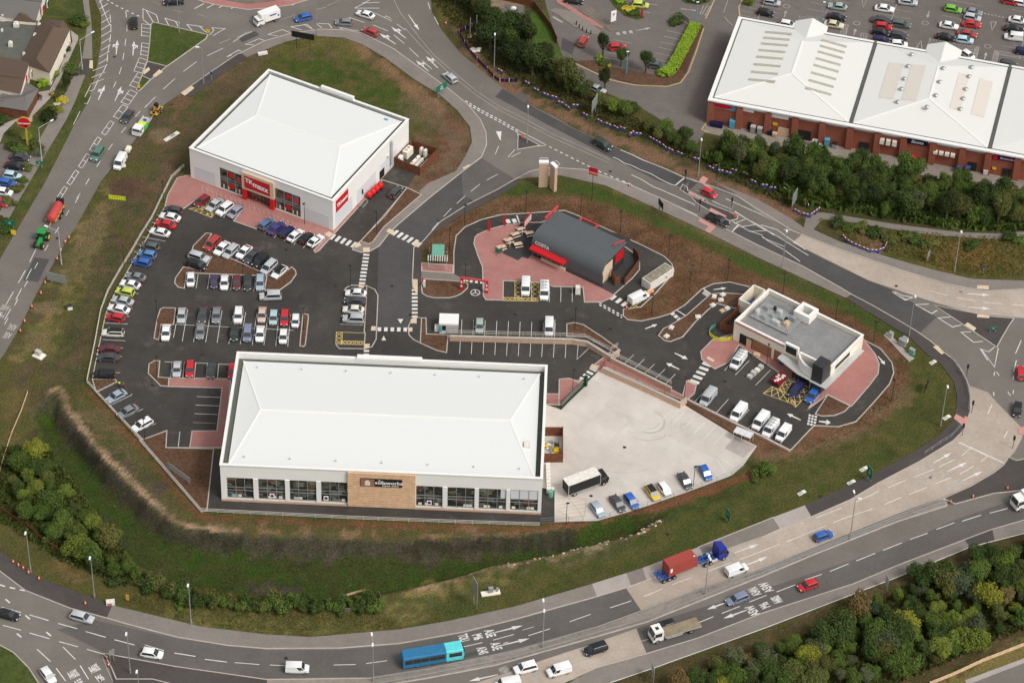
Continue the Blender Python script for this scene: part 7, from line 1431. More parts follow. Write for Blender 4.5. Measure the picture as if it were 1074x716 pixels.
def railfence(name,px,label,h=1.0,rails=3,gap=2.4,mat='rail_white',cat='fence',z=.1,w_=.07,group=None,pmat=None):
 P=GP(px);org=P[0];o=empty(name,(org.x,org.y,z));tag(o,label,cat,group)
 rl=MB().use(mat)
 for p,q in zip(P,P[1:]):
  for k in range(rails):zz=h*(k+1)/rails-.03;rl.rod(p-org+Vector((0,0,zz)),q-org+Vector((0,0,zz)),w_,w_)
 rl.build('rail',o);proto=None;n=0
 for p,q in zip(P,P[1:]):
  m_=max(1,round((q-p).length/gap))
  for k in range(m_):
   r=p.lerp(q,k/m_)-org;n+=1
   if proto is None:proto=pp=MB().use(pmat or mat).rod((0,0,0),(0,0,h),w_*1.4).build('post',o)
   else:pp=proto.copy();COL.objects.link(pp)
   pp.location=r
 return o
railfence('rail_fence',[(193,176),(188.8,180),(180,188),(170,208),(159.6,230),(148,248),(138.4,265)],'upper stretch of pale three-rail fence west of the car park',gap=3)
railfence('rail_fence',[(138.4,265),(126,285),(113.2,307.5),(105.9,327.4),(99.9,360),(91.3,402)],'middle stretch of pale three-rail fence west of the car park',gap=3)
railfence('rail_fence',[(91.3,402),(146,461.5),(211,537)],'slanting stretch of pale rail fence above the grassy basin',gap=3)
railfence('rail_fence',[(211,537),(365,544.8),(460,548.5),(566,552)],'straight pale rail fence in front of the largest store',gap=3)
railfence('mesh_fence',[(566,551),(581,549.5),(626,548.5),(679,532.5),(720,518.5),(767,501),(781,490)],'thin dark post and wire fence round the concrete yard',1.8,3,3.0,'galv',w_=.035,pmat='dark_steel')
def wall_obj(name,px,h,t,mat,label,cap='kerb',z=0,cat='wall'):
 P=GP(px);org=P[0];o=empty(name,(org.x,org.y,z));tag(o,label,cat)
 m_=MB().use(mat);ribbon(m_,[p-org for p in P],t,h,h);m_.build('brickwork',o);m_=MB().use(cap);ribbon(m_,[p-org for p in P],t+.1,h+.08,.075);m_.build('coping',o);return o
wall_obj('retaining_wall',[(471.5,357),(600,360.5),(615.5,363),(640,378)],1.25,.45,'brick_buff','low buff retaining wall behind the lower parking bays')
wall_obj('retaining_wall',[(640,378.5),(649,372)],1.3,.45,'brick_buff','short return of the buff wall at the pink steps')
wall_obj('retaining_wall',[(640,379.5),(680,399),(704,411)],1.2,.35,'brick_buff','upper buff wall under the white railings above the ramp')
wall_obj('retaining_wall',[(632,390.5),(680,412),(713,427.5),(719.5,422.5)],1.4,.45,'brick_buff','long lower buff wall along the concrete yard')
wall_obj('retaining_wall',[(718,419),(770,445),(800,459.5),(828,474)],.5,.35,'brick_buff','low buff wall edging the restaurant car park')
railfence('railing',[(471.5,354),(600,357.3),(613,358),(640,372),(648,367)],'white railing standing on the low buff wall',1.1,3,2.6,'rail_white','railing',z=1.0,w_=.05)
railfence('railing',[(642,376),(680,395),(704,407)],'white railing above the ramp by five angled bays',1.1,5,2.4,'rail_white','railing',z=1.0,w_=.045)
railfence('railing',[(632,389),(680,410.5),(713,425)],'brown railing on the lower buff wall above the yard',1.1,2,3.0,'timber','railing',z=1.35,w_=.045)
railfence('railing',[(574,424),(590,424.6)],'short dark railing beside the pink paving',1.2,2,3,'dark_steel','railing',w_=.04)
g0=G(588,429.5);g1=G(614,404.5);o=empty('sliding_gate',(g0.x,g0.y,.05),math.atan2((g1-g0).y,(g1-g0).x));tag(o,'dark green sliding gate at the yard entrance','gate');Lg=(g1-g0).length
m_=MB().use('green_gate').rod((0,0,.25),(Lg,0,.25),.2,.35).rod((0,0,2.3),(Lg,0,2.3),.1);m_.build('frame',o);m_=MB().use('green_gate')
for k in range(34):m_.rod((Lg*k/33,0,.2),(Lg*k/33,0,2.4),.05)
m_.build('bars',o);MB().use('rail_white').rod((1.5,.12,2.2),(Lg,.12,2.2),.06).rod((1.5,.12,1.4),(Lg,.12,1.4),.05).build('rail',o);MB().use('green_gate').box(Lg-.3,Lg+.3,-.3,.3,0,2.6).build('post',o)
MB().use('dark_steel').rod((0,0,0),(0,0,2.4),.12).build('post',o)
o=empty('gate',tuple(G(629.5,387.5)[:2])+(.05,));tag(o,'folded brown steel gate leaf at the ramp end','gate');m_=MB().use('timber')
for k in range(8):m_.rod((k*.15,k*.1,0),(k*.15,k*.1,1.9),.05)
m_.build('bars',o);MB().use('timber').rod((0,0,1.8),(1.1,.75,1.8),.07).rod((0,0,.3),(1.1,.75,.3),.07).build('rail',o)
def armco(px,label,z=.13):
 P=GP(px);org=P[0];o=empty('crash_barrier',(org.x,org.y,z));tag(o,label,'crash barrier')
 m_=MB().use('galv')
 for p,q in zip(P,P[1:]):m_.rod(p-org+Vector((0,0,.62)),q-org+Vector((0,0,.62)),.1,.3)
 m_.build('beam',o);pr=None
 for p,q in zip(P,P[1:]):
  n=max(1,round((q-p).length/3.2))
  for k in range(n):
   if pr is None:pr=pp=MB().use('galv').rod((0,0,0),(0,0,.6),.1).build('post',o)
   else:pp=pr.copy();COL.objects.link(pp)
   pp.location=p.lerp(q,k/n)-org
armco([(392,713),(445.8,704.5),(540,684.8),(626,660)],'crash barrier on the central strip, left stretch upper side');armco([(626,660),(732,621.5),(800,600),(860,576),(941,544),(985,526)],'crash barrier on the central strip, right stretch upper side')
armco([(392,720),(445.8,710),(540,691.3),(626,665.8)],'crash barrier on the central strip, left stretch lower side');armco([(626,665.8),(679,650.5),(800,602.5),(860,578),(941,546),(992,528)],'crash barrier on the central strip, right stretch lower side')
def guard(px,label):railfence('guard_rail',px,label,1.1,2,2.0,'galv','guard rail',z=.13,w_=.05)
guard([(991,370),(1003,383),(1013,400),(1017,418),(1015.5,432)],'grey guard rail curving round the roundabout kerb');guard([(1008,448),(998,459),(986,466.5),(969,478)],'grey guard rail by the concrete carriageway crossing')
guard([(717,201),(722,195.5)],'short guard rail at the left of the crossing');guard([(765,224.5),(769,219)],'short guard rail at the right of the crossing');guard([(722,205),(742,215)],'guard rail between the two crossing islands');guard([(752,198.5),(772,207)],'guard rail along the kerb beyond the red car');guard([(752,238),(770,246)],'guard rail along the kerb below the black pickup')
guard([(842,246),(833,240)],'short guard rail beside the woodland path mouth')
def tall_lamp(bx,by,hx,hy,label,twin=None,mat='galv',h=None,arm=None):
 """base pixel, head pixel"""
 p=G(bx,by);o=empty('street_lamp',(p.x,p.y,.12));tag(o,label,'street lamp','tall street lamps')
 best=min(np.arange(4,14,.1),key=lambda z:(G(hx,hy,z)-Vector((p.x,p.y,z))).length)if h is None else h
 H2=float(best);hd=G(hx,hy,H2)-Vector((p.x,p.y,.12))
 MB().use(mat).tube((0,0,0),(0,0,1.3),.15,.15).tube((0,0,1.3),(0,0,H2-.25),.11,.06).build('post',o)
 for(qx,qy)in([(hx,hy)]+([twin]if twin else[])):
  q=G(qx,qy,H2)-Vector((p.x,p.y,.12));q.z=H2
  if Vector((q.x,q.y)).length<.5:q=Vector((.0,-.7,H2))
  MB().use(mat).rod((0,0,H2-.27),q,.07).build('arm',o);d=q.normalized();d=Vector((q.x,q.y,0)).normalized()
  MB().use('lamp_head').rod(q-d*.3,q+d*.5,.34,.16).build('lamp_head',o)
tall_lamp(32.4,600,25.5,556.5,'first street lamp from the left on the lower-left verge');tall_lamp(99.2,626.8,93.4,582.5,'street lamp beside the white box at lower left');tall_lamp(200.6,655,196.5,611,'street lamp below the shrub band, third from the left')
tall_lamp(136.8,705.8,130.7,661.8,'street lamp on the dark splitter island by two cones');tall_lamp(147.5,742,144.6,701,'street lamp cut by the bottom edge beside the splitter island');tall_lamp(391.5,715,392.7,673,'twin-headed lamp on the central strip left of the bus',twin=(390,665.5))
tall_lamp(569,679,573.6,637.3,'twin-headed lamp on the central strip above the white off-road car',twin=(570,630));tall_lamp(739.4,623.6,742,580,'twin-headed lamp on the central strip below the container lorry',twin=(745,586));tall_lamp(891.4,565.6,901.3,523,'twin-headed lamp on the central strip right of the blue hatchback',twin=(895.8,516.2))
tall_lamp(953.2,352.3,961.7,309,'lamp on the pavement by the pale equipment cabinets');tall_lamp(986.4,447.3,996,403.5,'lamp on the grass inside the right-hand bend');tall_lamp(1001,285,1007.6,241.2,'lamp on the rough bank below the woodland path')
tall_lamp(820.5,281,824,240,'lamp above the pavement behind the coffee shop grass');tall_lamp(732.3,185.8,737.6,144.8,'lamp beside the barriers at the crossing approach');tall_lamp(552.6,150,554.5,110,'lamp on the pavement beside the give-way triangle')
tall_lamp(518.3,71.7,519.3,34.2,'lamp in front of the dark trees at top centre');tall_lamp(332,37.5,333,-3,'lamp rising past the top edge by the black billboard');tall_lamp(188,35,187,-5,'lamp on the grass triangle at top left')
tall_lamp(213.5,88,207.5,50,'lamp with an arm over the road left of the store roof');tall_lamp(86.4,73.3,96.9,34.6,'pale lamp with a long arm by the pub footpath',mat='pale_metal',h=8.4);tall_lamp(44,170,54,127,'pale lamp with an arm beside the round red pub sign',mat='pale_metal',h=9.5);tall_lamp(64.6,278,48.7,237.8,'lamp with a long arm over the green tractor',mat='pale_metal',h=9.3)
for bx,by,tx,ty,lb in((493,38.5,493,18.8,'left of two bare grey poles inside the blue netting'),(499.8,35.8,500,16.8,'right of two bare grey poles inside the blue netting')):
 p=G(bx,by);o=empty('pole',(p.x,p.y,0));tag(o,lb,'pole','bare grey poles');MB().use('galv').tube((0,0,0),(0,0,5.2),.14,.1).build('post',o);MB().use('sand').box(-.5,.5,-.5,.5,0,.12).build('concrete_footing',o)
sml=None
SM=[(319.6,235.5,'beside the red sign store front'),(367.6,301,'at the narrow tarmac island'),(395,244.5,'in the service lane bed'),(165,338,'on the small bed of the double row'),(318.6,346,'on the slim bed at the double row end'),(165,396,'on the bed above the pink path'),(171.6,212.5,'at the fence by the pink paving'),(130.3,280,'at the fence beside the blue cars'),(255.3,300,'in the wedge-shaped bed'),(152,461.5,'at the slanting bay corner'),(487.3,236.9,'on the verge of the estate road'),(471.5,262,'behind the bus shelter'),(551.4,223,'above the cafe terrace lane'),(488,299,'beside the drive-through lane'),(608.9,225,'behind the coffee shop left end'),(650.5,243.7,'behind the coffee shop middle'),(701,269.5,'behind the white container'),(723,307.4,'in the bark bed right of the container'),(683.2,331.5,'in the bark bed tip by the white van'),(762.8,294.5,'above the drive-through loop'),(602.8,346,'in the bed behind the wall railing'),(820.9,309.5,'behind the restaurant plant deck'),(876,337,'behind the restaurant roof lantern'),(916,359.5,'behind the restaurant right end'),(935,421,'outside the right drive-through curve'),(804,383,'in front of the restaurant brick panel'),(717.7,418,'at the corner of the ramp wall'),(727,511.5,'on the lower yard edge between cars'),(593.7,550,'on the yard edge below the black lorry'),(600.5,410,'on the pink paving by the green gate')]
for px,py,lb in SM:
 p=G(px,py)
 if sml is None:
  o=empty('car_park_lamp',(0,0,0));MB().use('dark_steel').tube((0,0,0),(0,0,5.7),.07,.05,6).build('post',o);MB().use('dark_steel').box(-.2,.45,-.16,.16,5.6,5.75).build('lamp_head',o);sml=o
 else:o=copy_tree(sml)
 o.location=(p.x,p.y,.13);o.rotation_euler=(0,0,random.uniform(0,6));tag(o,'slim black lamp post '+lb,'lamp post','black car park lamp posts')
def panel_sign(bx,by,w_,h,zc,dx,dy,face,label,name='road_sign',post='galv',txt=None,back=None,posts=2,cat='sign',t=.08,tmat='white_sign',size=.5,group=None,z=.1):
 p=G(bx,by);o=empty(name,(p.x,p.y,z),ang(bx,by,dx,dy));tag(o,label,cat,group)
 s=MB().use(face).box(-w_/2,w_/2,-t/2,t/2,zc-h/2,zc+h/2).build('sign_panel',o)
 for k in range(posts):
  x=0 if posts==1 else(-w_*.3 if k==0 else w_*.3);MB().use(post).tube((x,.1,0),(x,.1,zc+h/2-.1),.07,n=6).build('post',o)
 if txt:
  m_=MB().use(tmat)
  for i,(tx,tzz,sz)in enumerate(txt):add_text(m_,tx,sz,lambda u,v:(u,-t/2-.012,tzz+v),.02)
  m_.build('lettering',s)
 return o,s
panel_sign(318,52,5.4,1.6,3.8,50,9,'black','black blank billboard on two legs on the top verge','billboard','dark_steel')
o,s=panel_sign(214.5/1,0,1,1,1,1,0,'black','x')if False else(None,None)
panel_sign(620.5,211,2.0,1.9,8.2,30,8,'red_sign','red coffee sign on a tall black pole beside the road','pole_sign','black',[('COSTA',7.8,.55)],posts=1,z=0.0)
panel_sign(463,101,3.2,1.6,2.4,30,-18,'green_sign','green direction sign beside the top road pavement',txt=[('A5',2.6,.6),('A460',2.0,.5)]);
panel_sign(623,121,3.6,3.0,3.4,22,-36,'galv','grey back of a large road sign among the barriers');panel_sign(832.5,217,3.0,3.2,2.6,22,-36,'galv','grey back of a large road sign by the blue barriers near the path');panel_sign(973,274,1.4,1.8,1.7,22,-34,'galv','small grey-backed road sign on the rough bank')
panel_sign(60,299,4.2,2.2,1.9,50,12,'galv','large grey-backed road sign low on the left verge');panel_sign(911,504,1.8,2.6,2.2,26,34,'green_sign','green direction sign on two white pads on the right-hand grass',txt=[('A5',2.6,.5),('M6',2.0,.5)])
panel_sign(763,547,1.6,2.4,1.8,22,36,'green_sign','green direction sign on the grass below the yard',txt=[('A460',2.0,.4)]);panel_sign(498,636,2.4,4.2,5.0,12,22,'galv','tall narrow grey sign on twin poles on the lower grass');
panel_sign(684,714,2.2,2.6,3.0,10,40,'galv','tall grey-backed sign at the wood edge below the lorry');panel_sign(929,618,1.4,2.2,2.4,12,30,'galv','grey-backed sign among the trees below the red hatchback');panel_sign(118,694,1.2,1.2,2.6,40,-22,'galv','small grey-backed sign at the splitter island tip')
panel_sign(1041,349,1.8,.6,1.2,40,0,'green_sign','small green sign on the triangular island',txt=[('A5',1.2,.35)]);panel_sign(11,241,2.2,1.3,1.8,40,6,'green_sign','green sign with a white post on the pub footpath',txt=[('A5',1.8,.5)]);panel_sign(14.5,247.5,1.0,1.2,.9,40,4,'yellow','yellow square sign on the pub footpath',posts=1)
panel_sign(42,177,1.6,.8,1.6,40,4,'green_sign','small green sign behind the pub hedge',txt=[('A5',1.6,.35)]);panel_sign(222,85,.6,.6,2.1,30,10,'blue','small round blue cycle sign on the dark pavement',posts=1);panel_sign(1030.5,288,.6,.6,2.2,30,10,'blue','small blue sign on the rough bank',posts=1)
panel_sign(218,36.5,.9,.9,.9,30,5,'yellow','yellow bollard sign on the grass triangle corner',posts=1,name='bollard_sign');panel_sign(146,94,.5,1.0,.8,30,5,'yellow','yellow bollard sign at the lower island tip',posts=1,name='bollard_sign');panel_sign(770.5,229,.6,.8,.7,30,5,'orange','orange-lit bollard on the crossing island',posts=1,name='bollard_sign')
panel_sign(134,631,.6,1.4,1.2,30,5,'ochre','orange marker post sign on the lower-left verge',posts=1);panel_sign(548,146,.6,.8,.7,30,0,'orange','orange bollard on the small dark splitter triangle',posts=1,name='bollard_sign')
panel_sign(650,48,.5,.5,.5,1,0,'black','x1')if False else None
panel_sign(655,46,.4,.4,.4,1,0,'black','x2')if False else None
panel_sign(643,27,1.4,3.0,2.6,26,-8,'white_sign','tall white and red car park sign at the cobbled strip tip',tmat='red_sign',txt=[('P',2.9,1.2)]);panel_sign(673,19,.6,2.4,1.4,20,5,'dull_red','slim red sign at the yellow shrub bed',posts=1);panel_sign(719,25,2.6,1.4,1.4,30,24,'galv','grey-backed board above the round shrub');panel_sign(727,4,.5,1.6,1.4,20,5,'bag_white','slim pale sign above the top bed',posts=1)
panel_sign(188,503,6.4,1.4,1.9,22,16,'galv','long pale hoarding leaning over the bark corner bed','hoarding','dark_steel')
panel_sign(700,51,.9,.3,.4,1,0,'black','x3')if False else None
panel_sign(656.5/1,48,.1,.1,.1,1,0,'black','x4')if False else None
o=panel_sign(692.5,222.5,2.2,1.6,2.2,22,30,'black','black hoarding board standing on the grass strip','notice_board','dark_steel')[0];panel_sign(971,410,2.6,1.4,1.7,16,-34,'black','black notice board on the grass inside the right bend','notice_board','dark_steel')
p=G(29,152.5);o=empty('pub_sign',(p.x,p.y,.05));tag(o,'round red pub sign on a yellow post','sign');MB().use('ochre').box(-.16,.16,-.1,.1,0,5.6).build('post',o)
s=MB().use('red_sign').tube((-.3,-.1,6.2),(-.3,.1,6.2),1.35,n=24).build('sign_disc',o);MB().use('ochre').tube((-.3,-.06,6.25),(-.3,.14,6.25),1.5,n=24).build('sign_rim',o);m_=MB().use('white_sign');add_text(m_,'Harvester',.66,lambda u,v:(-.3+u,-.13,6.1+v),.03);m_.build('lettering',s)
for(bx,by,w_,dx,dy,lb)in((569.5,196,1.95,30,0,'left stone-faced totem pillar with a white cap'),(579.5,199,1.75,7,7,'right stone-faced totem pillar turned to the side')):
 p=G(bx,by);o=empty('totem_pillar',(p.x,p.y,0),ang(bx,by,dx,dy));tag(o,lb,'totem sign','totem pillars');MB().use('tower_brick').box(-w_/2,w_/2,-.2,.5,0,6.6).build('pillar',o)
 MB().use('white_sign').box(-w_/2-.08,w_/2+.08,-.28,.58,6.6,7.0).build('cap',o);MB().use('pale_metal').rod((-w_/2+.2,1.1,7.1),(w_/2-.1,1.1,7.1),.15).rod((-w_/2+.2,.4,7.05),(-w_/2+.2,1.1,7.1),.1).rod((w_/2-.1,.4,7.05),(w_/2-.1,1.1,7.1),.1).build('lamp_rail',o)
g0,g1=G(484,303.8),G(510.5,307.5);o=empty('height_barrier',(g0.x,g0.y,.12),math.atan2((g1-g0).y,(g1-g0).x));tag(o,'red arch spanning the drive-through lane exit','height barrier');Lg=(g1-g0).length
for x in(0,Lg):
 q=MB().use('red_sign').box(x-.28,x+.28,-.2,.2,0,3.0).build('column',o);MB().use('white_sign').tube((x,-.2,1.1),(x,-.24,1.1),.24,n=14).box(x-.12,x+.12,-.24,-.205,1.8,2.5).build('white_roundel',q)
q=MB().use('dull_red').box(-.28,Lg+.28,-.22,.22,3.0,3.35).build('beam',o);m_=MB().use('white_sign');add_text(m_,'DRIVE THRU',.26,lambda u,v:(Lg/2+u,-.24,3.17+v),.0);m_.build('lettering',q)
g0=G(459,280);o=empty('bus_shelter',(g0.x,g0.y,.12),ang(459,280,30,1));tag(o,'glass trolley shelter with a green curved roof','shelter')
MB().use('green_sign').hull([[(-1.4,.6,2.1),(1.4,.6,2.1),(1.4,3.2,2.5),(-1.4,3.2,2.5)],[(-1.3,.6,2.25),(1.3,.6,2.25),(1.3,3.2,2.65),(-1.3,3.2,2.65)]])and None
M['roof_green']=flat('roof_green',(.14,.36,.27),.35)
MB().use('roof_green').hull([[(-1.3,.9,2.15),(1.3,.9,2.15),(1.3,4.2,2.5),(-1.3,4.2,2.5)],[(-1.3,.9,2.25),(1.3,.9,2.25),(1.3,4.2,2.62),(-1.3,4.2,2.62)]]).build('green_roof',o)
m_=MB().use('pale_metal')
for k in range(9):m_.rod((-2.0+k*.5,-.8,2.2),(-2.0+k*.5,.95,2.3),.22,.04)
for x in(-2.0,2.0):
 for y in(-.8,3.6):m_.rod((x*.95,y,0),(x*.95,y,2.25),.07)
for z in(.4,1.2):m_.rod((-2,-.8,z),(2,-.8,z),.05);m_.rod((-1.9,3.4,z),(1.9,3.4,z),.05)
m_.build('glazed_frame',o);m_=MB().use('galv')
for k in range(6):m_.rod((-1.5+k*.6,-1.4,.1),(-1.5+k*.6,-1.4,.9),.05)
m_.rod((-1.5,-1.4,.9),(1.5,-1.4,.9),.05);m_.build('cycle_stand',o)
p=G(445,301);o=empty('ticket_machine',(p.x,p.y,.14));tag(o,'white parking meter with a red board by the oval bed','parking meter');MB().use('bag_white').box(-.25,.25,-.2,.2,0,1.6).build('body',o);MB().use('bright_red').box(-.5,-.2,.3,.36,1.2,2.1).build('red_board',o)
for(bx,by,rz)in((546.5,243,25),(540.5,248.5,30),(533.5,254.5,30),(526,262,30),(543.5,259,20),(555.5,247.5,20)):
 p=G(bx,by);first='TB' not in globals()
 if first:
  o=empty('picnic_table',(0,0,0));MB().use('beige').box(-.9,.9,-.4,.4,.72,.78).build('table_top',o)
  for y in(-.75,.75):MB().use('beige').box(-.9,.9,y-.14,y+.14,.42,.47).build('bench_seat',o)
  for x in(-.6,.6):MB().use('dark_steel').rod((x,-.7,.03),(x,.2,.72),.06).rod((x,.7,.03),(x,-.2,.72),.06).rod((x,-.75,.4),(x,.75,.4),.06).build('leg_frame',o)
  TB=o
 else:o=copy_tree(TB)
 o.location=(p.x,p.y,.14);o.rotation_euler=(0,0,R_(rz));
 k=['first from the top, in the curved line','second in the curved line','third in the curved line','fourth and lowest in the curved line','standing alone before the shop corner','nearest the curved roof of the coffee shop'][[(546.5,243),(540.5,248.5),(533.5,254.5),(526,262),(543.5,259),(555.5,247.5)].index((bx,by))]
 tag(o,'pale picnic table on the cafe terrace, '+k,'picnic table','picnic tables on the cafe terrace')
for bx,by,lb in((547.5,248,'closed pale parasol on the terrace, upper one'),(534.5,260,'closed pale parasol on the terrace, lower one')):
 p=G(bx,by);o=empty('parasol',(p.x,p.y,.14));tag(o,lb,'parasol');MB().use('bag_white').tube((0,0,0),(0,0,2.5),.04).build('pole',o);MB().use('bag_white').tube((0,0,1.0),(0,0,2.4),.16,.05).build('folded_canopy',o)
railfence('terrace_screen',[(521,269),(526,262),(533,253),(541,246),(546,239)],'dark screen rail edging the cafe terrace',.9,2,1.5,'dark_steel','railing',z=.13,w_=.04)
panel_sign(523,267,1.6,.8,1.0,30,4,'green_sign','green banner board at the terrace corner','banner')
for bx,by,lb,h in((513,242.5,'slim red totem at the left of the drive-through bend',2.6),(529,237,'slim red totem at the top of the pink paving',2.6)):
 panel_sign(bx,by,.5,h,h/2+.1,30,4,'red_sign',lb,'slim_sign','dark_steel',posts=1)
p=G(553,237.5);o=empty('menu_board',(p.x,p.y,.13),ang(553,237.5,20,-24));tag(o,'red framed menu board row beside the drive-through lane','menu board');MB().use('red_sign').box(-1.7,1.7,-.1,.1,.5,2.6).box(-1.6,-1.4,-.08,.08,0,.5).box(1.4,1.6,-.08,.08,0,.5).build('frame',o)
for k in range(4):MB().use('white_sign').box(-1.5+k*.8,-.9+k*.8,-.13,-.101,.8,2.3).build('menu_panel',o)
p=G(470.5,350);o=empty('site_kiosk',(p.x,p.y,.05),ang(470,350,30,1));tag(o,'white flat-roofed kiosk at the end of the buff wall','kiosk');MB().use('bag_white').box(-1.9,1.9,0,2.6,0,2.5).build('wall',o);MB().use('white_clad').box(-2.0,2.0,.0,3.2,2.5,2.68).build('roof',o)
MB().use('pale_metal').box(-.5,1.9,-.06,-.005,.1,2.4).build('shutter',o);MB().use('black').box(-1.3,-.6,-.05,-.005,.9,2.2).build('hatch',o);MB().use('sky_blue').box(-1.85,-1.35,-.05,-.005,.4,2.2).build('blue_panel',o);MB().use('bag_white').box(-2.9,-1.95,.4,1.4,0,1.3).build('side_unit',o)
def clutter(name,px,py,label,cat,build,rz=0,z=.13):
 p=G(px,py);o=empty(name,(p.x,p.y,z),R_(rz));tag(o,label,cat);build(o);return o
def pallets(o,rows=3,cols=1,h=.9,mats=('sand','bag_white')):
 for i in range(cols):
  for j in range(rows):
   x,y=i*1.25-(cols-1)*.62,j*1.25-(rows-1)*.62;a=MB().use('wood_deck')
   for k in range(5):a.box(x-.58,x+.58,y-.5+k*.24,y-.36+k*.24,.1,.14)
   a.box(x-.58,x-.45,y-.55,y+.6,0,.1).box(x+.45,x+.58,y-.55,y+.6,0,.1);a.build('pallet',o)
   hh=h*random.uniform(.5,1.1);MB().use(random.choice(mats)).hull([[(x-.52,y-.5,.15),(x+.52,y-.5,.15),(x+.52,y+.5,.15),(x-.52,y+.5,.15)],[(x-.5+random.uniform(0,.1),y-.45,.15+hh),(x+.48,y-.4,.15+hh),(x+.45,y+.45,.15+hh*.9),(x-.5,y+.4,.15+hh)]]).build('load',o)
clutter('pallet_stack',606,306,'tall stack of wrapped goods on pallets in a coffee shop bay','pallets',lambda o:pallets(o,2,1,1.6,('sand','bag_white')),0,.04)
clutter('pallet_stack',792,391,'row of pallets and plasterboard in a restaurant bay','pallets',lambda o:pallets(o,4,1,.7,('bag_white','sand','pale_metal')),-38,.04)
clutter('pallet_stack',760,325.5,'pale boards stacked on pallets left of the restaurant','pallets',lambda o:pallets(o,1,2,.35,('sand','bag_white')),35,.04)
clutter('timber_stack',793.5,373,'small stack of orange timber on the restaurant paving','timber',lambda o:MB().use('sand').box(-.7,.7,-.5,.5,0,.45).build('boards',o),-20)
def skip(o,l,w_,h,mat,load):
 m_=MB().use(mat);m_.hull([[(-l/2*.75,-w_/2*.95,0),(l/2*.75,-w_/2*.95,0),(l/2*.75,w_/2*.95,0),(-l/2*.75,w_/2*.95,0)],[(-l/2,-w_/2,h),(l/2,-w_/2,h),(l/2,w_/2,h),(-l/2,w_/2,h)]]);m_.build('body',o)
 a=MB().use(load)
 for k in range(10):x,y=random.uniform(-l*.4,l*.4),random.uniform(-w_*.35,w_*.35);a.blob((x,y,h+.05),(random.uniform(.2,.45),random.uniform(.2,.4),random.uniform(.1,.35)),7,4,.25)
 a.build('load',o)
clutter('skip',816.8,400.5,'dark red skip heaped with pale rubble sacks','skip',lambda o:skip(o,3.4,1.8,1.2,'skip_red','bag_white'),52,.04)
M['rust_top']=surface('rusty_mud_top',(.22,.19,.13),(.33,.3,.24),.5,2,fine=.3,stain=(.12,.09,.06))
o=clutter('open_container',689.5,294.5,'open-topped white steel container beside the drive-through lane','container',lambda o:(MB().use('bag_white').box(-3.6,3.6,-1.25,1.25,0,2.1).build('body',o),MB().use('rust_top').box(-3.4,3.4,-1.1,1.1,2.1,2.16).build('load',o),MB().use('dull_red').box(1.0,1.5,-1.29,-1.26,.8,1.2).build('red_mark',o)),0,.03)
o.rotation_euler.z=ang(690,290,27,-18)
clutter('skip',680.5,307.5,'low orange tray of boards between van and container','tray',lambda o:skip(o,2.2,1.0,.4,'orange','sand'),40,.03)
clutter('clothes_rail_row',393,203,'row of four bulging red cages against the white store wall','cages',lambda o:[(MB().use('bright_red').blob((k*1.35-2,0,.85),(.75,.7,.8),12,7,.05).build('red_cover',o),MB().use('dark_steel').box(k*1.35-2.5,k*1.35-1.5,-.5,.5,0,.15).build('trolley_base',o))for k in range(4)],0,.12).rotation_euler.z=ang(393,203,16,-14)
railfence('trolley_bay',[(376,216.5),(381,219.5),(386,213.5),(383.5,211)],'steel trolley bay beside the red cages',.9,3,1,'galv','trolley bay',w_=.05)
clutter('bin_store',408,173,'dark bins grouped at the store corner near the timber compound','bins',lambda o:[MB().use('black' if k else 'galv').box(k*1.1-1,k*1.1-.1,-.4,.4,0,1.2+.2*k).build('bin',o)for k in range(3)],30)
for k,(px,py,w1,w2,h,mm,lb)in enumerate(((427.5,164,2.6,1.3,2.0,'cream','large cream cooling unit in the timber plant compound'),(419,170,1.3,1.2,1.6,'white_clad','round-topped white unit nearest the store wall'),(442,163,.9,.5,2.0,'bag_white','upright pale unit, left of the back pair'),(446,165,.9,.5,2.0,'bag_white','upright pale unit, right of the back pair'),(434.5,172,4.2,.6,.9,'cream','long low pale unit in the compound middle'),(439,173.5,3.6,.5,.8,'bag_white','second long low pale unit in the compound'),(444,174,4.0,.2,.6,'bag_white','slim pale pipe tray along the compound fence'))):
 p=G(px,py);o=empty('cooling_unit',(p.x,p.y,.1),ang(430,165,16,-16));tag(o,lb,'cooling unit');MB().use(mm).box(-w1/2,w1/2,-w2/2,w2/2,.1,h).build('casing',o);MB().use('dark_steel').box(-w1/2+.1,w1/2-.1,-w2/2-.02,w2/2+.02,0,.1).build('base',o)
 if k in(0,4):MB().use('galv').tube((w1*.2,0,h),(w1*.2,0,h+.12),.35 if k==0 else .22).tube((-w1*.2,0,h),(-w1*.2,0,h+.12),.35 if k==0 else .22).build('fan',o)
clutter('forklift',583.5,474,'small yellow forklift inside the bin compound','forklift',lambda o:(MB().use('yellow').box(-.6,.6,-.9,.6,.2,1.0).build('body',o),MB().use('dark_steel').box(-.5,.5,-.6,.4,1.9,2.0).rod((-.5,-.6,1),(-.5,-.6,1.9),.08).rod((.5,-.6,1),(.5,-.6,1.9),.08).rod((-.4,.8,0),(-.4,.8,2.2),.1).rod((.4,.8,0),(.4,.8,2.2),.1).build('mast',o),MB().use('tyre').tube((-.65,-.5,.25),(-.45,-.5,.25),.25).tube((.45,-.5,.25),(.65,-.5,.25),.25).tube((-.65,.4,.25),(-.45,.4,.25),.25).tube((.45,.4,.25),(.65,.4,.25),.25).build('wheel',o)))
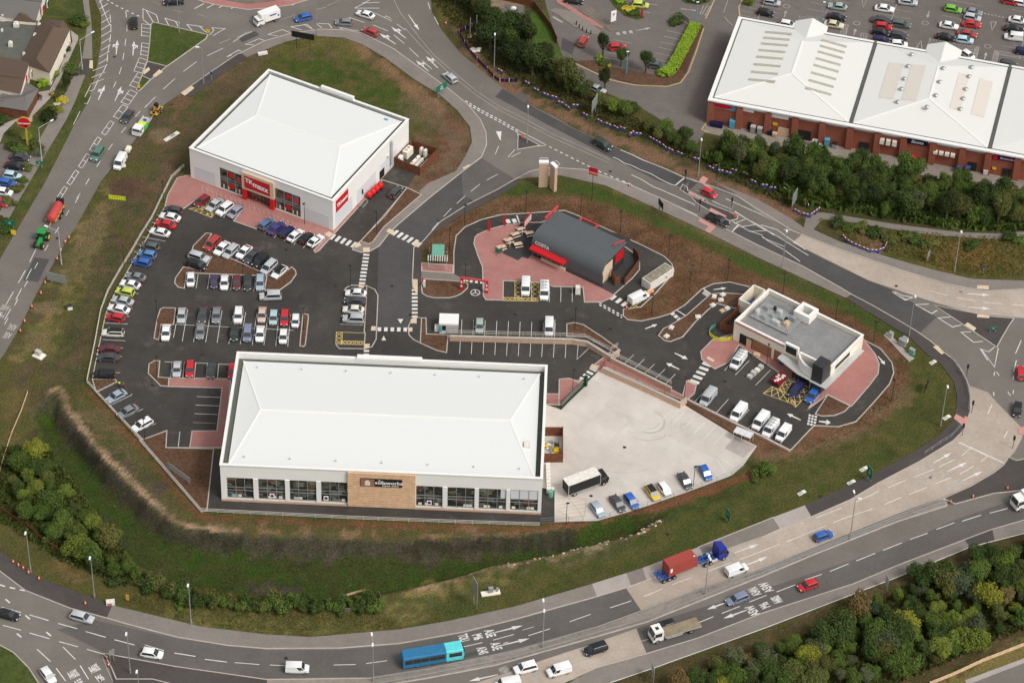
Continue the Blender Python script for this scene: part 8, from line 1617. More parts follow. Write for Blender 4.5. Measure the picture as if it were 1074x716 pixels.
clutter('rubbish_heap',576,471,'heap of white and red packaging in the bin compound','rubbish',lambda o:[MB().use(random.choice(['bag_white','bag_white','dull_red','galv','yellow'])).blob((random.uniform(-1,1),random.uniform(-2,2),.25),(random.uniform(.2,.5),random.uniform(.2,.5),.3),7,4,.3).build('bag',o)for _ in range(14)])
clutter('pallet_stack',575,501.5,'white stacked crates along the large store side wall','crates',lambda o:[MB().use('bag_white').box(-.4,.4,k*.95-4.2,k*.95-3.4,0,1.1).build('crate',o)for k in range(8)],2,.05)
clutter('chemical_tank',577.5,520,'green drum at the corner of the large store','drum',lambda o:(MB().use('roof_green').tube((0,0,0),(0,0,1.4),.5,n=14).build('drum',o),MB().use('bag_white').blob((.3,1.4,.6),(.5,.4,.5),8,5,.1).build('white_bag',o)),0,.05)
clutter('barrier_ring',757,350,'ring of yellow and green plastic barriers left of the restaurant','barriers',lambda o:[MB().use('roof_green' if 95<t<175 else 'limeyellow').rod((2.6*math.cos(R_(t)),2.3*math.sin(R_(t)),.65),(2.6*math.cos(R_(t+17)),2.3*math.sin(R_(t+17)),.65),.06,.3).rod((2.6*math.cos(R_(t)),2.3*math.sin(R_(t)),.15),(2.6*math.cos(R_(t+17)),2.3*math.sin(R_(t+17)),.15),.06,.2).rod((2.6*math.cos(R_(t)),2.3*math.sin(R_(t)),0),(2.6*math.cos(R_(t)),2.3*math.sin(R_(t)),.9),.1).build('barrier_panel',o)for t in range(120,320,18)],0,.04)
clutter('drum',761,346,'green plastic drum inside the barrier ring','drum',lambda o:MB().use('green_gate').tube((0,0,0),(0,0,1.0),.42,n=14).build('drum',o),0,.04)
for px,py,r_,lb in((738,311.5,'x','pair'),):pass
for i,(px,py,lb)in enumerate(((732,333,'in the drive-through bed middle'),(747.5,321,'at the bed edge by the pallets'),(756,315.5,'in the bed below the ordering point'),(758,310,'at the top of the drive-through bed'),(749,312,'left of the topmost block in the bed'),(699,353.5,'at the bed tip'),(704,344.5,'near the bed tip kerb'))):
 clutter('concrete_block',px,py,'pale foundation block '+lb,'concrete block',lambda o:MB().use('bag_white').box(-.55,.55,-.45,.45,0,.3).box(-.3,.3,-.25,.25,.3,.42).build('block',o),random.uniform(0,90),.14)
clutter('site_toilet',820,381,'blue and white site cabin tipped by the restaurant front','site cabin',lambda o:(MB().use('blue').box(-.5,.6,-.5,.5,0,1.6).build('body',o),MB().use('bag_white').blob((-.3,.2,1.7),(.7,.6,.35),9,5,.2).build('cover',o)),-30)
clutter('barrow',836.5,387,'orange plastic barrow at the restaurant entrance','barrow',lambda o:MB().use('orange').hull([[(-.4,-.4,.2),(.4,-.4,.2),(.4,.4,.2),(-.4,.4,.2)],[(-.6,-.6,.9),(.6,-.6,.9),(.6,.6,.9),(-.6,.6,.9)]]).build('tray',o))
clutter('long_trough',849,396,'long cream planter before the restaurant glass','planter',lambda o:MB().use('cream').box(-2.6,2.6,-.2,.2,0,.5).build('trough',o),-27)
sheet('cabinet_plinth',[(926.5,352),(930,348.5),(939,356.5),(954,373),(959,376),(953.5,379.5),(944,370),(935,360)],.15,'pavement_light',0.0)
clutter('glazed_shelter',779,462,'pale glazed shelter at the right corner of the concrete yard','shelter',lambda o:(MB().use('grey_clad').box(-1.9,1.9,-.9,.9,2.2,2.26).build('roof',o),[MB().use('rail_white').rod((x,y,0),(x,y,2.2),.07).build('post',o)for x in(-1.8,0,1.8)for y in(-.85,.85)],[MB().use('rail_white').rod((x,-.9,2.3),(x,.9,2.3),.06).build('roof_bar',o)for x in(-1.8,-.6,.6,1.8)]),-27,.04)
sheet('yard_pad',[(760,470),(771,458),(793,467.5),(780,480)],.052,'pavement_light')
for i,(px,py,s,h,mm,lb)in enumerate(((934,354,.9,1.3,'pale_metal','pale cabinet at the left end of the verge plinth'),(946,363,1.6,1.6,'galv','largest grey cabinet on the verge plinth'),(949,359,1.2,1.1,'white_clad','white cabinet behind the largest grey one'),(956,372,1.2,1.4,'roof_green','pale green cabinet at the right end of the plinth'))):
 clutter('equipment_cabinet',px,py,lb,'cabinet',lambda o:(MB().use(mm).box(-s/2,s/2,-.35,.35,.05,h).build('casing',o),MB().use('galv').box(-s/2-.03,s/2+.03,-.4,.4,h,h+.06).build('top',o)),-40,.16)
for px,py,lb in((893,506,'small white pad pair below the green sign'),(906,492,'white concrete pads under the green direction sign'),(841,517,'white chamber cover alone on the grass'),(979,380,'white chamber covers near the upper kerb bend'),(993,438,'white chamber covers beside the lamp foot')):
 clutter('chamber_cover',px,py,lb,'chamber cover',lambda o:(MB().use('bag_white').box(-.9,-.05,-.4,.4,0,.1).box(.1,.95,-.3,.5,0,.1).build('slab',o),MB().use('roof_green').box(-.7,-.3,-.2,.2,.1,.13).build('lid',o)),35,.02)
clutter('utility_plinth',515,622,'cream plinth with two grey kiosks on the lower grass','plinth',lambda o:(MB().use('cream').box(-1.9,1.7,-.6,.5,0,.35).build('slab',o),MB().use('galv').box(-.5,.4,-.3,.3,.35,1.6).box(1.0,1.4,-.2,.2,.35,1.2).build('kiosk',o)),14,.02)
clutter('utility_plinth',180,143.5,'long white plinth slab on the bare verge','plinth',lambda o:(MB().use('bag_white').box(-2.1,2.1,-.5,.5,0,.15).build('slab',o),MB().use('galv').box(-.2,.9,-.4,.4,.3,.34).build('hatch',o)),50,.02)
clutter('utility_plinth',40.5,373,'grey kiosk on a cream slab beside the left road','plinth',lambda o:(MB().use('cream').box(-.9,.9,-1.3,1.0,0,.25).build('slab',o),MB().use('pale_metal').box(-.4,.4,-.6,.6,.25,1.4).build('kiosk',o)),60,.02)
clutter('utility_kiosk',73.5,324,'small green-grey kiosk on the left verge','kiosk',lambda o:(MB().use('dark_clad').box(-.6,.6,-.45,.45,.9,1.1).build('top',o),MB().use('cream').box(-.5,.5,-.4,.4,0,.9).build('casing',o)),15,.02)
clutter('grit_bin',116,633,'white box with a red panel on the lower-left verge','grit bin',lambda o:(MB().use('bag_white').box(-.8,.8,-.5,.5,0,.8).build('body',o),MB().use('dull_red').box(-.6,.2,-.53,-.501,.2,.6).build('red_panel',o)),10,.02)
clutter('grit_bin',275.5,57,'white and blue box lying on the verge by the billboard','box',lambda o:MB().use('bag_white').box(-1.1,1.1,-.4,.4,0,.5).build('body',o),22,.02)
clutter('sandbag_pile',501,53.5,'white sacks lying by the blue netting','sacks',lambda o:[MB().use('bag_white').blob((random.uniform(-1.3,1.3),random.uniform(-.8,.8),.2),(.7,.4,.22),8,4,.15).build('sack',o)for _ in range(5)],0,.02)
clutter('shed',537.5,18,'grey timber shed with junk on its roof','shed',lambda o:(MB().use('slate_roof').box(-2.2,2.2,-1.8,1.8,0,1.8).build('wall',o),MB().use('slate_roof').box(-2.3,2.3,-1.9,1.9,1.8,1.9).build('roof',o),MB().use('bag_white').blob((0,.5,2.1),(.8,.6,.4),8,5,.2).build('sack',o),MB().use('timber').box(-1.6,1.4,-1.5,-1.2,1.9,2.1).build('plank',o)),-12,.02)
p0,p1=G(114.5,208.5),G(131.5,210.5);o=empty('yellow_barrier',(p0.x,p0.y,0),math.atan2((p1-p0).y,(p1-p0).x));tag(o,'yellow mesh barrier standing on the bare verge','barrier');Lg=(p1-p0).length
m_=MB().use('limeyellow').rod((0,0,1.0),(Lg,0,1.0),.08,.15).rod((0,0,.15),(Lg,0,.15),.08,.15).rod((0,0,.55),(Lg,0,.55),.06,.25)
for k in range(8):m_.rod((Lg*k/7,0,0),(Lg*k/7,0,1.05),.12)
m_.build('mesh_panel',o)
cone=None
CN=[(72.5,250.5,'uppermost left road cone by the tractor'),(68.5,255,'second cone down the left road kerb'),(64,263.5,'third cone down the left road kerb'),(60,272.5,'cone beside the long lamp arm foot'),(47.5,297.5,'cone below the large grey-backed sign'),(43,308.5,'cone above the bare patch on the left verge'),(33.5,322.5,'cone beside the bare patch on the left verge'),(26,338,'cone above the small hatched bay'),(21.5,348,'lowest cone on the left road kerb'),(14,590,'first of the cones on the lower-left pavement edge'),(19.5,593.5,'second cone on the lower-left pavement edge'),(24.5,596.5,'third cone on the lower-left pavement edge'),(30,601,'fourth cone at the lamp foot'),(41,607.5,'last cone of the line right of the lamp foot'),(89.5,633.5,'lone cone on the kerb above the silver estate'),(112,690,'upper cone on the splitter tip'),(114,698,'lower cone on the splitter tip'),(997,527.5,'first cone on the dark traffic island'),(1020.5,521.5,'middle cone on the dark traffic island'),(1056.5,513,'last cone on the dark traffic island'),(657,323.5,'red cone beside the white van'),(467.5,26,'orange cone on the verge at top centre'),(660,195,'red cone on the grass strip pavement')]
for px,py,lb in CN:
 p=G(px,py)
 if cone is None:
  o=empty('traffic_cone',(0,0,0));MB().use('orange').tube((0,0,.05),(0,0,.95),.24,.05,10).build('cone_body',o);MB().use('white_sign').tube((0,0,.42),(0,0,.68),.165,.105,10).build('white_band',o);MB().use('black').box(-.3,.3,-.3,.3,0,.06).build('base',o);cone=o
 else:o=copy_tree(cone)
 o.location=(p.x,p.y,.13);tag(o,'orange traffic cone: '+lb if False else lb if 'cone' in lb and len(lb.split())>=4 else 'traffic cone '+lb,'traffic cone','traffic cones')
SB=[[(568,100),(576,103),(585,105.3)],[(583.2,108.6),(591.2,111.3)],[(592,112.6),(597,116)],[(597.8,112.6),(607.8,113.3)],[(607.8,120),(618.4,125.2)],[(623.7,126.5),(633,131.8)],[(635,131.8),(639.6,133.8)],[(643,134.5),(647.6,137.2)],[(649.6,135.8),(654.9,137.8)],[(659.5,143.8),(664.8,140.5)],[(666,142.5),(671.5,143)],[(680,145.8),(692.7,153)],[(693.4,153),(699.3,158.4)],[(700,158),(705.3,160.6)],[(710,162),(714.6,164)],[(723.9,167.3),(735.8,170.6)],[(741,175.9),(749.8,180.5)],[(749,177),(755.7,175)],[(750.4,181),(759,182)],[(759.7,182.5),(767,184.5)],[(766.3,179.9),(772.3,181.8)],[(777.6,183.2),(784.3,185.8)],[(783.6,189.8),(795.5,195.1)],[(797.5,196.4),(804.8,197.1)],[(806.2,199.1),(813.5,199.8)],[(821.4,199.8),(826.8,203)],[(827.4,203),(831.4,204.4)],[(549,87),(556,91.5)],[(557,94),(562,96),(567,99)],[(522,75),(526,77.5)],[(830.6,221.2),(838,225.5),(849,228.5)],[(849,228.5),(859.8,220.6)],[(882.4,247.8),(889,255.7),(897,259),(905,262.4),(912.9,265.7),(926,265),(930,257)],[(846,212),(849,216),(848,220)]]
sb=None;cnt=0;ALLSB=[]
for ch_ in SB:
 P=GP(ch_);tot=sum((q-p).length for p,q in zip(P,P[1:]));n=max(1,round(tot/2.0));
 def at(s):
  for p,q in zip(P,P[1:]):
   l=(q-p).length
   if s<=l+1e-6:return p.lerp(q,s/l)
   s-=l
  return P[-1]
 for k in range(n):a,c=at(tot*k/n),at(tot*(k+1)/n);ALLSB.append((a,c))
ALLSB.sort(key=lambda t:t[0].x)
for i,(a,c)in enumerate(ALLSB):
 if sb is None:
  o=empty('safety_barrier',(0,0,0));MB().use('blue').box(-.85,.85,-.04,.04,.2,.74).build('blue_panel',o);m_=MB()
  for k in range(4):m_.use('white_sign' if k%2 else 'bright_red').box(-.8+k*.4,-.8+(k+1)*.4,-.05,.05,.8,.95)
  m_.build('striped_board',o);MB().use('black').box(-.85,-.7,-.3,.3,0,.15).build('foot',o);MB().use('black').box(.7,.85,-.3,.3,0,.15).build('foot',o);sb=o
 else:o=copy_tree(sb)
 mid=(a+c)/2;o.location=(mid.x,mid.y,.01);o.rotation_euler=(0,0,math.atan2((c-a).y,(c-a).x)+math.pi*0)
 tag(o,f"blue safety barrier with red and white top, {ORD[i % 30]+(' of the second thirty' if i >= 30 else '')} from the left",'safety barrier','red white and blue roadside barriers')
P=GP([(495,28.5),(488,31.5),(481.8,35),(487.2,46.4),(493,55),(500.4,63.7),(511,74.3),(518,82),(524.3,86.2),(534,86.5),(542.9,86.2)]);org=P[0];o=empty('netting_fence',(org.x,org.y,0));tag(o,'blue netting fence curving round the bare poles','fence');m_=MB().use('navy')
for p,q in zip(P,P[1:]):m_.rod(p-org+Vector((0,0,.5)),q-org+Vector((0,0,.5)),.05,.8)
m_.build('netting',o)
for p,q in zip(P,P[1:]):
 for k in range(2):MB().use('bright_red' if k else 'white_sign').rod(p.lerp(q,k/2)-org,p.lerp(q,k/2)-org+Vector((0,0,1.05)),.1).build('post',o)
fence('timber_fence',[(500,-4),(530,1),(560,8),(566,16),(578,32),(584,46)],1.8,'timber','dark timber fence behind the shed at top centre')
fence('basin_border',[(29,412),(22,432),(12,455),(4,480),(0,494)],.4,'sand','pale path edge along the left of the grassy basin')  # edge of a pale path, made up here as a low upright strip
fence('basin_border',[(0,535),(10,541),(28,552),(45,568),(60,577),(92,590)],1.0,'timber','dark low fence between trees and the lower-left verge')
fence('basin_edge_wall',[(345,640),(365,641),(385,638),(400,633),(398,624)],.9,'cobble','low stone culvert wall at the end of the shrub band','wall')
fence('basin_edge_wall',[(355,627),(368,623.5),(383,619)],.5,'sand','short pale log edging above the shrub band','edging')
fence('wood_edge_fence',[(975,718),(1000,708),(1030,694),(1074,677),(1100,668)],.9,'sand','worn pale fence at the bottom right below the wood')
sheet('side_road',[(990,730),(1012,716),(1074,693),(1130,674),(1130,760),(990,760)],.03,'asphalt_old');sheet('side_road_edge',[(1012,713),(1074,690),(1130,671),(1130,675),(1074,695),(1014,718)],.05,'pavement_light')
for i,(px,py,lb)in enumerate(((718.5,191,'at the left stop line'),(751.5,189,'above the red car'),(733.5,222,'left of the black pickup'),(767,220,'right of the red car'),(731.5,180,'by the lamp at the crossing'),(1013.5,395,'on the right roundabout kerb'),(1019,433,'by the pale concrete stop line'),(1009,457,'at the concrete kerb below the rail'),(1062,470,'on the far side of the concrete road'))):
 p=G(px,py);o=empty('traffic_signal',(p.x,p.y,.13));tag(o,'black traffic signal '+lb,'traffic signal','traffic signals');MB().use('dark_steel').tube((0,0,0),(0,0,2.3),.06).build('post',o);MB().use('black').box(-.2,.2,-.15,.15,2.2,3.2).build('signal_head',o)
for i,(px,py)in enumerate(((604.5,26.5),(607.5,30),(611,32.5),(615,35),(619.5,36.5))):
 p=G(px,py);o=MB().use('black').tube((0,0,0),(0,0,1.0),.12).build('bollard');o.location=(p.x,p.y,.12);tag(o,f'black bollard, {ORD[i]} of five by the dark pink car','bollard','five black bollards')
def crown_mesh(name,n,leaf,lumps,seed,squash=.85):
 r=np.random.default_rng(seed);V=[];F_=[]
 cs=[];
 for k in range(lumps):
  d=r.normal(size=3);d/=np.linalg.norm(d);d[2]=abs(d[2])*.9-.15;rad=r.uniform(.35,.62)
  cs.append((d*np.array([.72,.72,.6])*r.uniform(.45,1.1),rad*r.uniform(.5,.85)))
 cs.append((np.zeros(3),.55))
 tot=sum(c[1]**2 for c in cs)
 for c,rad in cs:
  for _ in range(int(n*rad**2/tot)):
   d=r.normal(size=3);d/=np.linalg.norm(d);p=c+d*rad*(r.uniform(.68,1.06)if r.random()<.93 else r.uniform(1.05,1.35));
   if p[2]<-.75:p[2]=-.75*r.random()
   nrm=d*.9+r.normal(size=3)*.55+np.array([0,0,.35]);nrm/=np.linalg.norm(nrm)
   u=np.cross(nrm,r.normal(size=3));u/=np.linalg.norm(u)+1e-9;v=np.cross(nrm,u);s=leaf*r.uniform(.6,1.3)
   b_=len(V);V+=[tuple(p-u*s-v*s*.6),tuple(p+u*s-v*s*.6),tuple(p+u*s*.8+v*s*.7),tuple(p-u*s*.8+v*s*.7)];F_.append((b_,b_+1,b_+2,b_+3))
 me=bpy.data.meshes.new(name);me.from_pydata(V,[],F_);me.materials.append(M['leaf']);me.update();return me
CR=[crown_mesh('crown',4200,.040,l,s)for l,s in((9,1),(12,2),(7,3),(14,4),(10,5),(8,6))]
BU=[crown_mesh('foliage',900,.085,l,s)for l,s in((6,11),(8,12),(5,13))]
def trunk_mesh():
 m_=MB().use('bark').tube((0,0,0),(0,0,.55),.055,.035,7)
 for a in range(4):t=a*1.6;m_.tube((0,0,.35),(.3*math.cos(t),.3*math.sin(t),.75),.028,.012,5)
 o=m_.build('trunk');me=o.data;bpy.data.objects.remove(o);return me
TRK=trunk_mesh()
GCOL={'dark green':(.044,.070,.021),'mid green':(.070,.108,.026),'bright green':(.125,.165,.034),'yellow-green':(.19,.21,.035),'grey-green':(.085,.10,.058),'olive':(.088,.096,.032),'brownish':(.14,.105,.045),'blue-green':(.055,.075,.05),'lime':(.2,.31,.03),'golden':(.4,.34,.04),'deep green':(.030,.044,.016)}
def tree(px,py,rad,h,col,label,group=None,at_top=False,terr=True,name='tree'):
 p=GT(px,py)if terr else G(px,py)
 o=empty(name,(p.x,p.y,p.z-.1));tag(o,label,'tree',group)
 c=bpy.data.objects.new('crown',random.choice(CR));COL.objects.link(c);c.parent=o;c.location=(0,0,max(h*.52,h-rad*1.05));k=random.uniform(.9,1.12)
 k*=random.uniform(.88,1.12);c.scale=(rad*k,rad/k,rad*random.uniform(.9,1.15)*max(1,min(1.5,h/(rad*2.1))));c.rotation_euler=(0,0,random.uniform(0,6.28));j=random.uniform(.85,1.2);cc_=GCOL[col];c.color=(cc_[0]*j*random.uniform(.92,1.1),cc_[1]*j,cc_[2]*j,1)
 t_=bpy.data.objects.new('trunk',TRK);COL.objects.link(t_);t_.parent=o;t_.scale=(h*.7,h*.7,h);return o
def bush(px,py,rx,h,col,label,group=None,name='shrub',ry=None,rz=0):
 p=GT(px,py);c=bpy.data.objects.new(name,random.choice(BU));COL.objects.link(c);c.location=(p.x,p.y,p.z+h*.35);c.scale=(rx,ry or rx,h*.7);c.rotation_euler=(0,0,rz or random.uniform(0,6.28));j=random.uniform(.85,1.2);cc_=GCOL[col];c.color=(cc_[0]*j,cc_[1]*j,cc_[2]*j,1);tag(c,label,'shrub',group);return c
def inpoly(x,y,poly):
 c=False;n=len(poly)
 for i in range(n):
  (x0_,y0_),(x1_,y1_)=poly[i],poly[(i+1)%n]
  if(y0_>y)!=(y1_>y)and x<(x1_-x0_)*(y-y0_)/(y1_-y0_)+x0_:c=not c
 return c
def wood(poly,dxp,dyp,rad,h,cols,where,group,jit=.35,low=0):
 """rows of trees, labelled by row and place along the row"""
 ys_=sorted(p[1]for p in poly);y=ys_[0]+dyp*.4;rows=[]
 while y<ys_[-1]:
  x=min(p[0]for p in poly)+random.uniform(0,dxp);r_=[]
  while x<max(p[0]for p in poly):
   qx,qy=x+random.uniform(-jit,jit)*dxp,y+random.uniform(-jit,jit)*dyp
   if qx<1088 and qy<727 and inpoly(qx,qy,poly):r_.append((qx,qy))
   x+=dxp
  if r_:rows.append(r_)
  y+=dyp
 for ri,r_ in enumerate(rows):
  r_.sort()
  for k,(qx,qy)in enumerate(r_):
   c=random.choices([c_[0]for c_ in cols],[c_[1]for c_ in cols])[0];rr=rad*random.choice((.62,.8,.95,1.05,1.2,1.4))*random.uniform(.92,1.08);sz='large' if rr>rad*1.12 else('small' if rr<rad*.86 else 'bushy')
   if low:bush(qx,qy,rr,h*random.uniform(.8,1.3),c,f"{sz} {c} shrub, {ORD[k % 30]} from left in the {ORD[ri]} row {where}",group);continue
   tree(qx,qy,rr,h*random.uniform(.75,1.25)*(rr/rad)**.6,c,f"{sz} {c} tree, {ORD[k % 30]} from left in the {ORD[ri]} row {where}",group)
W_SE=[(700,722),(735,706),(800,688),(840,668),(880,652),(925,632),(944,618),(985,603),(1015,594),(1060,576),(1085,566),(1100,600),(1100,650),(1050,668),(1000,690),(955,708),(930,722),(850,735),(780,735)]
wood(W_SE,18.5,10.6,2.4,4.5,[('mid green',6),('bright green',3),('olive',2.5),('grey-green',1.5),('dark green',4),('brownish',.7),('yellow-green',.8),('blue-green',.6)],'of the lower right wood','trees of the lower right wood')
W_NE=[(742,166),(760,152),(800,162),(840,170),(880,180),(930,190),(990,200),(1040,208),(1090,216),(1090,238),(1050,241),(1000,238),(950,231),(900,222),(862,216),(840,214),(815,198),(780,184),(745,172)]
wood(W_NE,13.5,8.0,2.4,6.3,[('dark green',5),('mid green',5),('deep green',1.5),('olive',2.5),('grey-green',1)],'below the brick shops','trees of the belt below the shops')
W_SW=[(12,478),(38,470),(48,486),(62,510),(84,535),(105,558),(124,580),(138,598),(128,612),(104,604),(80,590),(58,572),(34,556),(12,540),(6,510)]
wood(W_SW,17,10.5,2.4,4.2,[('mid green',4),('bright green',2.5),('dark green',3),('olive',2)],'beside the grassy basin','trees beside the grassy basin')
W_S=[(140,598),(170,612),(200,622),(230,628),(300,630),(345,634),(380,628),(405,628),(398,640),(360,643),(300,645),(240,640),(200,636),(160,622),(140,612)]
wood(W_S,11,6.5,1.5,2.4,[('dark green',4),('mid green',3),('olive',2)],'of the basin shrub band','shrubs along the lower rim of the basin',low=1)
tree(38,483,3.1,5.0,'yellow-green','bright yellow-green tree standing highest beside the basin','trees beside the grassy basin')
W_NC=[(470,6),(490,-6),(512,18),(520,30),(540,34),(556,42),(566,58),(578,74),(592,84),(606,96),(592,104),(570,92),(548,82),(528,74),(512,56),(504,40),(498,14)]
wood(W_NC,14.5,9,2.7,6.2,[('dark green',5),('deep green',4),('mid green',2),('olive',1)],'of the top centre copse','trees of the copse at top centre')
for i,(px,py,r,h,c)in enumerate(((601,98,2.2,4.6,'mid green'),(611,104,2.0,4.2,'dark green'),(617,97,1.5,4.0,'grey-green'),(634,96,1.8,6.4,'deep green'),(643,118,2.4,4.6,'bright green'),(655,122,2.6,5.0,'mid green'),(664,120,2.0,4.2,'dark green'),(628,110,1.9,4.0,'olive'),(680,136,1.8,3.2,'olive'),(697,141,2.3,4.6,'mid green'),(690,147,1.8,3.4,'olive'),(708,152,1.9,3.8,'dark green'),(719,152,2.2,5.4,'dark green'),(724,160,1.8,3.6,'mid green'),(594,90,2.2,4.0,'dark green'))):
 tree(px,py,r,h,c,f"{c} roadside tree, {ORD[i]} going right along the top of the barriers",'roadside trees above the barriers')
tree(632,62,1.9,7.0,'deep green','dark slim tree above the lime bush in the car park bed');tree(651,70,1.8,5.4,'dark green','rounded dark tree left of the blue post in the car park bed');tree(677,77,2.0,6.4,'dark green','leaning dark tree right of the blue post in the bed')
for px,py,r,h,c,lb in((628,63,1.1,1.6,'lime','round lime bush at the bed corner'),(632,68.5,1.5,1.2,'mid green','low green shrub below the lime bush'),(638,69.5,.9,.8,'golden','small golden shrub beside the low green one'),(650,3,1.3,1.5,'lime','lime bush at the top of the yellow shrub bed'),(659,11,1.7,1.0,'golden','golden shrub in the top bed'),(666,15,1.9,1.2,'mid green','mid green shrub in the top bed'),(711,24,2.4,2.0,'dark green','round dark shrub under the grey-backed board'),(731,-1,3.0,1.6,'dark green','wide dark shrub at the top edge bed'),(695,78.5,1.8,1.7,'lime','lime bush at the lower hedge end'),(545,20,1.2,1.0,'mid green','small shrub in the garden by the shed'),(530,32,1.0,1.0,'mid green','round shrub on the garden lawn'),(786,5,1.6,2.4,'bright green','tall green hedge end by the terrace roof corner'),(790,-4,1.6,2.4,'bright green','hedge beside the silver car at the top edge'),(880,236,2.2,2.2,'dark green','dark shrub above the blue barriers'),(918,246,2.4,1.8,'dark green','dark shrub on the rough bank, left of the sign'),(932,250,2.6,2.0,'olive','olive shrub on the rough bank'),(948,250,2.6,1.8,'olive','second olive shrub on the rough bank'),(960,254,2.6,1.8,'dark green','dark shrub above the small grey-backed sign'),(975,257,2.2,1.4,'olive','low olive shrub left of the tall lamp'),(1018,259,2.2,1.5,'dark green','dark shrub right of the tall lamp'),(1057,250,2.0,2.0,'dark green','round dark shrub at the path bend'),(1070,254,1.8,1.4,'mid green','green shrub at the right edge on the bank'),(903,240,2.2,1.6,'olive','olive shrub beside the woodland path'),(890,241,1.8,1.3,'mid green','green shrub beside the woodland path mouth'),(800,497,2.6,3.4,'mid green','lone round green bush below the yard corner'),(792,503,1.2,1.2,'olive','small scrub beside the lone round bush'),(119,613,1.8,1.6,'dark green','dark round shrub at the end of the wooded strip'),(188,637,1.3,1.1,'mid green','small shrub left of the third lamp'),(20,158,1.9,1.6,'mid green','garden shrub below the round pub sign'),(12,155,1.8,1.5,'dark green','dark garden shrub left of the pub sign'),(39,157,1.8,1.8,'olive','olive shrub by the small green sign'),(41,162,1.7,1.6,'grey-green','grey-green shrub right of the pub cars'),(30,177,1.5,1.5,'olive','shrub beside the black pub car'),(24,190,1.4,1.2,'mid green','shrub beside the pale blue pub car'),(18,200,2.0,1.6,'olive','shrub beside the blue pub car'),(9,214,2.2,1.6,'olive','lowest shrub of the pub car park edge'),(70,53,1.3,1.3,'dark green','dark shrub beside the pink flowers'),(61,49,1.4,1.4,'dark green','dark shrub under the pub wall'),(62,62,1.6,1.5,'grey-green','grey shrub under the pub wall'),(60.5,64,.8,.9,'golden','small golden shrub in the pub border'),(82,24,2.4,2.2,'dark green','large dark shrub above the pub path'),(88,28,1.5,1.4,'bright green','bright shrub left of the footpath'),(54,82,2.2,1.8,'bright green','bright shrub in the lower pub border'),(45,90,1.6,2.2,'lime','lime shrub in the lower pub border'),(48,86,1.8,1.5,'olive','olive shrub in the lower pub border'),(74,75,2.0,2.0,'mid green','shrub beside the dark pavement patch'),(80,78,1.6,1.6,'grey-green','grey shrub beside the dark pavement patch'),(52,125,2.4,2.8,'deep green','dark dense shrub right of the lamp arm'),(60,115,1.9,1.2,'yellow-green','yellow-green shrub by the white bench'),(66,107,1.6,1.4,'golden','golden shrub by the garden rockery'),(58,100,1.4,1.0,'olive','low olive shrub by the garden path'),(2,116,2.4,3.0,'deep green','dark tree-like shrub at the left edge of the veranda'),(3,128,2.0,2.2,'dark green','dark shrub below the veranda'),(28,145,1.6,1.3,'bright green','bright ground shrub under the pub sign'),(14,140,1.4,1.0,'olive','olive shrub by the pale garden path'),(5,242,2.0,1.6,'dark green','dark shrub behind the green sign'),(1,232,1.6,1.4,'dark green','dark shrub at the left edge above the green sign'),(52,118,1.2,1.0,'olive','small olive shrub left of the white bench')):
 bush(px,py,r,h,c,lb)
M['flower']=flat('pink_flower',(.6,.06,.2),.7)
p=G(70.5,48.5);m_=MB().use('flower');[m_.blob((random.uniform(-.6,.6),random.uniform(-.5,.5),random.uniform(.5,.9)),.22,6,4)for _ in range(11)];o=m_.build('flower_clump');o.location=(p.x,p.y,0);tag(o,'clump of bright pink flowers in the pub border','flowers')
tree(70,96,1.5,4.6,'deep green','dark conifer beside the pub rockery')
p=G(60,112.5);o=empty('bench',(p.x,p.y,.05),.1);tag(o,'white bench in the pub garden','bench');MB().use('bag_white').box(-.8,.8,-.25,.25,.4,.46).build('seat',o);MB().use('bag_white').box(-.8,.8,.22,.28,.46,.95).build('backrest',o);MB().use('bag_white').box(-.75,-.68,-.2,.2,0,.4).box(.68,.75,-.2,.2,0,.4).build('leg',o)
p=G(55,101);o=MB().use('ochre').tube((0,0,0),(0,0,.8),.35,.4,10).build('planter');o.location=(p.x,p.y,.05);tag(o,'yellow tub on the pub path','planter')
hp=GP([(729,29),(720,46),(713,60),(705,74),(696,81)]);hm=bpy.data.meshes.new('hedge');V=[];F_=[];r=np.random.default_rng(3)
for p,q in zip(hp,hp[1:]):
 d=(q-p);l=d.length;d=d/l;n_=Vector((-d.y,d.x,0))
 for _ in range(int(l*300)):
  s=r.uniform(0,l);a=r.uniform(-1.3,1.3);z=r.uniform(.2,1.5)
  if abs(a)<1.1 and z<1.3:z=r.uniform(1.3,1.5)
  c=p+d*s+n_*a;u=Vector(r.normal(size=3)).normalized()*.13;v=u.orthogonal().normalized()*.11;b_=len(V);V+=[tuple(c-u-v+Vector((0,0,z))),tuple(c+u-v+Vector((0,0,z))),tuple(c+u+v+Vector((0,0,z))),tuple(c-u+v+Vector((0,0,z)))];F_.append((b_,b_+1,b_+2,b_+3))
hm.from_pydata(V,[],F_);hm.materials.append(M['leaf']);o=bpy.data.objects.new('hedge',hm);COL.objects.link(o);o.color=(*GCOL['lime'],1);tag(o,'clipped lime green hedge beside the white bay lines','hedge')
p=G(657,78);o=empty('pole',(p.x,p.y,.1));tag(o,'blue lamp pole in the car park bed','pole');MB().use('sky_blue').tube((0,0,0),(0,0,6.2),.1,.07).build('post',o);MB().use('lamp_head').box(-.3,.3,-.15,.15,6.2,6.35).build('lamp_head',o)
for px,py,lb in((730,26,'blue lamp pole above the clipped hedge'),(862,26,'blue lamp pole beside the bay columns behind the roof')):
 o=copy_tree(o);p=G(px,py);o.location=(p.x,p.y,.1);tag(o,lb,'pole')
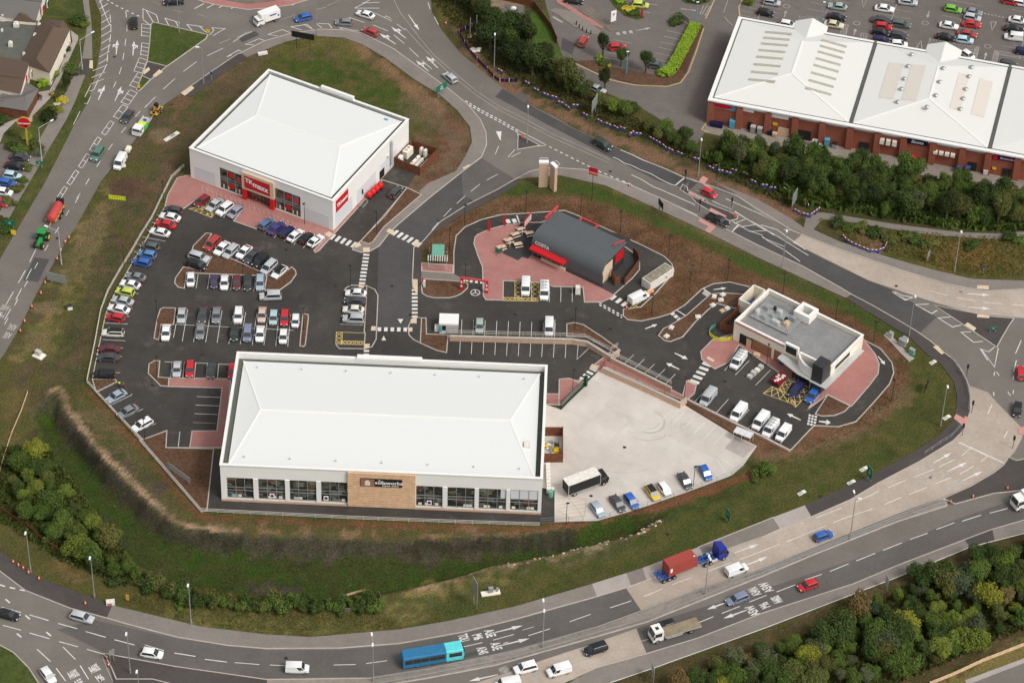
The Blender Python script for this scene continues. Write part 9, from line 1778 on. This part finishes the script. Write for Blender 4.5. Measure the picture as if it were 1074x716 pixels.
def tufts(name,poly,n,s0,s1,col,zk=1.0,seed=1,lift=.0,mat='leaf',zmax=9):
 r=np.random.default_rng(seed);xs_=[p[0]for p in poly];ys_=[p[1]for p in poly];V=[];F_=[];k=0;pts=[]
 while len(pts)<n and k<n*8:
  k+=1;x,y=r.uniform(min(xs_),max(xs_)),r.uniform(min(ys_),max(ys_))
  if inpoly(x,y,poly):pts.append(G(x,y))
 zz=tz_arr(np.array([p.x for p in pts]),np.array([p.y for p in pts]))
 for p,z in zip(pts,zz):
  if z>zmax:continue
  c=Vector((p.x,p.y,z+lift))
  for _ in range(3):
   s=r.uniform(s0,s1);a=r.uniform(0,6.28);u=Vector((math.cos(a),math.sin(a),0))*s*.6;v=Vector((r.normal()*.3,r.normal()*.3,1))*s*zk;o_=Vector((r.normal()*s*.6,r.normal()*s*.6,0));b_=len(V)
   V+=[tuple(c+o_-u),tuple(c+o_+u),tuple(c+o_+u*.5+v),tuple(c+o_-u*.5+v)];F_.append((b_,b_+1,b_+2,b_+3))
 me=bpy.data.meshes.new(name);me.from_pydata(V,[],F_);me.materials.append(M[mat]);o=bpy.data.objects.new(name,me);COL.objects.link(o);o.color=(*col,1);o['kind']='stuff';return o
tufts('undergrowth',W_SE,16000,.25,.6,(.085,.095,.032),.9,1);tufts('undergrowth',W_NE,9000,.3,.9,GCOL['mid green'],1.6,2)
tufts('undergrowth',[(0,470),(50,470),(130,575),(135,615),(60,585),(0,545)],6000,.2,.6,(.07,.09,.026),1,3);tufts('rough_grass',RIM,16000,.09,.24,(.042,.066,.015),.7,4,zmax=-3.2);tufts('bedding_plants',[(441,262),(485,225),(560,202),(640,217),(760,270),(800,295),(745,300),(700,330),(655,330),(706,285),(640,244),(592,223),(504,232),(478,250),(475,285)],1500,.08,.2,(.09,.095,.04),.7,14);tufts('bedding_plants',[(950,370),(955,400),(920,445),(835,476),(880,450),(935,405),(935,380)],500,.08,.2,(.09,.095,.04),.7,15)
tufts('undergrowth',[(452,0),(480,0),(506,20),(545,36),(570,60),(592,84),(640,110),(700,142),(740,165),(790,190),(835,212),(830,218),(770,190),(700,155),(640,130),(590,106),(540,84),(505,58),(470,20)],6000,.2,.5,(.075,.075,.03),.7,5)
tufts('rough_grass',[(852,228),(935,240),(1008,248),(1074,248),(1074,290),(1020,288),(955,272),(905,258)],3500,.12,.35,(.15,.125,.042),.6,6);tufts('rough_grass',[(170,610),(410,640),(412,658),(300,662),(212,654),(130,632)],3000,.1,.25,(.14,.125,.045),.7,7)
tufts('rough_grass',[(112,192),(150,190),(165,200),(135,250),(100,330),(90,400),(30,425),(30,370),(75,275)],3500,.05,.14,(.085,.085,.03),.6,8);tufts('rough_grass',[(64,420),(90,400),(150,470),(208,540),(560,556),(560,562),(250,556),(180,545),(110,480)],2000,.06,.16,(.09,.085,.035),.6,9)
tufts('litter',[(112,195),(150,200),(110,300),(90,390),(60,400),(66,330)],60,.06,.13,(1,1,1),.5,10,mat='bag_white');tufts('litter',RIM,50,.06,.13,(1,1,1),.5,11,mat='bag_white');tufts('litter',[(450,260),(520,210),(600,208),(700,240),(790,295),(720,290),(640,240)],30,.06,.15,(1,1,1),.5,12,mat='bag_white')
r_=np.random.default_rng(44);rb=MB().use('bag_white');rb2=((520,596),(573,584),(626,571),(668,560),(692,545));random.seed(5)
for(ax_,ay_),(bx_,by_)in zip(rb2,rb2[1:]):
 for _ in range(16):
  u=random.random();c=G(lerp(ax_,bx_,u)+random.uniform(-4,4),lerp(ay_,by_,u)+random.uniform(-2,3));rb.use(random.choice(['sand','concrete_old','cobble']));rb.blob((c.x,c.y,tz(c.x,c.y)+.05),(random.uniform(.12,.4),random.uniform(.1,.3),.15),6,4,.3)
o=rb.build('rubble');o['kind']='stuff'
for k_,o in list(TEMPL.items()):
 if 'unused' in o:
  for q in list(o.children_recursive)+[o]:bpy.data.objects.remove(q)
